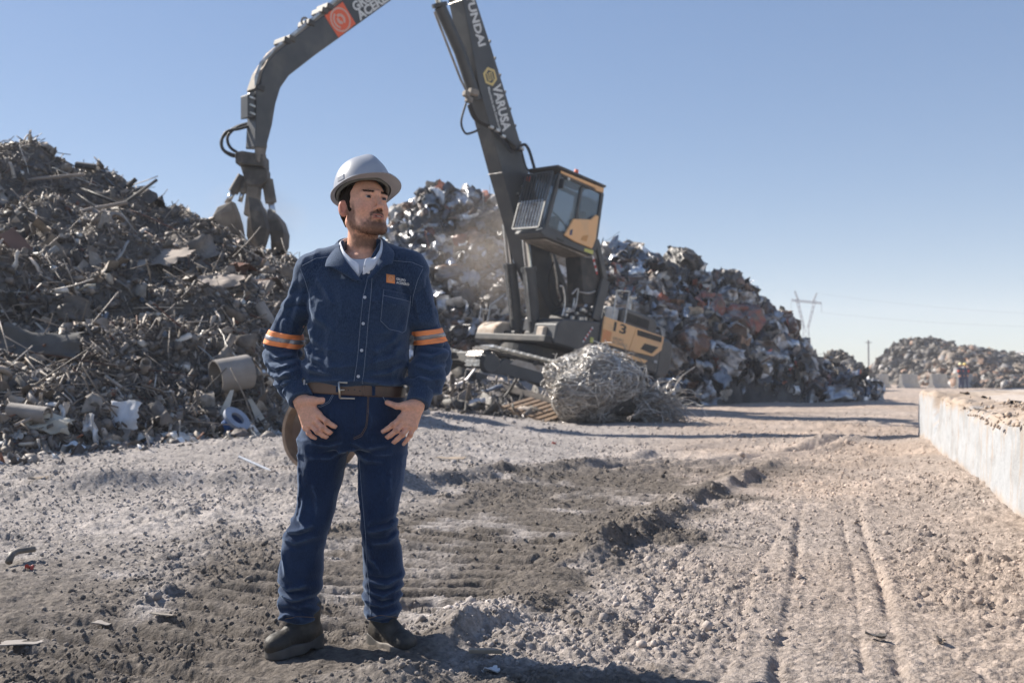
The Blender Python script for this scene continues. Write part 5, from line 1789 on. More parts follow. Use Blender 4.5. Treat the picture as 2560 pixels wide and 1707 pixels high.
for k, (px, py, lab) in enumerate(((40, 1020, 'small dented metal box at the left edge of the heap foot'), (12, 1080, 'grey angle iron end at the lower left of the heap'))):
    crumpled('metal_box', lab, 'metal box', gp_(px, py, .06), (.26, .22, .3), (RAD(50 + 20 * k), RAD(20), RAD(30)), GREYP, 21 + k, .3)
p = gp_(72, 1050, .06); pipe_obj('gutter_pipe', 'tan half pipe lying at the heap foot near the left edge', 'pipe', p, .085, .42, face_rot((.95, -.15, -.1)), GREYP, .85)

# pieces of the brown heap one can pick apart
rs = np.random.RandomState(61)
pts, nn = heap_l.sample(230, rs)
part_mats = [mat('heap_piece_%d' % i, c, tuple(v * .65 for v in c), scale=5, rough=.8, bump=.003) for i, c in enumerate([(.10, .085, .075), (.16, .14, .12), (.25, .215, .185), (.33, .29, .25), (.055, .05, .046), (.17, .085, .06), (.45, .44, .43), (.14, .16, .19)])]
kinds = [('scrap_strip', 'strip', .45, 1.1), ('scrap_plate', 'plate', .3, .7), ('scrap_pipe', 'pipe', .3, .7), ('scrap_ring', 'ring', .2, .38), ('scrap_sheet', 'crumple', .3, .75)]
_cache = {}
R = align_rot(nn, rs, .35)
for i in range(len(pts)):
    nm, k, s0, s1 = kinds[rs.choice(5, p=[.34, .24, .13, .07, .22])]
    pi = rs.randint(len(PROTO[k])); mi = rs.choice(8, p=[.2, .22, .18, .1, .16, .06, .04, .04])
    key = (k, pi, mi)
    if key not in _cache:
        me = np_mesh(nm, *PROTO[k][pi]); me.materials.append(part_mats[mi]); _cache[key] = me
    o = bpy.data.objects.new(nm, _cache[key]); COL.objects.link(o); o.parent = heap_l.root
    M = Matrix(R[i].tolist()).to_4x4(); M.translation = Vector(pts[i] - heap_l.ctr + nn[i] * .05)
    s = s0 + (s1 - s0) * rs.rand() ** 1.5
    s *= .55 if pts[i][1] < 12.5 else .8
    o.matrix_basis = M @ Matrix.Diagonal((s, s, s, 1))
# debris skirt spilling from the foot of the heap onto the ground
sk = empty('foot_debris', (-3.6, 10.2, 0))
tag(sk, 'pale broken scrap bits strewn along the foot of the brown heap', 'debris')
def _sfn(n, rs):
    x = rs.uniform(-6.2, -1.6, n); fy = np.interp(x, heap_l.fx, heap_l.fy)
    return x, fy - np.abs(rs.normal(0, .55, n)) + .35
SCOL = [(.12, .10, .09, 0), (.22, .19, .165, 0), (.36, .32, .28, 0), (.52, .49, .45, 0), (.62, .62, .63, .1), (.12, .15, .22, 0), (.3, .13, .08, 0)]
scatter(Spot(sk, _sfn), 'scattered_bits', SCRAP, 1500, {'strip': 3, 'plate': 2, 'crumple': 1.5, 'chunk': 2, 'rod': .6, 'ring': .15}, (.05, .34, 2.2), SCOL, (4, 5, 5, 3, 1.2, .3, .4), rs, wild=.45, lift=.05)

# ================================================================== THINGS ON THE OPEN GROUND
# dished rusty tank end standing behind the man
root = empty('tank_end', at(812, 1205, 8.7)); root.location.z = gz(root.location.x, root.location.y) + .32
root.rotation_euler = face_rot((-.45, -.88, .10))
tag(root, 'round rusty dished tank end standing upright behind the man\'s legs', 'tank end')
MB().lathe([(.0, -.07), (.12, -.06), (.24, -.02), (.315, .06), (.335, .12)], 48).build('dish', RUSTY, root, smooth=True)
MB().lathe([(.335, -.06), (.345, -.06), (.345, .16), (.315, .16), (.315, .06), (.335, -.06)], 48).build('rim', mat('rust_rim', (.34, .23, .15), (.24, .16, .11), scale=9, rough=.7), root, smooth=True, auto=40)
b = MB(); b.tube([at(598, 1150, 8.9), at(700, 1196, 8.35)], .012, 8); o = b.build('metal_rod', mat('grey_blue_rod', (.42, .45, .50), (.3, .32, .36), scale=20, rough=.4, metal=.6)); 
o.location.z += .03; tag(o, 'straight thin grey rod lying on the berm left of the man', 'rod')
# bent pipe at left
p = Vector((at(22, 1408, 4.7).x, 4.7, 0)); z0 = gz(p.x, p.y) + .03
b = MB(); b.tube([at(22, 1404, 5.25), at(30, 1385, 5.3), at(45, 1377, 5.35), at(88, 1372, 5.4)], [.020, .018, .017, .015], 8); o = b.build('bent_pipe', mat('dark_bent_pipe', (.10, .09, .08), (.2, .17, .14), scale=12, rough=.6), smooth=True); tag(o, 'short bent dark pipe lying on the soil at the left edge', 'pipe')
def ground_piece(name, label, cat, px, py, dims, rotz, mt, seed, bend=.2, lift=.012, tilt=0.0):
    d = ray(px, py)
    Y = np.arange(2.5, 30, .01)
    i = int(np.argmax(EYE + d.z / d.y * Y < ground_base(d.x / d.y * Y, Y)))
    p = Vector((d.x / d.y * Y[i], Y[i], float(ground_base(np.array([d.x / d.y * Y[i]]), np.array([Y[i]]))[0]) + lift))
    return crumpled(name, label, cat, p, dims, (RAD(tilt), 0, rotz), mt, seed, bend, n=7, th=.004)
WOODP = mat('splinter_wood', (.36, .29, .22), (.26, .2, .15), scale=14, rough=.85, stretch=(1, 5, 1))
DARKP = mat('dark_plastic', (.07, .062, .055), (.12, .105, .09), scale=12, rough=.5)
REDP = mat('red_plastic', (.50, .06, .04), (.4, .05, .04), scale=12, rough=.5)
b = MB(); b.box((0, 0, 0), (.115, .022, .014)); o = b.build('wood_splinter', WOODP, bevel=.002); p = at(1213, 1640, 3.52); o.location = (p.x, 3.52, gz(p.x, 3.52) + .028); o.rotation_euler = (.1, .05, .12); tag(o, 'flat wood splinter on the soil just right of the man\'s boot', 'wood')
ground_piece('plastic_scrap', 'small white torn plastic scrap at the bottom centre', 'plastic', 1228, 1684, (.055, .04, .05), .4, WHITEP, 51, .25)
ground_piece('crushed_can', 'crushed dark can on the tan soil in the lower right', 'can', 2190, 1600, (.075, .045, .03), -.5, DARKP, 52, .3, .02)
ground_piece('paper_scrap', 'bent pale scrap right of the crushed dark can', 'scrap', 2350, 1612, (.05, .035, .04), .9, WOODP, 53, .3, .02, 15)
ground_piece('plastic_scrap', 'small red plastic shard on the left foreground soil', 'plastic', 74, 1428, (.045, .03, .05), .2, REDP, 54, .4, .02)
ground_piece('flat_stone', 'flat grey slab of stone in the lower left corner', 'stone', 55, 1617, (.16, .07, .02), .1, GREYP, 55, .1, .02)
ground_piece('wood_splinter', 'dark stick lying on the soil left of the man\'s boot', 'wood', 405, 1548, (.13, .02, .02), -.35, DUSTY, 56, .1, .02)
ground_piece('corrugated_scrap', 'ribbed grey scrap plate lying in the left foreground', 'scrap', 260, 1570, (.09, .06, .03), -.5, GREYP, 57, .15, .02)
ground_piece('orange_scrap', 'tiny orange plastic bit on the pale ground right of the man', 'plastic', 1385, 1112, (.06, .05, .05), .2, REDP, 58, .4, .03)
ground_piece('plank_scrap', 'weathered plank end with debris right of the man\'s knee', 'wood', 1128, 1152, (.34, .09, .06), -.35, WOODP, 59, .2, .03)
ground_piece('plank_scrap', 'brown wood chip on the soil near the left berm', 'wood', 95, 1203, (.16, .06, .05), .35, WOODP, 60, .2, .03)

# ================================================================== BARRIERS, WORKERS, PYLON, POLES
def barrier(px0, px1, label):
    Y = 72.0
    a, b = at(px0, 963, Y), at(px1, 963, Y + 1.5)
    L = (b - a).length + .9
    prof = [(-.30, 0), (.30, 0), (.30, .10), (.14, .36), (.085, 1.06), (-.085, 1.06), (-.14, .36), (-.30, .10)]
    m = MB(); m.prism(prof, 0, L)
    o = m.build('concrete_barrier', mat('barrier_concrete', (.48, .45, .41), (.38, .35, .31), scale=3, rough=.9, bump=.01), bevel=.02)
    o.location = (a.x, a.y, -.05)
    o.rotation_euler = (0, 0, -math.atan2(b.x - a.x, 2.6) )
    return tag(o, label, 'barrier', 'concrete barriers before the far heaps')
barrier(2196, 2232, 'leftmost concrete barrier, beside the end of the steel heap')
barrier(2252, 2305, 'second concrete barrier from the left')
barrier(2328, 2380, 'third concrete barrier, left of the distant workers')
barrier(2396, 2445, 'rightmost concrete barrier, behind the distant workers')

def lattice_pylon():
    Y = 330.0
    root = empty('power_pylon', at(2016, 940, Y)); root.location.z = 0
    tag(root, 'pale lattice power pylon with a crossarm behind the steel heap', 'pylon')
    mt = mat('galvanised_lattice', (.34, .36, .40), (.28, .30, .33), scale=1, rough=.6, metal=.3)
    r = .13
    def L(a, b, nm='lattice_member', w=r):
        pa, pb = at(*a, Y) - root.location, at(*b, Y) - root.location
        MB().tube([pa, pb], w, 4).build(nm, mt, root)
    def truss(a0, a1, b0, b1, n, nm):
        A = [at(*a0, Y).lerp(at(*a1, Y), i / n) - root.location for i in range(n + 1)]
        B = [at(*b0, Y).lerp(at(*b1, Y), i / n) - root.location for i in range(n + 1)]
        m = MB(); m.tube([A[0], A[-1]], r, 4); m.tube([B[0], B[-1]], r, 4)
        for i in range(n):
            m.tube([A[i], B[i + 1]], r * .6, 4); m.tube([B[i], A[i + 1]], r * .6, 4)
        m.build(nm, mt, root)
    truss((1996, 750), (2012, 820), (1990, 750), (2008, 820), 6, 'left_leg')
    truss((2034, 750), (2018, 820), (2040, 750), (2022, 820), 6, 'right_leg')
    truss((2008, 820), (2006, 940), (2022, 820), (2026, 940), 8, 'body')
    truss((1978, 748), (2054, 756), (1980, 753), (2054, 760), 12, 'crossarm')
    truss((1986, 728), (1994, 752), (1988, 727), (1998, 752), 3, 'left_peak')
    truss((2043, 732), (2034, 755), (2041, 732), (2030, 755), 3, 'right_peak')
    L((2054, 758), (2054, 780), 'insulator', .08)
    L((1978, 750), (1978, 772), 'insulator', .08)
    for (x0, y0, x1, y1, Y1) in ((2054, 781, 2720, 818, 300), (2041, 733, 2720, 790, 300), (1978, 772, 1400, 800, 360)):
        a, b = at(x0, y0, Y), at(x1, y1, Y1)
        P = [a.lerp(b, t) - Vector((0, 0, 1.2 * 4 * t * (1 - t))) for t in np.linspace(0, 1, 16)]
        m = MB(); m.tube([p - root.location for p in P], .028, 4); m.build('power_line', mt, root)
lattice_pylon()
b = MB(); a = at(2172, 950, 120); b.tube([(0, 0, 0), (0, 0, 5.2)], .10, 6); b.tube([(-.4, 0, 4.9), (.4, 0, 4.9)], .05, 4); o = b.build('utility_pole', mat('pole_grey', (.22, .22, .23), (.18, .18, .19), scale=2, rough=.8)); o.location = (a.x, a.y, -.1); tag(o, 'thin distant utility pole between the grey heaps', 'pole')
b = MB(); b.box((0, 0, 3.5), (26, 8, 7.0)); o = b.build('far_shed', mat('shed_white', (.62, .62, .6), (.55, .54, .52), scale=.3, rough=.7)); 
for k in range(13):
    m = MB(); m.box((-12 + k * 2, -4.05, 3.5), (.25, .1, 6.8)); m.build('wall_rib', bpy.data.materials['shed_white'], o)
m = MB(); m.prism([(-13.3, 7.0), (13.3, 7.0), (0, 8.4)], -4.3, 4.3); m.build('roof', mat('shed_roof', (.5, .5, .5), (.42, .42, .42), scale=.4, rough=.6), o)
a = at(2585, 940, 230); o.location = (a.x + 10, a.y, -1.0); tag(o, 'white shed far off at the right edge', 'building')

# ================================================================== DUST RAISED BY THE GRAPPLE
DUSTV = bpy.data.materials.new('dust_volume'); DUSTV.use_nodes = True
_nt = DUSTV.node_tree; _nt.nodes.clear()
_o = _nt.nodes.new('ShaderNodeOutputMaterial'); _v = _nt.nodes.new('ShaderNodeVolumePrincipled')
_v.inputs['Color'].default_value = (.80, .70, .60, 1)
_tc = _nt.nodes.new('ShaderNodeTexCoord'); _n = _nt.nodes.new('ShaderNodeTexNoise'); _n.inputs['Scale'].default_value = 1.6; _n.inputs['Detail'].default_value = 3
_len = _nt.nodes.new('ShaderNodeVectorMath'); _len.operation = 'LENGTH'
_mr = _nt.nodes.new('ShaderNodeMapRange'); _mr.inputs[1].default_value, _mr.inputs[2].default_value, _mr.inputs[3].default_value, _mr.inputs[4].default_value = .25, 1.0, 1.0, 0.0
_m1 = _nt.nodes.new('ShaderNodeMath'); _m1.operation = 'MULTIPLY'
_m2 = _nt.nodes.new('ShaderNodeMath'); _m2.operation = 'MULTIPLY'; _m2.inputs[1].default_value = .65
_mr2 = _nt.nodes.new('ShaderNodeMapRange'); _mr2.inputs[1].default_value, _mr2.inputs[2].default_value = .38, .7
_nt.links.new(_tc.outputs['Object'], _len.inputs[0]); _nt.links.new(_tc.outputs['Object'], _n.inputs['Vector'])
_nt.links.new(_len.outputs['Value'], _mr.inputs[0]); _nt.links.new(_n.outputs['Fac'], _mr2.inputs[0])
_nt.links.new(_mr.outputs[0], _m1.inputs[0]); _nt.links.new(_mr2.outputs[0], _m1.inputs[1])
_nt.links.new(_m1.outputs[0], _m2.inputs[0]); _nt.links.new(_m2.outputs[0], _v.inputs['Density']); _nt.links.new(_v.outputs[0], _o.inputs['Volume'])
def dust(name, label, px, py, Y, r):
    m = MB().lathe([(math.sin(t) , -math.cos(t)) for t in np.linspace(0.001, math.pi - .001, 14)], 20)
    o = m.build(name, DUSTV)
    o.location = at(px, py, Y); o.scale = r
    tag(o, label, 'dust', kind='stuff')
dust('dust_cloud', 'thin brown dust drifting round the grapple', 630, 545, 20.6, (1.25, .9, .85))
dust('dust_cloud', 'pale dust drifting behind the boom over the steel heap', 1290, 610, 29.2, (3.0, 1.2, 2.2))
# ================================================================== THE MAN IN THE HARD HAT
YM = 3.68
M0 = at(893, 1600, YM); M0.z = 0.0
M0n = np.array(M0)
def mp(px, py, dy=0.0):
    """person-space point at a photo pixel, dy metres behind (+) or before (-) his middle"""
    return np.array(at(px, py, YM + dy)) - M0n

# ---- signed-distance modelling kit
def smin(a, b, k):
    h = np.clip(.5 + .5 * (b - a) / k, 0, 1)
    return b + (a - b) * h - k * h * (1 - h)
def smax(a, b, k):
    return -smin(-a, -b, k)
def ell(P, c, r):
    q = P - np.asarray(c)
    r = np.asarray(r, float)
    k0 = np.sqrt(((q / r) ** 2).sum(-1)) + 1e-9
    k1 = np.sqrt(((q / (r * r)) ** 2).sum(-1)) + 1e-9
    return k0 * (k0 - 1) / k1
def cap(P, a, b, r1, r2=None):
    a, b = np.asarray(a, float), np.asarray(b, float)
    r2 = r1 if r2 is None else r2
    ab = b - a
    t = np.clip(((P - a) @ ab) / (ab @ ab), 0, 1)
    return np.linalg.norm(P - a - t[..., None] * ab, axis=-1) - (r1 + (r2 - r1) * t)
def chain(P, pts, rs_, k=.01):
    d = None
    for i in range(len(pts) - 1):
        e = cap(P, pts[i], pts[i + 1], rs_[i], rs_[i + 1])
        d = e if d is None else smin(d, e, k)
    return d
def loft(P, rows, p=2.0):
    """rows (z, cx, cy, rx, ry), any order of z"""
    R = np.array(sorted(rows))
    z = P[..., 2]
    cx, cy, rx, ry = (np.interp(z, R[:, 0], R[:, i]) for i in (1, 2, 3, 4))
    x, y = np.abs(P[..., 0] - cx), np.abs(P[..., 1] - cy)
    k = ((x / rx) ** p + (y / ry) ** p) ** (1 / p)
    d = (k - 1) * np.minimum(rx, ry)
    return np.maximum(d, np.maximum(R[0, 0] - z, z - R[-1, 0]))

def near(P, c, R, f):
    """f only where P lies within R of c; a bound elsewhere"""
    d = np.linalg.norm(P - np.asarray(c), axis=-1) - R
    out = d + .012
    m = d < 0
    if m.any():
        out[m] = f(P[m])
    return out
def nets(f, xs, ys, zs, blk=9):
    """surface nets of f on a tensor grid; blocks far from the surface are skipped"""
    nx, ny, nz = len(xs), len(ys), len(zs)
    F = np.empty((nx, ny, nz), np.float32)
    blocks = [(i, j, k) for i in range(0, nx, blk) for j in range(0, ny, blk) for k in range(0, nz, blk)]
    cen, rad_ = [], []
    for i, j, k in blocks:
        e = (xs[i], xs[min(i + blk, nx) - 1], ys[j], ys[min(j + blk, ny) - 1], zs[k], zs[min(k + blk, nz) - 1])
        cen.append(((e[0] + e[1]) / 2, (e[2] + e[3]) / 2, (e[4] + e[5]) / 2))
        rad_.append(.5 * math.sqrt((e[1] - e[0]) ** 2 + (e[3] - e[2]) ** 2 + (e[5] - e[4]) ** 2))
    D = f(np.array(cen))
    todo, npt_ = [], 0
    def flush():
        R_ = f(np.concatenate([t[1] for t in todo]))
        o = 0
        for (i, j, k), G in todo:
            sh = (min(i + blk, nx) - i, min(j + blk, ny) - j, min(k + blk, nz) - k)
            F[i:i + blk, j:j + blk, k:k + blk] = R_[o:o + len(G)].reshape(sh)
            o += len(G)
        todo.clear()
    for (i, j, k), d, r in zip(blocks, D, rad_):
        if abs(d) > 1.3 * r + .012:
            F[i:i + blk, j:j + blk, k:k + blk] = d
            continue
        G = np.stack(np.meshgrid(xs[i:i + blk], ys[j:j + blk], zs[k:k + blk], indexing='ij'), -1).reshape(-1, 3)
        todo.append(((i, j, k), G))
        npt_ += len(G)
        if npt_ > 150000:
            flush(); npt_ = 0
    if todo:
        flush()
    S = F < 0
    c8 = sum(S[a:nx - 1 + a, b:ny - 1 + b, c:nz - 1 + c].astype(np.int8) for a in (0, 1) for b in (0, 1) for c in (0, 1))
    act = (c8 > 0) & (c8 < 8)
    I, J, K = np.nonzero(act)
    idx = -np.ones(act.shape, np.int64)
    idx[I, J, K] = np.arange(len(I))
    acc, cnt = np.zeros((len(I), 3)), np.zeros(len(I))
    ax = (xs, ys, zs)
    for d in range(3):
        for a in (0, 1):
            for b in (0, 1):
                o0 = [0, 0, 0]
                o0[(d + 1) % 3], o0[(d + 2) % 3] = a, b
                o1 = list(o0); o1[d] = 1
                f0, f1 = F[I + o0[0], J + o0[1], K + o0[2]], F[I + o1[0], J + o1[1], K + o1[2]]
                m = (f0 < 0) != (f1 < 0)
                t = np.where(m, f0 / np.where(m, f0 - f1, 1), 0)
                base = [I + o0[0], J + o0[1], K + o0[2]]
                p = np.stack([ax[q][base[q]] for q in range(3)], -1)
                stp = ax[d][np.minimum(base[d] + 1, len(ax[d]) - 1)] - ax[d][base[d]]
                p[:, d] += t * stp
                acc[m] += p[m]; cnt[m] += 1
    V = acc / np.maximum(cnt, 1)[:, None]
    Q = []
    for d in range(3):
        e = [slice(None)] * 3
        s0, s1 = list(e), list(e)
        s0[d], s1[d] = slice(0, -1), slice(1, None)
        A, B = S[tuple(s0)], S[tuple(s1)]
        ch = np.argwhere(A != B)
        u, v = (d + 1) % 3, (d + 2) % 3
        ok = (ch[:, u] > 0) & (ch[:, v] > 0) & (ch[:, u] < act.shape[u]) & (ch[:, v] < act.shape[v])
        ch = ch[ok]
        ins = A[tuple(ch.T)]
        def at_(du, dv):
            q = ch.copy(); q[:, u] -= du; q[:, v] -= dv
            return idx[tuple(q.T)]
        q = np.stack([at_(1, 1), at_(0, 1), at_(0, 0), at_(1, 0)], -1)
        q[~ins] = q[~ins][:, ::-1]
        Q.append(q)
    Q = np.concatenate(Q)
    return V, Q[(Q >= 0).all(1)]
def ar(a, b, h):
    return np.arange(a, b + h, h)

# ---- materials
def denim(name, c1, c2, fade, weave=900.0, fs=5.0, flo=.46, fhi=.72, worn=(.07, .11, .19)):
    m, nt, b = new_mat(name)
    N, L = nt.nodes, nt.links
    tc = N.new('ShaderNodeTexCoord')
    n1 = N.new('ShaderNodeTexNoise'); n1.inputs['Scale'].default_value = weave * .35; n1.inputs['Detail'].default_value = 3
    mpn = N.new('ShaderNodeMapping'); mpn.inputs['Scale'].default_value = (1, 1, .35); mpn.inputs['Rotation'].default_value = (0, .5, 0)
    L.new(tc.outputs['Object'], mpn.inputs[0]); L.new(mpn.outputs[0], n1.inputs['Vector'])
    mx = N.new('ShaderNodeMix'); mx.data_type = 'RGBA'; mx.inputs[6].default_value = (*c1, 1); mx.inputs[7].default_value = (*c2, 1)
    r1 = N.new('ShaderNodeMapRange'); r1.inputs[1].default_value, r1.inputs[2].default_value = .35, .65
    L.new(n1.outputs['Fac'], r1.inputs[0]); L.new(r1.outputs[0], mx.inputs[0])
    n2 = N.new('ShaderNodeTexNoise'); n2.inputs['Scale'].default_value = fs; n2.inputs['Detail'].default_value = 5
    L.new(tc.outputs['Object'], n2.inputs['Vector'])
    r2 = N.new('ShaderNodeMapRange'); r2.inputs[1].default_value, r2.inputs[2].default_value = flo, fhi; r2.inputs[4].default_value = .7
    L.new(n2.outputs['Fac'], r2.inputs[0])
    m2 = N.new('ShaderNodeMix'); m2.data_type = 'RGBA'; L.new(r2.outputs[0], m2.inputs[0]); L.new(mx.outputs[2], m2.inputs[6]); m2.inputs[7].default_value = (*fade, 1)
    at_n = N.new('ShaderNodeAttribute'); at_n.attribute_name = 'wear'
    m3 = N.new('ShaderNodeMix'); m3.data_type = 'RGBA'; L.new(at_n.outputs['Fac'], m3.inputs[0]); L.new(m2.outputs[2], m3.inputs[6]); m3.inputs[7].default_value = (*worn, 1)
    L.new(m3.outputs[2], b.inputs['Base Color'])
    bp = N.new('ShaderNodeBump'); bp.inputs['Distance'].default_value = .0012; L.new(n1.outputs['Fac'], bp.inputs['Height'])
    L.new(bp.outputs[0], b.inputs['Normal'])
    b.inputs['Roughness'].default_value = .92
    b.inputs['Specular IOR Level'].default_value = .15
    b.inputs['Sheen Weight'].default_value = .4
    b.inputs['Sheen Roughness'].default_value = .5
    b.inputs['Sheen Tint'].default_value = (.55, .68, .9, 1)
    return m
DENIM = denim('shirt_denim', (.012, .025, .056), (.036, .060, .112), (.027, .048, .094))
JEAN = denim('jeans_denim', (.006, .015, .042), (.013, .028, .070), (.026, .054, .125), fs=4.0, flo=.50, fhi=.78)
THREAD = mat('stitch_thread', (.30, .36, .46), (.24, .30, .40), scale=60, rough=.9)
TTHREAD = mat('stitch_tan', (.28, .17, .07), (.22, .14, .06), scale=60, rough=.9)
SKIN, _nt, _b = new_mat('skin')
_a = _nt.nodes.new('ShaderNodeAttribute'); _a.attribute_name = 'tint'
_tc = _nt.nodes.new('ShaderNodeTexCoord'); _n1 = _nt.nodes.new('ShaderNodeTexNoise'); _n1.inputs['Scale'].default_value = 120; _n1.inputs['Detail'].default_value = 5
_r = _nt.nodes.new('ShaderNodeMapRange'); _r.inputs[1].default_value, _r.inputs[2].default_value, _r.inputs[3].default_value, _r.inputs[4].default_value = .3, .7, .88, 1.1
_vm = _nt.nodes.new('ShaderNodeVectorMath'); _vm.operation = 'SCALE'
_nt.links.new(_tc.outputs['Object'], _n1.inputs['Vector']); _nt.links.new(_n1.outputs['Fac'], _r.inputs[0])
_nt.links.new(_a.outputs['Color'], _vm.inputs[0]); _nt.links.new(_r.outputs[0], _vm.inputs['Scale']); _nt.links.new(_vm.outputs[0], _b.inputs['Base Color'])
_bp = _nt.nodes.new('ShaderNodeBump'); _bp.inputs['Distance'].default_value = .0012; _nt.links.new(_n1.outputs['Fac'], _bp.inputs['Height']); _nt.links.new(_bp.outputs[0], _b.inputs['Normal'])
_b.inputs['Roughness'].default_value = .52; _b.inputs['Specular IOR Level'].default_value = .35
_b.inputs['Subsurface Weight'].default_value = .18; _b.inputs['Subsurface Radius'].default_value = (1.0, .35, .18); _b.inputs['Subsurface Scale'].default_value = .008

# ---- head frame
HC = mp(912, 527, .0)
HR = np.array(Euler((RAD(-10), RAD(2), RAD(37))).to_matrix())     # columns: his left, back, up
def to_head(P):
    return (P - HC) @ HR
def from_head(q):
    return np.asarray(q, float) @ HR.T + HC

def head_sdf(P):
    q = to_head(P)
    s = np.stack([np.abs(q[..., 0]), q[..., 1], q[..., 2]], -1)       # mirrored
    d = ell(q, (0, .014, .040), (.0765, .098, .092))
    d = smin(d, ell(q, (0, -.030, -.010), (.0645, .063, .086)), .03)
    d = smin(d, cap(s, (.050, .002, -.045), (.036, -.052, -.082), .022, .020), .03)       # jaw
    d = smin(d, ell(q, (0, -.070, -.086), (.030, .024, .024)), .022)                      # chin
    d = smin(d, ell(s, (.039, -.058, -.016), (.021, .021, .023)), .02)                    # cheek
    d = smin(d, cap(s, (.006, -.092, .040), (.046, -.076, .038), .011, .009), .014)       # brow ridge
    d = smax(d, -ell(s, (.031, -.103, .021), (.0215, .018, .0148)), .011)                  # eye sockets
    lid = np.linalg.norm(s - np.array([.0315, -.0800, .0215]), axis=-1) - .0150
    slit = ell(s, (.0320, -.0955, .0205), (.0145, .012, .0044))
    d = smin(d, lid, .006)
    d = smax(d, -slit, .0018)
    d = smin(d, cap(q, (0, -.090, .030), (0, -.1135, -.016), .0070, .0098), .009)         # nose
    d = smin(d, ell(q, (0, -.1130, -.0210), (.0118, .0108, .0096)), .008)
    d = smin(d, ell(s, (.0132, -.1015, -.0262), (.0078, .0098, .0074)), .006)
    d = smax(d, -ell(s, (.0075, -.1075, -.0330), (.0046, .0060, .0046)), .002)            # nostrils
    d = smin(d, ell(q, (0, -.0850, -.050), (.025, .018, .020)), .014)                     # muzzle
    up = cap(s, (0, -.1005, -.0475), (.022, -.0890, -.0520), .0052, .0030)
    lo = cap(s, (0, -.0985, -.0590), (.021, -.0880, -.0545), .0062, .0030)
    d = smin(d, up, .006)
    d = smin(d, lo, .006)
    d = smax(d, -ell(q, (.002, -.1040, -.0530), (.0165, .0075, .0021)), .0015)            # lips just parted
    d = smax(d, -cap(s, (.0195, -.1015, -.0290), (.0315, -.0880, -.0500), .0022, .0018), .004)        # nasolabial fold
    d = smax(d, -ell(q, (0, -.1070, -.0385), (.0035, .006, .007)), .004)                  # philtrum
    d = smax(d, -ell(q, (0, -.1000, -.0695), (.016, .0075, .0045)), .008)                 # below the lip
    # ears
    e = s - np.array([.0775, .008, .000])
    ec, es = math.cos(.62), math.sin(.62)
    ex = e[..., 0] * ec - e[..., 1] * es
    ey = e[..., 0] * es + e[..., 1] * ec
    E = np.stack([ex, ey, e[..., 2] - .12 * ey], -1)
    ear = ell(E, (.002, .006, 0), (.0085, .0205, .0325))
    ear = smax(ear, -ell(E, (.0085, .003, .003), (.0065, .0105, .0195)), .003)
    d = smin(d, ear, .004)
    # neck
    nb = (mp(906, 642, .035) - HC) @ HR
    d = smin(d, cap(q, (0, .020, -.045), nb, .052, .060), .022)
    d = smin(d, cap(s, (.055, .020, -.05), (.012, nb[1] - .055, nb[2] + .01), .013, .010), .02)
    return d

# ---- limbs
SH_L, EL_L, WR_L = mp(778, 694, .01), mp(702, 884, .055), mp(752, 1003, -.085)
SH_R, EL_R, WR_R = mp(1030, 694, .01), mp(1083, 888, .055), mp(1043, 1013, -.085)
hz_ = -.108
FING = [  # (joints px, radii) for his right hand, then his left
    [[(796, 1036, hz_ - .006), (817, 1054, hz_ - .020), (831, 1063, hz_ - .018), (841, 1068, hz_ - .014)],
     [(787, 1050, hz_ - .004), (808, 1070, hz_ - .022), (822, 1080, hz_ - .021), (833, 1086, hz_ - .016)],
     [(776, 1061, hz_), (794, 1079, hz_ - .018), (807, 1088, hz_ - .018), (818, 1093, hz_ - .012)],
     [(765, 1068, hz_ + .006), (772, 1083, hz_ - .006), (780, 1091, hz_ - .006), (788, 1095, hz_ - .002)],
     [(760, 1004, hz_ + .010), (782, 1002, hz_ + .000), (806, 1001, hz_ + .002), (828, 994, hz_ + .012)]],
    [[(1003, 1045, hz_ - .006), (982, 1062, hz_ - .020), (968, 1072, hz_ - .018), (956, 1079, hz_ - .014)],
     [(1012, 1055, hz_ - .004), (991, 1076, hz_ - .022), (976, 1088, hz_ - .021), (962, 1097, hz_ - .016)],
     [(1023, 1063, hz_), (1006, 1086, hz_ - .018), (993, 1098, hz_ - .018), (981, 1109, hz_ - .012)],
     [(1035, 1066, hz_ + .006), (1026, 1087, hz_ - .006), (1018, 1099, hz_ - .006), (1009, 1110, hz_ - .002)],
     [(1036, 1014, hz_ + .010), (1014, 1014, hz_ + .000), (992, 1015, hz_ + .002), (968, 1006, hz_ + .012)]]]
FR = [(.0112, .0100, .0090, .0078), (.0114, .0102, .0092, .0080), (.0108, .0096, .0088, .0076), (.0096, .0084, .0076, .0066), (.0165, .0140, .0118, .0096)]
FP = [[[mp(*j) for j in fg] for fg in hand] for hand in FING]

def hand_sdf(P, h):
    W = (WR_L, WR_R)[h]
    sg = 1 if h == 0 else -1
    d = None
    kn = [FP[h][i][0] for i in range(4)]
    wdir = (kn[1] - W); wdir /= np.linalg.norm(wdir)
    side = kn[0] - kn[3]; side /= np.linalg.norm(side)
    for i in range(4):
        e = cap(P, W + side * (.014 - .009 * i) + wdir * .012, kn[i], .0165, .0135)
        d = e if d is None else smin(d, e, .014)
    d = smin(d, cap(P, W + side * .010, FP[h][4][1], .019, .0155), .014)
    for i in range(5):
        fg = chain(P, FP[h][i], FR[i], .004)
        if i < 4:
            fg = smin(fg, np.linalg.norm(P - FP[h][i][1], axis=-1) - FR[i][1] * 1.09, .004)
        d = smin(d, fg, .0045 if i < 4 else .010)
        if i < 4:
            d = smin(d, np.linalg.norm(P - FP[h][i][0] - np.array([0, -.0015, 0]), axis=-1) - .0118, .006)   # knuckle
    return d

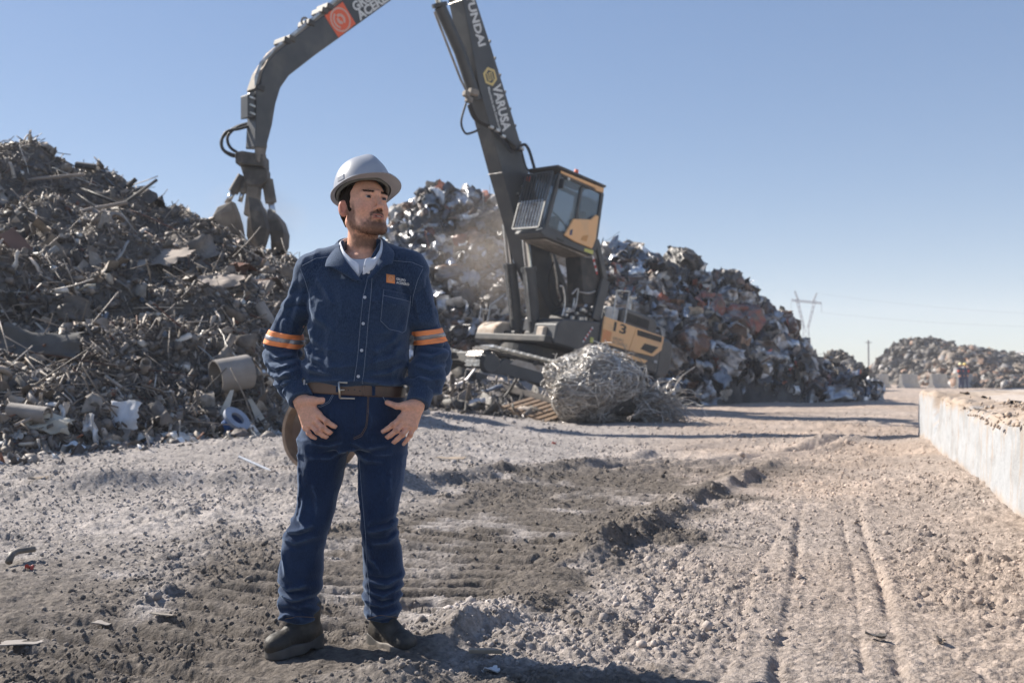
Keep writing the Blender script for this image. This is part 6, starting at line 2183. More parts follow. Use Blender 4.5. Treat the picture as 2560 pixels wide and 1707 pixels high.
def legs_body(P):
    d = loft(P, [(mp(0, 1118)[2], mp(890, 0)[0], .01, .15, .10), (mp(0, 960)[2], mp(892, 0)[0], .01, .15, .10)])
    for xs_ in (((812, 1090), (780, 1320), (759, 1560)), ((955, 1090), (955, 1320), (962, 1560))):
        d = smin(d, chain(P, [mp(a, b, .01) for a, b in xs_], (.06, .036, .030)), .03)
    return d

def body_sdf(P):
    d = near(P, HC + np.array([0, .01, -.03]), .235, head_sdf)
    tor = loft(P, [(mp(0, 960)[2], mp(892, 0)[0], .01, .14, .095), (mp(0, 860)[2], mp(897, 0)[0], .01, .145, .095), (mp(0, 740)[2], mp(903, 0)[0], .01, .155, .105), (mp(0, 680)[2], mp(904, 0)[0], .02, .13, .085), (mp(0, 645)[2], mp(904, 0)[0], .03, .065, .06)])
    d = smin(d, tor, .03)
    for S_, E_, W_, h in ((SH_L, EL_L, WR_L, 0), (SH_R, EL_R, WR_R, 1)):
        arm = chain(P, [mp(905, 668, .02), S_ + np.array([0, 0, -.01]), E_, W_], (.05, .048, .040, .0265), .02)
        d = smin(d, arm, .03)
        d = smin(d, near(P, (FP[h][1][0] + W_) / 2, .125, lambda p: hand_sdf(p, h)), .012)
    return smin(d, legs_body(P), .03)

def build_body():
    zs = np.concatenate([ar(-.0 + .06, mp(0, 1125)[2], .014), ar(mp(0, 1125)[2] + .003, mp(0, 975)[2], .0027), ar(mp(0, 975)[2] + .01, mp(0, 655)[2], .011), ar(mp(0, 655)[2] + .004, mp(0, 395)[2], .0023)])
    # fine columns only where hands and head stand
    V, Q = nets(body_sdf, ar(-.34, .34, .0027), ar(-.17, .17, .0027), zs)
    me = np_mesh('person', V, Q)
    q = to_head(V)
    s = np.abs(q[:, 0])
    hd = sstep(.16, .13, np.linalg.norm(q - np.array([0, 0, -.01]), axis=1))
    C = np.tile(np.array([.72, .385, .265]), (len(V), 1))
    blot = fbm3(V * 38, 3)
    C *= (1 + .07 * blot)[:, None]
    red = np.array([.62, .225, .150])
    def mix(C, col, m):
        return C + (np.asarray(col) - C) * np.clip(m, 0, 1)[:, None]
    C = mix(C, red, .35 * hd * np.exp(-(((s - .045) / .022) ** 2 + ((q[:, 1] + .075) / .03) ** 2 + ((q[:, 2] + .018) / .022) ** 2)))
    C = mix(C, red, .5 * hd * np.exp(-((q[:, 0] / .014) ** 2 + ((q[:, 1] + .113) / .014) ** 2 + ((q[:, 2] + .020) / .014) ** 2)))
    C = mix(C, (.54, .17, .11), .6 * hd * sstep(.073, .080, s) * sstep(.045, .03, np.abs(q[:, 2])))
    # lips
    lip = hd * sstep(.0250, .019, s) * sstep(.0100, .0072, np.abs(q[:, 2] + .0535)) * sstep(-.082, -.088, q[:, 1])
    C = mix(C, (.36, .125, .095), lip * .85)
    mouth = hd * sstep(.017, .013, s) * sstep(.0028, .0016, np.abs(q[:, 2] + .053)) * sstep(-.088, -.09, q[:, 1])
    C = mix(C, (.10, .03, .025), mouth)
    # beard shadow: jaw, chin, moustache
    n = fbm3(V * 90, 2)
    jaw = sstep(-.030, -.062, q[:, 2] + .25 * np.maximum(0, q[:, 1] + .02) - .012 * n + .3 * np.maximum(0, .040 - s) * 0) * sstep(.045, .02, q[:, 1]) * sstep(-.150, -.125, q[:, 2])
    cheek = sstep(-.028, -.056, q[:, 2] + .012 * n + .0 * s) * sstep(-.062, -.040, q[:, 1])
    side_ = sstep(.042, .060, s) * sstep(.03, -.02, q[:, 2] + .01 * n) * sstep(.012, -.004, np.abs(q[:, 1] + .020) - .018)
    goat = sstep(-.058, -.074, q[:, 2] + .008 * n) * sstep(.042, .020, s + .006 * n) * sstep(-.035, -.065, q[:, 1])
    goat = np.maximum(goat, .8 * np.exp(-((s - .0265) / .0052) ** 2) * sstep(-.036, -.046, q[:, 2]) * sstep(-.070, -.058, -.116 - q[:, 2]) * sstep(-.05, -.075, q[:, 1]))
    must = sstep(.031, .026, s) * sstep(-.0300, -.0355, q[:, 2] + .25 * s - .004) * sstep(-.0475, -.0440, q[:, 2] + .22 * s) * sstep(-.078, -.085, q[:, 1])
    low = sstep(-.058, -.098, q[:, 2] + .45 * (q[:, 1] + .05) + .014 * n) * sstep(.04, .0, q[:, 1])
    beard = hd * np.clip(np.maximum.reduce([.88 * low, goat, must, .72 * side_]), 0, 1) * (1 - lip) * sstep(-.16, -.135, q[:, 2])
    C = mix(C, (.060, .035, .024), beard * .76)
    brow = hd * sstep(.0045, .0020, np.abs(q[:, 2] - .0415 - .12 * (s - .026) + 6.0 * np.maximum(0, s - .034) ** 2)) * sstep(.012, .016, s) * sstep(.053, .046, s) * sstep(-.06, -.07, q[:, 1])
    C = mix(C, (.030, .019, .014), brow * .55)
    # upper lash line
    lash = hd * np.exp(-(((q[:, 2] - .0255) / .0018) ** 2)) * sstep(.047, .042, s) * sstep(.017, .021, s) * sstep(-.085, -.09, q[:, 1])
    C = mix(C, (.04, .022, .018), lash * .7)
    for sx in (-1, 1):
        C = mix(C, (.085, .028, .02), hd * sstep(.0062, .0040, np.linalg.norm(q - np.array([sx * .0075, -.1060, -.0330]), axis=1)))  # shade inside the nostrils, painted into the skin colour
    crease = hd * np.exp(-((s - .0165 - .8 * np.maximum(0, -.026 - q[:, 2])) / .0022) ** 2) * sstep(-.024, -.030, q[:, 2]) * sstep(-.056, -.048, q[:, 2]) * sstep(-.075, -.084, q[:, 1])
    C = mix(C, (.40, .17, .11), .45 * crease)  # shade of the nose-to-mouth fold, painted in
    # nails and knuckles
    for h in (0, 1):
        for i in range(4):
            t, b4 = FP[h][i][3], FP[h][i][2]
            dv = t - b4; dv /= np.linalg.norm(dv)
            c = t + dv * .001 + np.array([0, -.0065, 0])
            C = mix(C, (.60, .38, .30), .9 * sstep(.0075, .0052, np.linalg.norm(V - c, axis=1)))
            C = mix(C, (.40, .17, .105), .5 * sstep(.011, .005, np.linalg.norm(V - FP[h][i][1] + np.array([0, .008, 0]), axis=1)))
    set_col(me, C)
    o = mesh_obj('person', me, SKIN, None, True)
    o.location = M0
    return o, V, Q, beard, brow
person, BV, BQ, beard_m, brow_m = build_body()
tag(person, 'man in denim shirt, jeans and grey hard hat standing thumbs in pockets', 'person')

def child(name, V, Q, mt, parent=None, smooth=True, col=None):
    me = np_mesh(name, V, Q)
    if col is not None:
        set_col(me, col)
    return mesh_obj(name, me, mt, parent or person, smooth)

# ---- eyes, brows, beard, hair

for sx in (-1, 1):
    c = from_head((sx * .0315, -.0800, .0205))
    m = MB().lathe([(math.sin(t) * .0134, -math.cos(t) * .0134) for t in np.linspace(.001, math.pi - .001, 18)], 22)
    V = np.array([tuple(v) for v in m.v]) + c
    Q = np.array(m.f)
    g = HR @ np.array([.14, -1.0, .05]); g /= np.linalg.norm(g)
    cs = ((V - c) / .0134) @ g
    C = np.where((cs > .90)[:, None], np.array([.012, .008, .007]), np.where((cs > .74)[:, None], np.array([.055, .028, .016]), np.array([.46, .42, .40])))
    child('eye', V, Q, bpy.data.materials.get('eye_surface') or attr_mat('eye_surface', rough=.12, spec=.6), None, True, C)
m = MB(); tv = [from_head((x, -.0985 + 9 * x * x, -.0512)) for x in np.linspace(-.013, .013, 9)]
m.tube([tuple(v) for v in tv], .0021, 6); m.build('teeth', mat('teeth', (.70, .66, .60), (.64, .6, .54), scale=300, rough=.3), person, True)

def strands(name, mask, n, L, width, mt, dirf, seed):
    rs = np.random.RandomState(seed)
    tri_c = BV[BQ].mean(1)
    w = mask[BQ].mean(1)
    w = w / w.sum()
    k = rs.choice(len(BQ), n, p=w)
    a, b, c = BV[BQ[k, 0]], BV[BQ[k, 1]], BV[BQ[k, 2]]
    u, v = rs.rand(n, 1), rs.rand(n, 1)
    p = a + (b - a) * u + (c - b) * v * u
    nn = np.cross(b - a, c - a); nn /= np.linalg.norm(nn, axis=1)[:, None] + 1e-12
    d = nn * rs.uniform(.25, .75, (n, 1)) + dirf(to_head(p)) @ HR.T + rs.randn(n, 3) * .22
    d /= np.linalg.norm(d, axis=1)[:, None]
    s = np.cross(d, rs.randn(n, 3)); s /= np.linalg.norm(s, axis=1)[:, None]
    ln = L * rs.uniform(.5, 1.15, (n, 1))
    V = np.stack([p - s * width, p + s * width, p + d * ln], 1).reshape(-1, 3)
    o = child(name, V, np.arange(3 * n).reshape(-1, 3), mt, None, False)
    o['kind'] = 'stuff'
HAIRM = mat('dark_hair', (.012, .008, .006), (.026, .017, .012), scale=120, rough=.85, spec=.12)
BEARDM = mat('beard_hair', (.050, .028, .018), (.105, .062, .038), scale=90, rough=.6, spec=.3)
strands('beard', np.clip(beard_m, 0, 1) ** 1.3, 6000, .0052, .00028, BEARDM, lambda q: np.stack([.2 * q[:, 0] * 10, -.25 + 0 * q[:, 0], -.8 + 0 * q[:, 0]], -1), 3)
strands('eyebrows', np.clip(brow_m, 0, 1) ** 1.5, 900, .0065, .00030, HAIRM, lambda q: np.stack([.9 * np.sign(q[:, 0]), 0 * q[:, 0], .25 + 0 * q[:, 0]], -1), 4)
def hair_sdf(P):
    q = to_head(P)
    s = np.abs(q[..., 0])
    d = smin(ell(q, (0, .014, .040), (.0765, .098, .092)), ell(q, (0, -.030, -.010), (.066, .064, .085)), .03) - .0030
    d = smin(d, cap(np.stack([s, q[..., 1], q[..., 2]], -1), (.056, .05, .0), (.042, .058, -.040), .020, .014), .02)
    d = d + .0016 * noise3(q[..., 0] * 300, q[..., 1] * 300, q[..., 2] * 60)
    n = .006 * noise3(q[..., 0] * 60, q[..., 1] * 60, q[..., 2] * 60)
    frontl = -.024 - .30 * np.clip(q[..., 2] - .055, 0, 1) + .5 * np.clip(.03 - q[..., 2], 0, .03) * 0
    keep = frontl - q[..., 1] + n                                     # behind the temple line
    low = np.where(q[..., 1] < .0, -.012, np.where(q[..., 1] < .035, .018, -.046 + .0 * q[..., 1])) - q[..., 2] + n
    low = np.where(s > .05, low, np.where(q[..., 1] > .03, -.052 - q[..., 2], low))
    return np.maximum(d, np.maximum(keep, low))
lo_, hi2 = HC - .15, HC + .15
V, Q = nets(hair_sdf, ar(lo_[0], hi2[0], .0032), ar(lo_[1], hi2[1], .0032), ar(lo_[2] + .02, hi2[2], .0032))
child('hair', V, Q, HAIRM)

# ---- hard hat
HHR = HR @ np.array(Euler((RAD(-8), RAD(4), 0)).to_matrix())
HHC = from_head((0, .008, .078))
def hat(q):
    return tuple(np.asarray(q, float) @ HHR.T + HHC)
def make_hat():
    nt_, npf = 72, 20
    V, tint = [], []
    prof = []
    for i in range(nt_):
        th = 2 * math.pi * i / nt_                                    # 0 = his left, pi/2 = back
        cx, cy = math.cos(th), math.sin(th)
        fr = max(0.0, -cy)                                            # 1 at the front
        A, B, H = .1045, .120, .130
        rb = 1 / math.sqrt((cx / A) ** 2 + (cy / B) ** 2)
        row = []
        for j in range(npf):                                          # crown: top down to the rim
            a = (j / (npf - 1)) * math.pi / 2
            rr = math.sin(a) ** .92 * rb
            z = math.cos(a) ** .86 * H
            x, y = cx * rr, cy * rr
            # raised ridge from the front to the back, with side flutes
            w = math.exp(-(x / .024) ** 2) * (1 - .65 * max(0, y / .128)) * math.sin(min(a * 1.25 + .25, math.pi))
            z += .013 * w * (.35 + .65 * math.cos(a))
            y -= .004 * w * math.sin(a)
            row.append((x, y, z))
        bw = .011 + .002 * max(0, cy) + .048 * fr ** 2.2              # brim, long at the front
        x0, y0, z0 = row[-1]
        n_ = Vector((cx / A, cy / B)).normalized()
        dz = -.010 * fr ** 1.5
        row.append((x0 + n_.x * .004, y0 + n_.y * .004, z0 - .003))
        row.append((x0 + n_.x * bw * .55, y0 + n_.y * bw * .55, z0 - .004 + dz * .5))
        row.append((x0 + n_.x * bw, y0 + n_.y * bw, z0 - .007 + dz))
        row.append((x0 + n_.x * bw, y0 + n_.y * bw, z0 - .011 + dz))
        row.append((x0 + n_.x * bw * .5, y0 + n_.y * bw * .5, z0 - .009 + dz * .5))
        row.append((x0 - n_.x * .004, y0 - n_.y * .004, z0 - .008))
        for j in range(npf - 1, -1, -2):                              # inner wall
            x, y, z = row[j]
            row.append((x * .965, y * .965, z * .96 - .004))
        V += [hat(p) for p in row]
    m = len(V) // nt_
    Q = [(i * m + j, i * m + j + 1, ((i + 1) % nt_) * m + j + 1, ((i + 1) % nt_) * m + j) for i in range(nt_) for j in range(m - 1)]
    shell = child('hard_hat', np.array(V), np.array(Q), mat('hat_shell', (.36, .375, .415), (.33, .345, .385), scale=14, rough=.36, spec=.5))
    shell.data.set_sharp_from_angle(angle=RAD(50))
    b = MB()
    pts = []
    for i in range(40):
        th = 2 * math.pi * i / 40
        pts.append(hat((math.cos(th) * .088, math.sin(th) * .107, -.006 - .004 * math.sin(th))))
    for k, dz in enumerate((0, .012)):
        b.tube([Vector(p) + Vector(HHR[:, 2]) * dz for p in pts], .0075, 6, closed=True)
    b.build('headband', mat('hat_band', (.10, .105, .10), (.15, .15, .14), scale=40, rough=.7), shell, True)
    b = MB()
    for th in (RAD(-152), RAD(-28), RAD(28), RAD(152)):
        p = Vector(hat((math.cos(th) * .087, math.sin(th) * .102, -.004)))
        b.tube([p, p + Vector(HHR[:, 2]) * .03], .007, 6)
    b.build('strap_anchor', mat('hat_anchor', (.05, .05, .05), (.09, .09, .085), scale=40, rough=.6), shell)
    b = MB()                                                          # accessory slot on his right
    for th in (RAD(196),):
        c = Vector(hat((math.cos(th) * .112, math.sin(th) * .131, .012)))
        R_ = Matrix(HHR.tolist()).to_4x4() @ Matrix.Rotation(th, 4, 'Z')
        R_.translation = c
        b.box((0, 0, 0), (.006, .034, .022), R_)
    b.build('accessory_slot', bpy.data.materials['hat_shell'], shell, bevel=.002)
make_hat()

# ---- shirt
def ridged(P, sx, sy, sz, seed):
    w = .35 * noise3(P[..., 0] * 5 + seed, P[..., 1] * 5, P[..., 2] * 5)
    n = noise3(P[..., 0] * sx + seed * 3 + w, P[..., 1] * sy + w, P[..., 2] * sz - seed)
    return 1 - 2 * np.abs(n) ** .75
zpx = lambda py: mp(0, py)[2]
xpx = lambda px: mp(px, 0)[0]
TORSO = [(zpx(985), xpx(888), .012, .168, .128), (zpx(962), xpx(889), .010, .181, .140), (zpx(925), xpx(891), .008, .190, .144), (zpx(860), xpx(897), .008, .182, .138),
         (zpx(760), xpx(902), .008, .186, .136), (zpx(705), xpx(903), .014, .184, .120), (zpx(672), xpx(904), .020, .150, .100), (zpx(645), xpx(904), .026, .100, .080), (zpx(612), xpx(903), .032, .070, .070), (zpx(606), xpx(903), .032, .066, .066)]
AX_L = (WR_L - EL_L) / np.linalg.norm(WR_L - EL_L)
AX_R = (WR_R - EL_R) / np.linalg.norm(WR_R - EL_R)
def creases(p, rows):
    """pressed-in cloth folds: a soft ridge with a valley beside it, along lines given in photo pixels"""
    out = np.zeros(len(p))
    for pts, amp, w in rows:
        L = [(xpx(a), zpx(b)) for a, b in pts]
        w = w * .00148
        lo_x, hi_x = min(q[0] for q in L) - 4 * w, max(q[0] for q in L) + 4 * w
        lo_z, hi_z = min(q[1] for q in L) - 4 * w, max(q[1] for q in L) + 4 * w
        k = (p[:, 0] > lo_x) & (p[:, 0] < hi_x) & (p[:, 2] > lo_z) & (p[:, 2] < hi_z)
        if not k.any():
            continue
        x, z = p[k, 0], p[k, 2]
        d, sd, ar_ = seg_dist(x + .004 * noise2(x * 60, z * 60, 5), z, L)
        tot = sum(math.dist(a, b) for a, b in zip(L[:-1], L[1:]))
        fade = np.clip(np.minimum(ar_, tot - ar_) / (tot * .3), 0, 1) ** .6
        end = np.exp(-np.maximum(0, d - 3 * w) / w)
        o = d * sd
        out[k] += amp * fade * end * (np.exp(-(np.abs(o) / (w * .8)) ** 1.15) - .75 * np.exp(-((o - 1.5 * w) / w) ** 2) - .25 * np.exp(-((o + 1.7 * w) / (1.3 * w)) ** 2))
    return out
SHIRT_FOLDS = [([(745, 700), (722, 760), (700, 815)], .007, 9), ([(768, 720), (752, 780), (735, 825)], .007, 7), ([(715, 745), (692, 800), (682, 822)], .005, 6),
    ([(672, 880), (700, 894), (745, 886)], .011, 6), ([(675, 905), (705, 922), (755, 905)], .011, 6), ([(678, 935), (712, 944), (755, 925)], .010, 6), ([(688, 962), (722, 962), (755, 948)], .008, 5), ([(680, 950), (690, 985), (700, 1000)], .006, 5),
    ([(1060, 700), (1080, 760), (1092, 810)], .006, 8), ([(1036, 725), (1050, 780), (1060, 820)], .006, 7), ([(1120, 876), (1085, 893), (1045, 886)], .011, 6), ([(1122, 910), (1085, 925), (1042, 912)], .010, 6), ([(1118, 946), (1080, 950), (1040, 938)], .010, 6), ([(1112, 985), (1075, 978), (1045, 970)], .008, 6),
    ([(776, 760), (810, 800), (858, 832)], .008, 10), ([(772, 800), (800, 850), (850, 882)], .008, 9), ([(765, 850), (790, 890), (840, 915)], .009, 8), ([(762, 905), (800, 927), (860, 938)], .009, 7),
    ([(1028, 790), (1000, 850), (950, 885)], .008, 9), ([(1025, 850), (995, 892), (940, 912)], .008, 8), ([(1022, 912), (985, 932), (930, 940)], .010, 7), ([(868, 715), (872, 780), (866, 840)], .005, 11), ([(800, 690), (830, 735), (850, 770)], .006, 9), ([(1010, 670), (1000, 690), (1034, 720)], .003, 8),
    ([(768, 945), (820, 951), (885, 948)], .009, 6), ([(925, 950), (980, 962), (1020, 958)], .011, 6), ([(858, 780), (840, 850), (845, 930)], .005, 10), ([(955, 850), (960, 900), (950, 945)], .006, 9)]
JEANS_FOLDS = [([(756, 1085), (760, 1150), (766, 1220), (758, 1292)], .008, 7), ([(778, 1235), (770, 1290), (788, 1314)], .011, 6), ([(733, 1318), (765, 1317), (806, 1303)], .014, 7), ([(720, 1338), (760, 1348), (818, 1330)], .009, 7), ([(722, 1365), (735, 1430)], .008, 6),
    ([(706, 1445), (740, 1464), (790, 1450)], .014, 7), ([(708, 1470), (750, 1488), (806, 1478)], .014, 7), ([(713, 1505), (745, 1500), (775, 1513)], .009, 6), ([(716, 1542), (735, 1522), (760, 1524)], .008, 5), ([(800, 1200), (812, 1260), (806, 1300)], .006, 8),
    ([(905, 1150), (908, 1240), (918, 1305)], .008, 6), ([(1012, 1288), (985, 1312), (935, 1322)], .012, 7), ([(1008, 1320), (985, 1347), (940, 1352)], .010, 7), ([(922, 1330), (940, 1390), (965, 1425)], .008, 7), ([(1014, 1438), (980, 1452), (926, 1444)], .014, 7), ([(1012, 1465), (970, 1480), (922, 1470)], .014, 7), ([(1008, 1495), (965, 1507), (915, 1490)], .014, 7), ([(1002, 1520), (960, 1532), (922, 1522)], .009, 6), ([(985, 1130), (992, 1200), (978, 1270)], .006, 9),
    ([(880, 1100), (840, 1111), (785, 1104)], .008, 6), ([(876, 1122), (840, 1142), (790, 1140)], .007, 7), ([(888, 1100), (930, 1117), (985, 1110)], .008, 6), ([(894, 1124), (930, 1147), (975, 1150)], .007, 7), ([(850, 1010), (845, 1050), (855, 1085)], .004, 7), ([(935, 1010), (945, 1050), (930, 1090)], .005, 7)]
def sleeve(P, S_, E_, W_, seed, wr=True):
    mid = S_ * .5 + E_ * .5
    ax = (W_ - E_); L = np.linalg.norm(ax); ax = ax / L
    c1, c2 = E_ + ax * L * .45, W_ - ax * .045
    d = chain(P, [S_, mid, E_, c1, c2], (.064, .056, .065, .061, .048), .03)
    d = smin(d, cap(P, E_ + np.array([0, .012, -.045]), c1 + np.array([0, .01, -.022]), .050, .048), .03)
    t = ((P - E_) @ ax) / L
    if wr:
        k = np.abs(d) < .03
        p, tt = P[k], t[k]
        if len(p):
            d[k] += .013 * np.exp(-(tt / .40) ** 2) * ridged(p, 9, 9, 26, seed) + .007 * ridged(p, 12, 12, 12, seed + 5) + .010 * sstep(.30, .7, tt) * ridged(p, 12, 12, 30, seed + 9) - creases(p, SHIRT_FOLDS[:14])
    cuff = cap(P, W_ - ax * .062, W_ - ax * .004, .0455, .0435)
    cuff = smax(cuff, ((P - (W_ - ax * .004)) @ ax), .003)
    cuff = smax(cuff, -((P - (W_ - ax * .064)) @ ax), .003)
    return np.minimum(np.maximum(d, ((P - (W_ - ax * .052)) @ ax)), cuff)
def shirt_sdf(P, cut=True):
    d = loft(P, TORSO, 2.25)
    for a, b in (((868, 640, .02), (780, 672, .012)), ((940, 640, .02), (1030, 672, .012))):
        d = smin(d, cap(P, mp(*a), mp(*b), .058, .062), .03)
    z = P[..., 2]
    k = np.abs(d) < .03
    p = P[k]
    if len(p):
        wv = .005 * ridged(p, 7, 7, 6, 2) + .0035 * ridged(p, 17, 13, 17, 3) + .011 * np.maximum(0, sstep(zpx(800), zpx(940), p[:, 2])) * ridged(p, 9, 8, 17, 4)
        # folds running from the armpits and drape over the belt
        wv = wv + .006 * np.exp(-((np.abs(p[:, 0] - xpx(903)) - .15) / .05) ** 2) * ridged(p, 16, 8, 10, 8)
        d[k] -= wv * .8 + creases(p, SHIRT_FOLDS[14:])
    d = smin(d, sleeve(P, SH_L, EL_L, WR_L, 11), .020)
    d = smin(d, sleeve(P, SH_R, EL_R, WR_R, 21), .020)
    if cut:
        # open neck: a V wedge through the front, and the neck hole
        a0, a1, b0 = (xpx(848), zpx(600)), (xpx(910), zpx(702)), (xpx(958), zpx(596))
        def half(p, q):
            nx_, nz_ = (q[1] - p[1]), -(q[0] - p[0])
            l = math.hypot(nx_, nz_)
            return ((P[..., 0] - p[0]) * nx_ + (P[..., 2] - p[1]) * nz_) / l
        vee = np.maximum(half(a0, a1), half(a1, b0))
        vee = np.maximum(vee, P[..., 1] - .0)
        d = smax(d, -vee, .004)
        d = np.maximum(d, -(cap(P, mp(902, 655, .03), mp(903, 560, .03), .062, .066)))
        # hem tucked in over the belt, lower on his left
        hemz = zpx(954) + (P[..., 0] - xpx(760)) / (xpx(1022) - xpx(760)) * (zpx(974) - zpx(954)) + .004 * np.sin(P[..., 0] * 38)
        tors = (np.abs(P[..., 0] - xpx(890)) < .2) & (loft(P, TORSO, 2.25) < .045)
        d = np.where(tors & (P[..., 1] > -.17), np.maximum(d, np.where(sleeve(P, SH_L, EL_L, WR_L, 11, False) < .012, -1, np.where(sleeve(P, SH_R, EL_R, WR_R, 21, False) < .012, -1, hemz - z))), d)
    return d
SHV, SHQ = nets(shirt_sdf, ar(-.37, .37, .0042), ar(-.19, .19, .0042), ar(zpx(1050), zpx(590), .0042))
shirt = child('denim_shirt', SHV, SHQ, DENIM)
def wear_attr(me, w):
    a = me.attributes.new('wear', 'FLOAT', 'POINT')
    a.data.foreach_set('value', np.clip(w, 0, 1).astype(np.float32))
def convex(V, Q):
    """how far each vertex stands proud of its neighbours: creases of worn cloth fade there"""
    S = np.zeros_like(V); n = np.zeros(len(V))
    for k in range(4):
        for o in (1, 2, 3):
            np.add.at(S, Q[:, k], V[Q[:, (k + o) % 4]]); np.add.at(n, Q[:, k], 1)
    L = S / np.maximum(n, 1)[:, None]
    for _ in range(3):
        S[:] = 0
        for k in range(4):
            for o in (1, 2, 3):
                np.add.at(S, Q[:, k], L[Q[:, (k + o) % 4]])
        L = S / np.maximum(n, 1)[:, None]
    a, b, c = V[Q[:, 0]], V[Q[:, 1]], V[Q[:, 2]]
    fn = np.cross(b - a, c - a); N_ = np.zeros_like(V)
    for k in range(4):
        np.add.at(N_, Q[:, k], fn)
    N_ /= np.linalg.norm(N_, axis=1)[:, None] + 1e-12
    return ((V - L) * N_).sum(1)
wear_attr(shirt.data, sstep(.0005, .0024, convex(SHV, SHQ)) * .4)
def bvh(V, Q):
    return BVHTree.FromPolygons([tuple(v) for v in V], [tuple(int(i) for i in q) for q in Q])
SB = bvh(SHV, SHQ)
CAMP = Vector((0, 0, 1.0)) - M0
def onto(B, px, py, off=.002, fb=None):
    """where the photo pixel's ray meets a garment, lifted off towards the viewer"""
    d = ray(px, py).normalized()
    h = B.ray_cast(CAMP, d)
    if h[0] is None:
        return fb
    return h[0] + (h[1] * .5 - d * .5).normalized() * off
def line(B, rows, n=30, off=.003):
    P = np.array(rows, float)
    seg = np.concatenate([[0], np.cumsum(np.linalg.norm(np.diff(P, axis=0), axis=1))])
    t = np.linspace(0, seg[-1], n)
    out = []
    for a in t:
        q = onto(B, np.interp(a, seg, P[:, 0]), np.interp(a, seg, P[:, 1]), off)
        if q is not None:
            out.append(q)
    return out
def stitch(B, rows, mt, parent, n=None, r=.0007, off=.0016, name='stitching', dash=True):
    P = np.array(rows, float)
    L = np.linalg.norm(np.diff(P, axis=0), axis=1).sum()
    n = int(L / 1.1)
    pts = line(B, rows, max(n, 4), off)
    b = MB()
    for i in range(0, len(pts) - 1, 2 if dash else 1):
        j = min(i + 1, len(pts) - 1)
        if (pts[j] - pts[i]).length < .02:
            b.tube([pts[i], pts[j] if not dash else pts[i].lerp(pts[j], 1.35)], r, 4)
    if b.v:
        o = b.build(name, mt, parent)
        o['kind'] = 'stuff'
def patch(B, rowsL, rowsR, name, mt, parent, off=.003, n=40, m=5, th=.0):
    A, C = np.array(rowsL, float), np.array(rowsR, float)
    ta, tb = np.linspace(0, 1, len(A)), np.linspace(0, 1, len(C))
    V, ok = [], True
    for i in range(n):
        t = i / (n - 1)
        a = np.array([np.interp(t, ta, A[:, k]) for k in (0, 1)]); c = np.array([np.interp(t, tb, C[:, k]) for k in (0, 1)])
        for j in range(m):
            u = j / (m - 1)
            p = a + (c - a) * u
            q = onto(B, p[0], p[1], off, None)
            V.append(tuple(q) if q is not None else V[-1])
    F = [(i * m + j, i * m + j + 1, (i + 1) * m + j + 1, (i + 1) * m + j) for i in range(n - 1) for j in range(m - 1)]
    b = MB(); b.add(V, F)
    o = b.build(name, mt, parent, True)
    s = o.modifiers.new('thickness', 'SOLIDIFY'); s.thickness = .0028; s.offset = -1 if False else 1
    return o
PL = [(918, 690), (905, 745), (899, 800), (895, 860), (890, 905), (883, 952)]
PR = [(934, 672), (929, 745), (923, 800), (918, 860), (914, 905), (908, 958)]
plk = patch(SB, PL, PR, 'button_placket', DENIM, shirt, .002)
stitch(SB, [(a + 2.5, b) for a, b in PL], THREAD, shirt, off=.0058)
stitch(SB, [(a - 2.5, b) for a, b in PR], THREAD, shirt, off=.0058)
BUT = mat('button_pale', (.55, .58, .64), (.48, .51, .57), scale=60, rough=.3)
for a in ((912, 744), (908, 809), (904, 876), (896, 941), (921, 682)):
    p = onto(SB, *a, .006)
    M = Vector((.0, -1, 0)).to_track_quat('Z', 'Y').to_matrix().to_4x4(); M.translation = p
    MB().lathe([(0.0, .0018), (.0038, .0018), (.0048, .0026), (.0056, .0022), (.0056, -.002)], 14, M, cap=False).build('button', BUT, shirt, True)
PK = [(958, 722), (1029, 738), (1014, 829), (1004, 833), (972, 825), (950, 803)]
pkA = [(958, 722), (955, 745), (952, 780), (950, 803), (962, 815), (972, 825)]
pkB = [(1029, 738), (1026, 760), (1020, 796), (1014, 827), (1010, 831), (1004, 834)]
patch(SB, pkA, pkB, 'chest_pocket', DENIM, shirt, .0016, 26, 12)
stitch(SB, [(959, 724), (953, 784), (951, 802), (972, 823), (1005, 832), (1013, 827), (1028, 739)], THREAD, shirt, off=.0048)
stitch(SB, [(957, 739), (1026, 755)], THREAD, shirt, off=.0048)
stitch(SB, [(751, 672), (762, 700), (774, 738), (776, 770)], THREAD, shirt)
stitch(SB, [(1057, 672), (1044, 700), (1034, 735), (1030, 765)], THREAD, shirt)
stitch(SB, [(984, 652), (1030, 656), (1058, 668)], THREAD, shirt)
stitch(SB, [(838, 640), (790, 646), (756, 664)], THREAD, shirt)
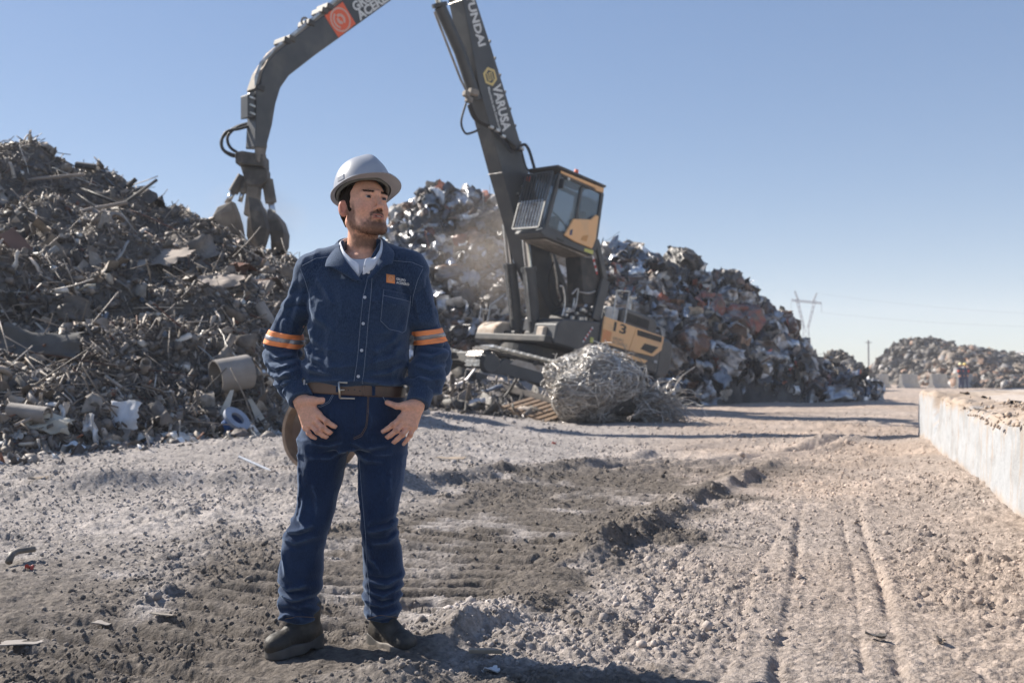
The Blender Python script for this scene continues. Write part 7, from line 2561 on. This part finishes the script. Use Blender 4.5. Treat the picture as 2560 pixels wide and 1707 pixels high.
# chest logo and lettering, laid on the cloth
patch(SB, [(966, 685), (966, 706)], [(987, 688), (987, 709)], 'logo_square', mat('embroidery_orange', (.80, .30, .10), (.72, .27, .10), scale=160, rough=.8), shirt, .0018, 8, 8)
for r_, a0, a1 in ((5.5, 0, 6.28), (2.6, .5, 4.2)):
    stitch(SB, [(976.5 + r_ * math.cos(t), 697 + r_ * math.sin(t)) for t in np.linspace(a0, a1, 20)], mat('embroidery_pale_%d' % int(r_), (.85, .52, .34), (.8, .5, .34), scale=90, rough=.8), shirt, r=.0008, off=.0055, name='logo_swirl', dash=False)
def cloth_text(body, a, b, hgt, mt, parent, B, name, bold=.03):
    o = text_part(name, body, mt, parent, Matrix(), width=1.0, height=1.0, bold=bold, ext=0)
    me = o.data
    ys = [v.co.y for v in me.vertices]; y1 = max(ys)
    for v in me.vertices:
        px = a[0] + (b[0] - a[0]) * v.co.x; py = a[1] + (b[1] - a[1]) * v.co.x - hgt * v.co.y / y1
        q = onto(B, px, py, .0022)
        v.co = q if q is not None else v.co
cloth_text('GRUPO', (990, 700), (1014, 704.5), 6.2, LETW, shirt, SB, 'name_lettering')
cloth_text('ACERERO', (990, 709), (1023, 714), 6.2, LETW, shirt, SB, 'name_lettering')

# reflective bands round both sleeves
def band(S_, E_, W_, seed, ctr, nrm, half, wide, grow):
    c = mp(*ctr); n = np.array(nrm, float); n /= np.linalg.norm(n)
    def f(P):
        return np.maximum(sleeve(P, S_, E_, W_, seed) - grow, np.abs((P - c) @ n) - half)
    lo2, hi3 = c - wide, c + wide
    return nets(f, ar(lo2[0], hi3[0], .0034), ar(lo2[1], hi3[1], .0034), ar(lo2[2], hi3[2], .0030)), c, n
HIVIS = mat('hivis_orange', (1.0, .32, .11), (.96, .30, .11), scale=50, rough=.7)
REFL = mat('reflective_grey', (.34, .33, .34), (.28, .27, .28), scale=80, rough=.35, metal=.35)
def sleeve_bands():
    for S_, E_, W_, seed, ctr, nrm in ((SH_L, EL_L, WR_L, 11, (719, 850, .03), (-.18, .10, -1)), (SH_R, EL_R, WR_R, 21, (1075, 841, .03), (.12, .10, -1))):
        (V, Q), c, n = band(S_, E_, W_, seed, ctr, nrm, .0265, .11, .0042)
        o = child('sleeve_band', V, Q, HIVIS, shirt)
        (V, Q), c, n = band(S_, E_, W_, seed, ctr, nrm, .0085, .11, .0060)
        child('reflective_stripe', V, Q, REFL, o)
sleeve_bands()

# ---- collars
def leaf(inner, outer, name, mt, parent, th=.003, n=16, m=7, puff=.004):
    A = np.array([mp(*p) for p in inner]); B = np.array([mp(*p) for p in outer])
    ta, tb = np.linspace(0, 1, len(A)), np.linspace(0, 1, len(B))
    V = []
    for i in range(n):
        t = i / (n - 1)
        a = np.array([np.interp(t, ta, A[:, k]) for k in range(3)]); b = np.array([np.interp(t, tb, B[:, k]) for k in range(3)])
        for j in range(m):
            u = j / (m - 1)
            p = a + (b - a) * u
            p = p + np.array([0, -1, .6]) * puff * math.sin(math.pi * u)
            V.append(tuple(p))
    F = [(i * m + j, i * m + j + 1, (i + 1) * m + j + 1, (i + 1) * m + j) for i in range(n - 1) for j in range(m - 1)]
    b = MB(); b.add(V, F)
    o = b.build(name, mt, parent, True)
    s = o.modifiers.new('thickness', 'SOLIDIFY'); s.thickness = th; s.offset = 0
    s2 = o.modifiers.new('smooth', 'SUBSURF'); s2.levels = 1; s2.render_levels = 1
    return o
cl_ = leaf([(905, 590, .105), (862, 594, .075), (845, 601, .025), (849, 622, -.050), (860, 644, -.092), (880, 670, -.116), (906, 704, -.128)],
           [(905, 612, .125), (850, 618, .095), (826, 628, .030), (816, 650, -.060), (811, 667, -.098), (832, 668, -.116), (890, 704, -.134)], 'collar', DENIM, shirt)
cr_ = leaf([(905, 590, .105), (940, 592, .075), (958, 596, .025), (957, 622, -.050), (952, 642, -.092), (938, 666, -.116), (912, 704, -.130)],
           [(905, 612, .125), (958, 610, .095), (975, 612, .030), (988, 632, -.055), (981, 662, -.098), (962, 662, -.116), (926, 700, -.136)], 'collar', DENIM, shirt)
# ---- white polo under the shirt
POLO = mat('polo_white', (.66, .69, .76), (.60, .63, .70), scale=90, rough=.85, bump=.0006, bscale=400)
def polo_sdf(P):
    R = [(z, cx, cy, max(rx - .016, .03), max(ry - .014, .03)) for z, cx, cy, rx, ry in TORSO]
    d = loft(P, R, 2.25)
    d = smax(d, -cap(P, mp(903, 640, .02), mp(906, 560, .0), .066, .072), .004)
    vee = np.maximum(P[..., 2] * 0 + (zpx(648) - P[..., 2]), np.abs(P[..., 0] - xpx(899)) - np.maximum(0, (P[..., 2] - zpx(650))) * .8 - .002)
    vee = np.maximum(vee, P[..., 1] + .04)
    d = smax(d, -vee, .003)
    return np.maximum(d, zpx(760) - P[..., 2])
V, Q = nets(polo_sdf, ar(-.12, .14, .004), ar(-.15, .13, .004), ar(zpx(762), zpx(600), .004))
polo = child('polo_shirt', V, Q, POLO)
leaf([(900, 588, .10), (866, 594, .06), (851, 604, .0), (860, 628, -.062), (880, 648, -.090), (898, 660, -.104)],
     [(900, 596, .108), (858, 606, .065), (846, 612, -.005), (855, 644, -.075), (872, 664, -.100), (897, 690, -.116)], 'collar', POLO, polo, .003, puff=.003)
leaf([(900, 588, .10), (935, 592, .06), (953, 597, .0), (950, 624, -.060), (936, 646, -.090), (914, 645, -.108)],
     [(900, 596, .108), (944, 602, .065), (957, 606, -.005), (956, 636, -.070), (940, 668, -.104), (905, 690, -.122)], 'collar', POLO, polo, .003, puff=.006)
p = Vector(mp(911, 666, -.128)); M = Vector((0, -1, 0)).to_track_quat('Z', 'Y').to_matrix().to_4x4(); M.translation = p
MB().lathe([(0.0, .0015), (.0045, .0015), (.0045, -.001)], 12, M).build('button', BUT, polo, True)

# ---- jeans
def leg_rows(rows, cy):
    out = []
    for py, a, b, ry, oy in rows:
        z = zpx(py); out.append((z, (xpx(a) + xpx(b)) / 2, cy + oy, (xpx(b) - xpx(a)) / 2, ry))
    return out
LEG_L = leg_rows([(1100, 752, 880, .098, .01), (1150, 750, 872, .093, .008), (1200, 750, 860, .088, .002), (1260, 754, 846, .080, -.008), (1300, 742, 834, .076, -.014), (1330, 724, 827, .076, -.016), (1380, 714, 817, .074, -.006), (1438, 706, 816, .076, .004), (1490, 709, 808, .074, .004), (1552, 713, 806, .070, -.006), (1566, 714, 806, .069, -.006)], .0)
LEG_R = leg_rows([(1100, 884, 1020, .098, .01), (1150, 897, 1018, .093, .008), (1200, 902, 1013, .088, .002), (1260, 906, 1002, .080, -.004), (1300, 911, 997, .076, -.008), (1330, 913, 1004, .076, -.008), (1380, 914, 1011, .074, .004), (1438, 917, 1013, .076, .014), (1490, 912, 1007, .074, .016), (1552, 922, 1002, .070, .010), (1566, 923, 1002, .069, .010)], .0)
def jeans_sdf(P):
    z = P[..., 2]
    d = loft(P, [(zpx(1122), xpx(886), .01, .175, .105), (zpx(1085), xpx(886), .01, .186, .118), (zpx(1030), xpx(888), .008, .184, .126), (zpx(990), xpx(889), .008, .184, .128), (zpx(945), xpx(890), .008, .178, .126)], 2.3)
    a, b = loft(P, LEG_L, 2.1), loft(P, LEG_R, 2.1)
    lg = np.minimum(a, b)
    d = smin(d, lg, .022)
    # folds
    near_ = np.abs(d) < .03
    D0, P, z = d, P[near_], z[near_]
    hem = sstep(zpx(1400), zpx(1500), z)
    knee = np.exp(-((z - zpx(1315)) / .06) ** 2)
    cro = np.exp(-((z - zpx(1120)) / .07) ** 2)
    ph = noise3(P[..., 0] * 7, P[..., 1] * 7, z * 7)
    fold = hem * .013 * np.sin(z / .060 * 6.283 + 4.2 * ph + P[..., 0] * 22) * (.5 + .5 * noise3(P[..., 0] * 14, P[..., 1] * 14, z * 5 + 4))
    fold = fold + knee * .012 * ridged(P, 8, 8, 20, 31) + (.006 * ridged(P, 9, 9, 6, 35)) + cro * .008 * ridged(P, 9, 9, 22, 39)
    D0[near_] -= fold * .7 + creases(P, JEANS_FOLDS)
    D0[near_] = np.maximum(D0[near_], zpx(1545) + .005 * np.sin(P[..., 0] * 40) - z)
    return D0
JV, JQ = nets(jeans_sdf, ar(-.33, .27, .0042), ar(-.17, .16, .0042), ar(zpx(1570), zpx(950), .0042))
jeans = child('jeans', JV, JQ, JEAN)
wear_attr(jeans.data, sstep(.0004, .0022, convex(JV, JQ)) * .5)
JB = bvh(JV, JQ)
for rows in ([(868, 992), (868, 1040), (862, 1075), (860, 1100)],):
    pass
stitch(JB, [(919, 990), (918, 1030), (914, 1066), (902, 1086), (884, 1094)], TTHREAD, jeans, off=.003, r=.0008)
stitch(JB, [(922, 990), (921, 1030), (917, 1068), (904, 1090), (884, 1098)], TTHREAD, jeans, off=.003, r=.0008)
patch(JB, [(886, 992), (885, 1040), (882, 1090)], [(890, 992), (889, 1040), (886, 1090)], 'fly_edge', JEAN, jeans, .002, 14, 3)
for rows in ([(832, 985), (822, 1003), (800, 1014), (768, 1018)], [(955, 988), (962, 1002), (985, 1016), (1012, 1020)]):
    stitch(JB, rows, THREAD, jeans, off=.003, r=.0008)
    stitch(JB, [(a + 2, b + 3) for a, b in rows], THREAD, jeans, off=.003, r=.0008)
stitch(JB, [(868, 1128), (856, 1200), (842, 1270), (826, 1320), (812, 1400), (810, 1480), (800, 1545)], TTHREAD, jeans, off=.003, r=.0008)
stitch(JB, [(898, 1140), (906, 1240), (914, 1330), (918, 1420), (924, 1480), (926, 1540)], THREAD, jeans, off=.003, r=.0008)
stitch(JB, [(714, 1546), (740, 1541), (770, 1542), (804, 1544)], TTHREAD, jeans, off=.003, r=.0009)
stitch(JB, [(922, 1544), (950, 1538), (980, 1540), (1000, 1543)], TTHREAD, jeans, off=.003, r=.0009)

# ---- belt
LEATHER = mat('belt_leather', (.045, .022, .014), (.075, .040, .026), scale=14, rough=.42, dirt=(.16, .095, .065), dscale=5, dlo=.5, dhi=.7)
STEELB = mat('buckle_steel', (.66, .60, .52), (.55, .50, .44), scale=30, rough=.28, metal=1.0)
b0, b1 = mp(776, 966), mp(989, 979)
bn_ = np.array([-(b1[2] - b0[2]), 0, b1[0] - b0[0]]); bn_ /= np.linalg.norm(bn_)
def belt_sdf(P):
    d = loft(P, [(zpx(1030), xpx(888), .008, .190, .132), (zpx(990), xpx(889), .008, .187, .133), (zpx(930), xpx(890), .008, .184, .132)], 2.3) - .002
    return smax(d, np.abs((P - b0) @ bn_) - .0205, .002)
V, Q = nets(belt_sdf, ar(-.22, .22, .0036), ar(-.15, .15, .0036), ar(zpx(1010), zpx(935), .0026))
belt = child('belt', V, Q, LEATHER)
BB = bvh(V, Q)
fr_ = [(851, 958), (886, 958.5), (887, 996), (850, 995)]
pts = [onto(BB, a, b, .006) or Vector(mp(a, b, -.14)) for a, b in fr_]
yb = min(p.y for p in pts) - .002
pts = [Vector((p.x, yb, p.z)) for p in pts]
m = MB(); m.tube([pts[0], pts[1]], .0032, 8); m.tube([pts[2], pts[3]], .0032, 8); m.tube([pts[3], pts[0]], .0038, 8); m.tube([pts[0].lerp(pts[3], .5), pts[1].lerp(pts[2], .45) + Vector((-.022, 0, 0))], .0026, 8)
buckle = m.build('buckle', STEELB, belt, True)
for a in ((871, 975), (887, 974), (900, 977)):
    p = onto(BB, *a, .0008); M = Vector((0, -1, 0)).to_track_quat('Z', 'Y').to_matrix().to_4x4(); M.translation = p
    MB().lathe([(0.0, .0006), (.0028, .0006), (.0028, -.001)], 10, M, cap=False).build('belt_hole', BLKP, belt)
patch(BB, [(905, 962), (905, 993)], [(912, 963), (912, 993)], 'belt_keeper', LEATHER, belt, .0022, 8, 3)
for x, y in ((934, 977), (844, 968)):
    patch(BB, [(x - 4, y - 11), (x - 4, y + 12)], [(x + 4, y - 11), (x + 4, y + 12)], 'belt_loop', JEAN, jeans, .004, 10, 4)
# phone clip on the belt by his right hand
q = Vector(mp(764, 962, -.075)); m = MB(); m.box(q, (.024, .020, .052)); clip = m.build('belt_clip', mat('clip_black', (.02, .02, .022), (.05, .05, .05), scale=30, rough=.4), person, bevel=.004)
m = MB(); m.box(q + Vector((.001, -.0115, .004)), (.013, .003, .030)); m.build('clip_window', mat('clip_grey', (.42, .45, .48), (.3, .3, .32), scale=40, rough=.3), clip)

# ---- boots
BOOT = mat('boot_leather', (.024, .020, .017), (.042, .035, .028), scale=18, rough=.62, bump=.003, bscale=70, dirt=(.11, .094, .078), dscale=14, dlo=.50, dhi=.78)
SOLE = mat('boot_sole', (.10, .093, .086), (.065, .06, .056), scale=20, rough=.7, dirt=(.20, .17, .145), dscale=10)
def boot(ank, yaw, name_seed):
    """ank: ankle px; yaw: toe direction from straight at the viewer (+ to the right)"""
    A = mp(*ank); A[2] = .0
    c, s = math.cos(yaw), math.sin(yaw)
    R = np.array([[c, -s, 0], [s, c, 0], [0, 0, 1]])             # local -y is the toe
    def loc(P):
        return (P - A) @ R / .88 * np.array([.97, 1, .9])
    def up(P):
        q = loc(P)
        d = cap(q, (0, .012, .175), (0, .005, .085), .050, .047)
        d = smin(d, cap(q, (0, .030, .055), (0, .0, .06), .043, .046), .02)
        d = smin(d, cap(q, (0, -.03, .062), (0, -.125, .046), .046, .040), .025)
        d = smin(d, ell(q, (0, -.155, .042), (.049, .058, .042)), .02)          # toe cap
        d = smin(d, cap(q, (0, -.02, .115), (0, -.09, .075), .030, .030), .02)   # tongue
        d = d - .0022 * ridged(q, 20, 30, 20, name_seed) * sstep(-.02, -.06, q[..., 1]) * sstep(-.15, -.10, q[..., 1])
        seam = np.abs(q[..., 1] + .118 + .35 * np.maximum(0, q[..., 2] - .04)); d = d + .0022 * np.exp(-(seam / .003) ** 2)
        d = d + .0025 * np.exp(-((q[..., 2] - .135) / .004) ** 2) + .002 * np.exp(-((np.abs(q[..., 0]) - .026) / .003) ** 2) * sstep(-.03, -.05, q[..., 1]) * sstep(-.11, -.09, q[..., 1])
        d = smax(d, .012 - q[..., 2], .004)
        return np.maximum(d, q[..., 2] - .168)
    def sole(P):
        q = loc(P)
        out = smin(cap(q * np.array([1, 1, 0]), (0, .035, 0), (0, -.05, 0), .0435, .042), cap(q * np.array([1, 1, 0]), (0, -.08, 0), (0, -.150, 0), .050, .054), .03)
        wave = .010 * np.exp(-((q[..., 1] - .05) / .05) ** 2) + .004 * np.sin(q[..., 1] * 40)
        top = q[..., 2] - (.034 + wave)
        d = smax(out, top, .004)
        d = np.maximum(d, -.004 - q[..., 2] + .010 * np.exp(-((q[..., 1] + .01) / .018) ** 2))
        return smax(d, -(np.abs(q[..., 2] - .021) - .0016 + np.abs(out + .0) * 3), .001)
    lo2, hi3 = A + np.array([-.24, -.27, -.01]), A + np.array([.24, .12, .18])
    V, Q = nets(up, ar(lo2[0], hi3[0], .0045), ar(lo2[1], hi3[1], .0045), ar(lo2[2], hi3[2], .0045))
    b = child('boot', V, Q, BOOT)
    V, Q = nets(sole, ar(lo2[0], hi3[0], .004), ar(lo2[1], hi3[1], .004), ar(lo2[2], .07, .0035))
    child('sole', V, Q, SOLE, b)
    m = MB()
    for k in range(4):
        z, y = .148 - .020 * k, -.036 - .017 * k
        P = [(-.030, y + .016, z - .008), (-.012, y - .008, z + .003), (.012, y - .008, z - .004), (.030, y + .016, z - .010)]
        m.tube([tuple(np.array(p) * .90 @ R.T + A) for p in P], .0024, 6)
        P = [(-.030, y + .010, z - .020), (0, y - .012, z - .006), (.030, y + .012, z - .0)]
        m.tube([tuple(np.array(p) * .90 @ R.T + A) for p in P], .0022, 6)
    m.tube([tuple(np.array(p) * .90 @ R.T + A) for p in [(-.02, -.05, .15), (-.035, -.055, .155), (-.03, -.058, .14), (0, -.055, .145), (.03, -.06, .152), (.04, -.055, .14)]], .0024, 6)
    m.build('laces', BLKP, b, True)
boot((768, 1560, .0), RAD(-38), 3)
boot((955, 1560, .02), RAD(42), 7)

# ================================================================== TWO DISTANT WORKERS
def far_worker(px, Y, label, vest, hatc, turn):
    base = at(px, 963, Y); base.z = gz(base.x, 60) * 0 - .02
    def f(P):
        d = ell(P, (0, 0, 1.64), (.085, .10, .125))
        d = smin(d, cap(P, (0, .01, 1.42), (0, 0, 1.56), .055), .03)
        d = smin(d, loft(P, [(.88, 0, 0, .17, .12), (1.1, 0, 0, .16, .115), (1.35, 0, 0, .21, .13), (1.46, 0, 0, .12, .09)]), .04)
        for s in (-1, 1):
            d = smin(d, chain(P, [np.array([s * .20, 0, 1.40]), np.array([s * .25, .02, 1.14]), np.array([s * .20, -.12, .94])], (.062, .052, .042)), .03)
            d = smin(d, ell(P, (s * .195, -.15, .89), (.04, .035, .06)), .02)
            d = smin(d, chain(P, [np.array([s * .095, 0, .90]), np.array([s * .11, -.02, .48]), np.array([s * .13, .02, .07])], (.105, .078, .062)), .04)
            d = smin(d, ell(P, (s * .135, -.06, .045), (.052, .13, .05)), .03)
        return d
    V, Q = nets(f, ar(-.36, .36, .016), ar(-.24, .22, .016), ar(-.02, 1.8, .016))
    C = np.tile(np.array([.025, .035, .075]), (len(V), 1))
    C[V[:, 2] > 1.52] = (.42, .23, .16)
    C[V[:, 2] < .09] = (.04, .035, .03)
    hd = (np.abs(V[:, 0]) > .15) & (V[:, 2] < .96) & (V[:, 2] > .8); C[hd] = (.42, .23, .16)
    bnd = (np.abs(V[:, 0]) > .17) & (np.abs(V[:, 2] - 1.24) < .07); C[bnd] = vest
    sh = (V[:, 2] < .88) & (V[:, 2] > .09) & ~hd; C[sh] = (.03, .045, .10)
    me = np_mesh('person', V, Q); set_col(me, C)
    o = mesh_obj('person', me, attr_mat('worker_clothes_%d' % px, rough=.85), None, True)
    o.location = base; o.rotation_euler = (0, 0, turn)
    m = MB().lathe([(.155, 0), (.150, .012), (.125, .02), (.115, .08), (.08, .13), (.0, .15)], 20, Matrix.Translation((0, 0, 1.68)))
    m.build('hard_hat', mat('worker_hat_%d' % px, hatc, tuple(v * .9 for v in hatc), scale=10, rough=.4), o, True)
    tag(o, label, 'person')
    return o
far_worker(2402, 69.0, 'distant worker in dark blue with pale yellow hard hat, nearer of two', (.70, .12, .06), (.70, .66, .34), .5)
far_worker(2413, 70.2, 'distant worker in dark clothes with orange yellow hard hat, right of two', (.75, .10, .06), (.72, .52, .12), -.4)
# ================================================================== HAZE: the dusty air of the yard
hz_b = MB(); hz_b.box((0, 230, 16.5), (900, 560, 35.0))
HZ = bpy.data.materials.new('haze_air'); HZ.use_nodes = True
_nt = HZ.node_tree; _nt.nodes.clear()
_o = _nt.nodes.new('ShaderNodeOutputMaterial'); _v = _nt.nodes.new('ShaderNodeVolumePrincipled')
_v.inputs['Color'].default_value = (.90, .93, 1.0, 1)
_v.inputs['Density'].default_value = .0009
_nt.links.new(_v.outputs[0], _o.inputs['Volume'])
tag(hz_b.build('haze', HZ), kind='stuff')
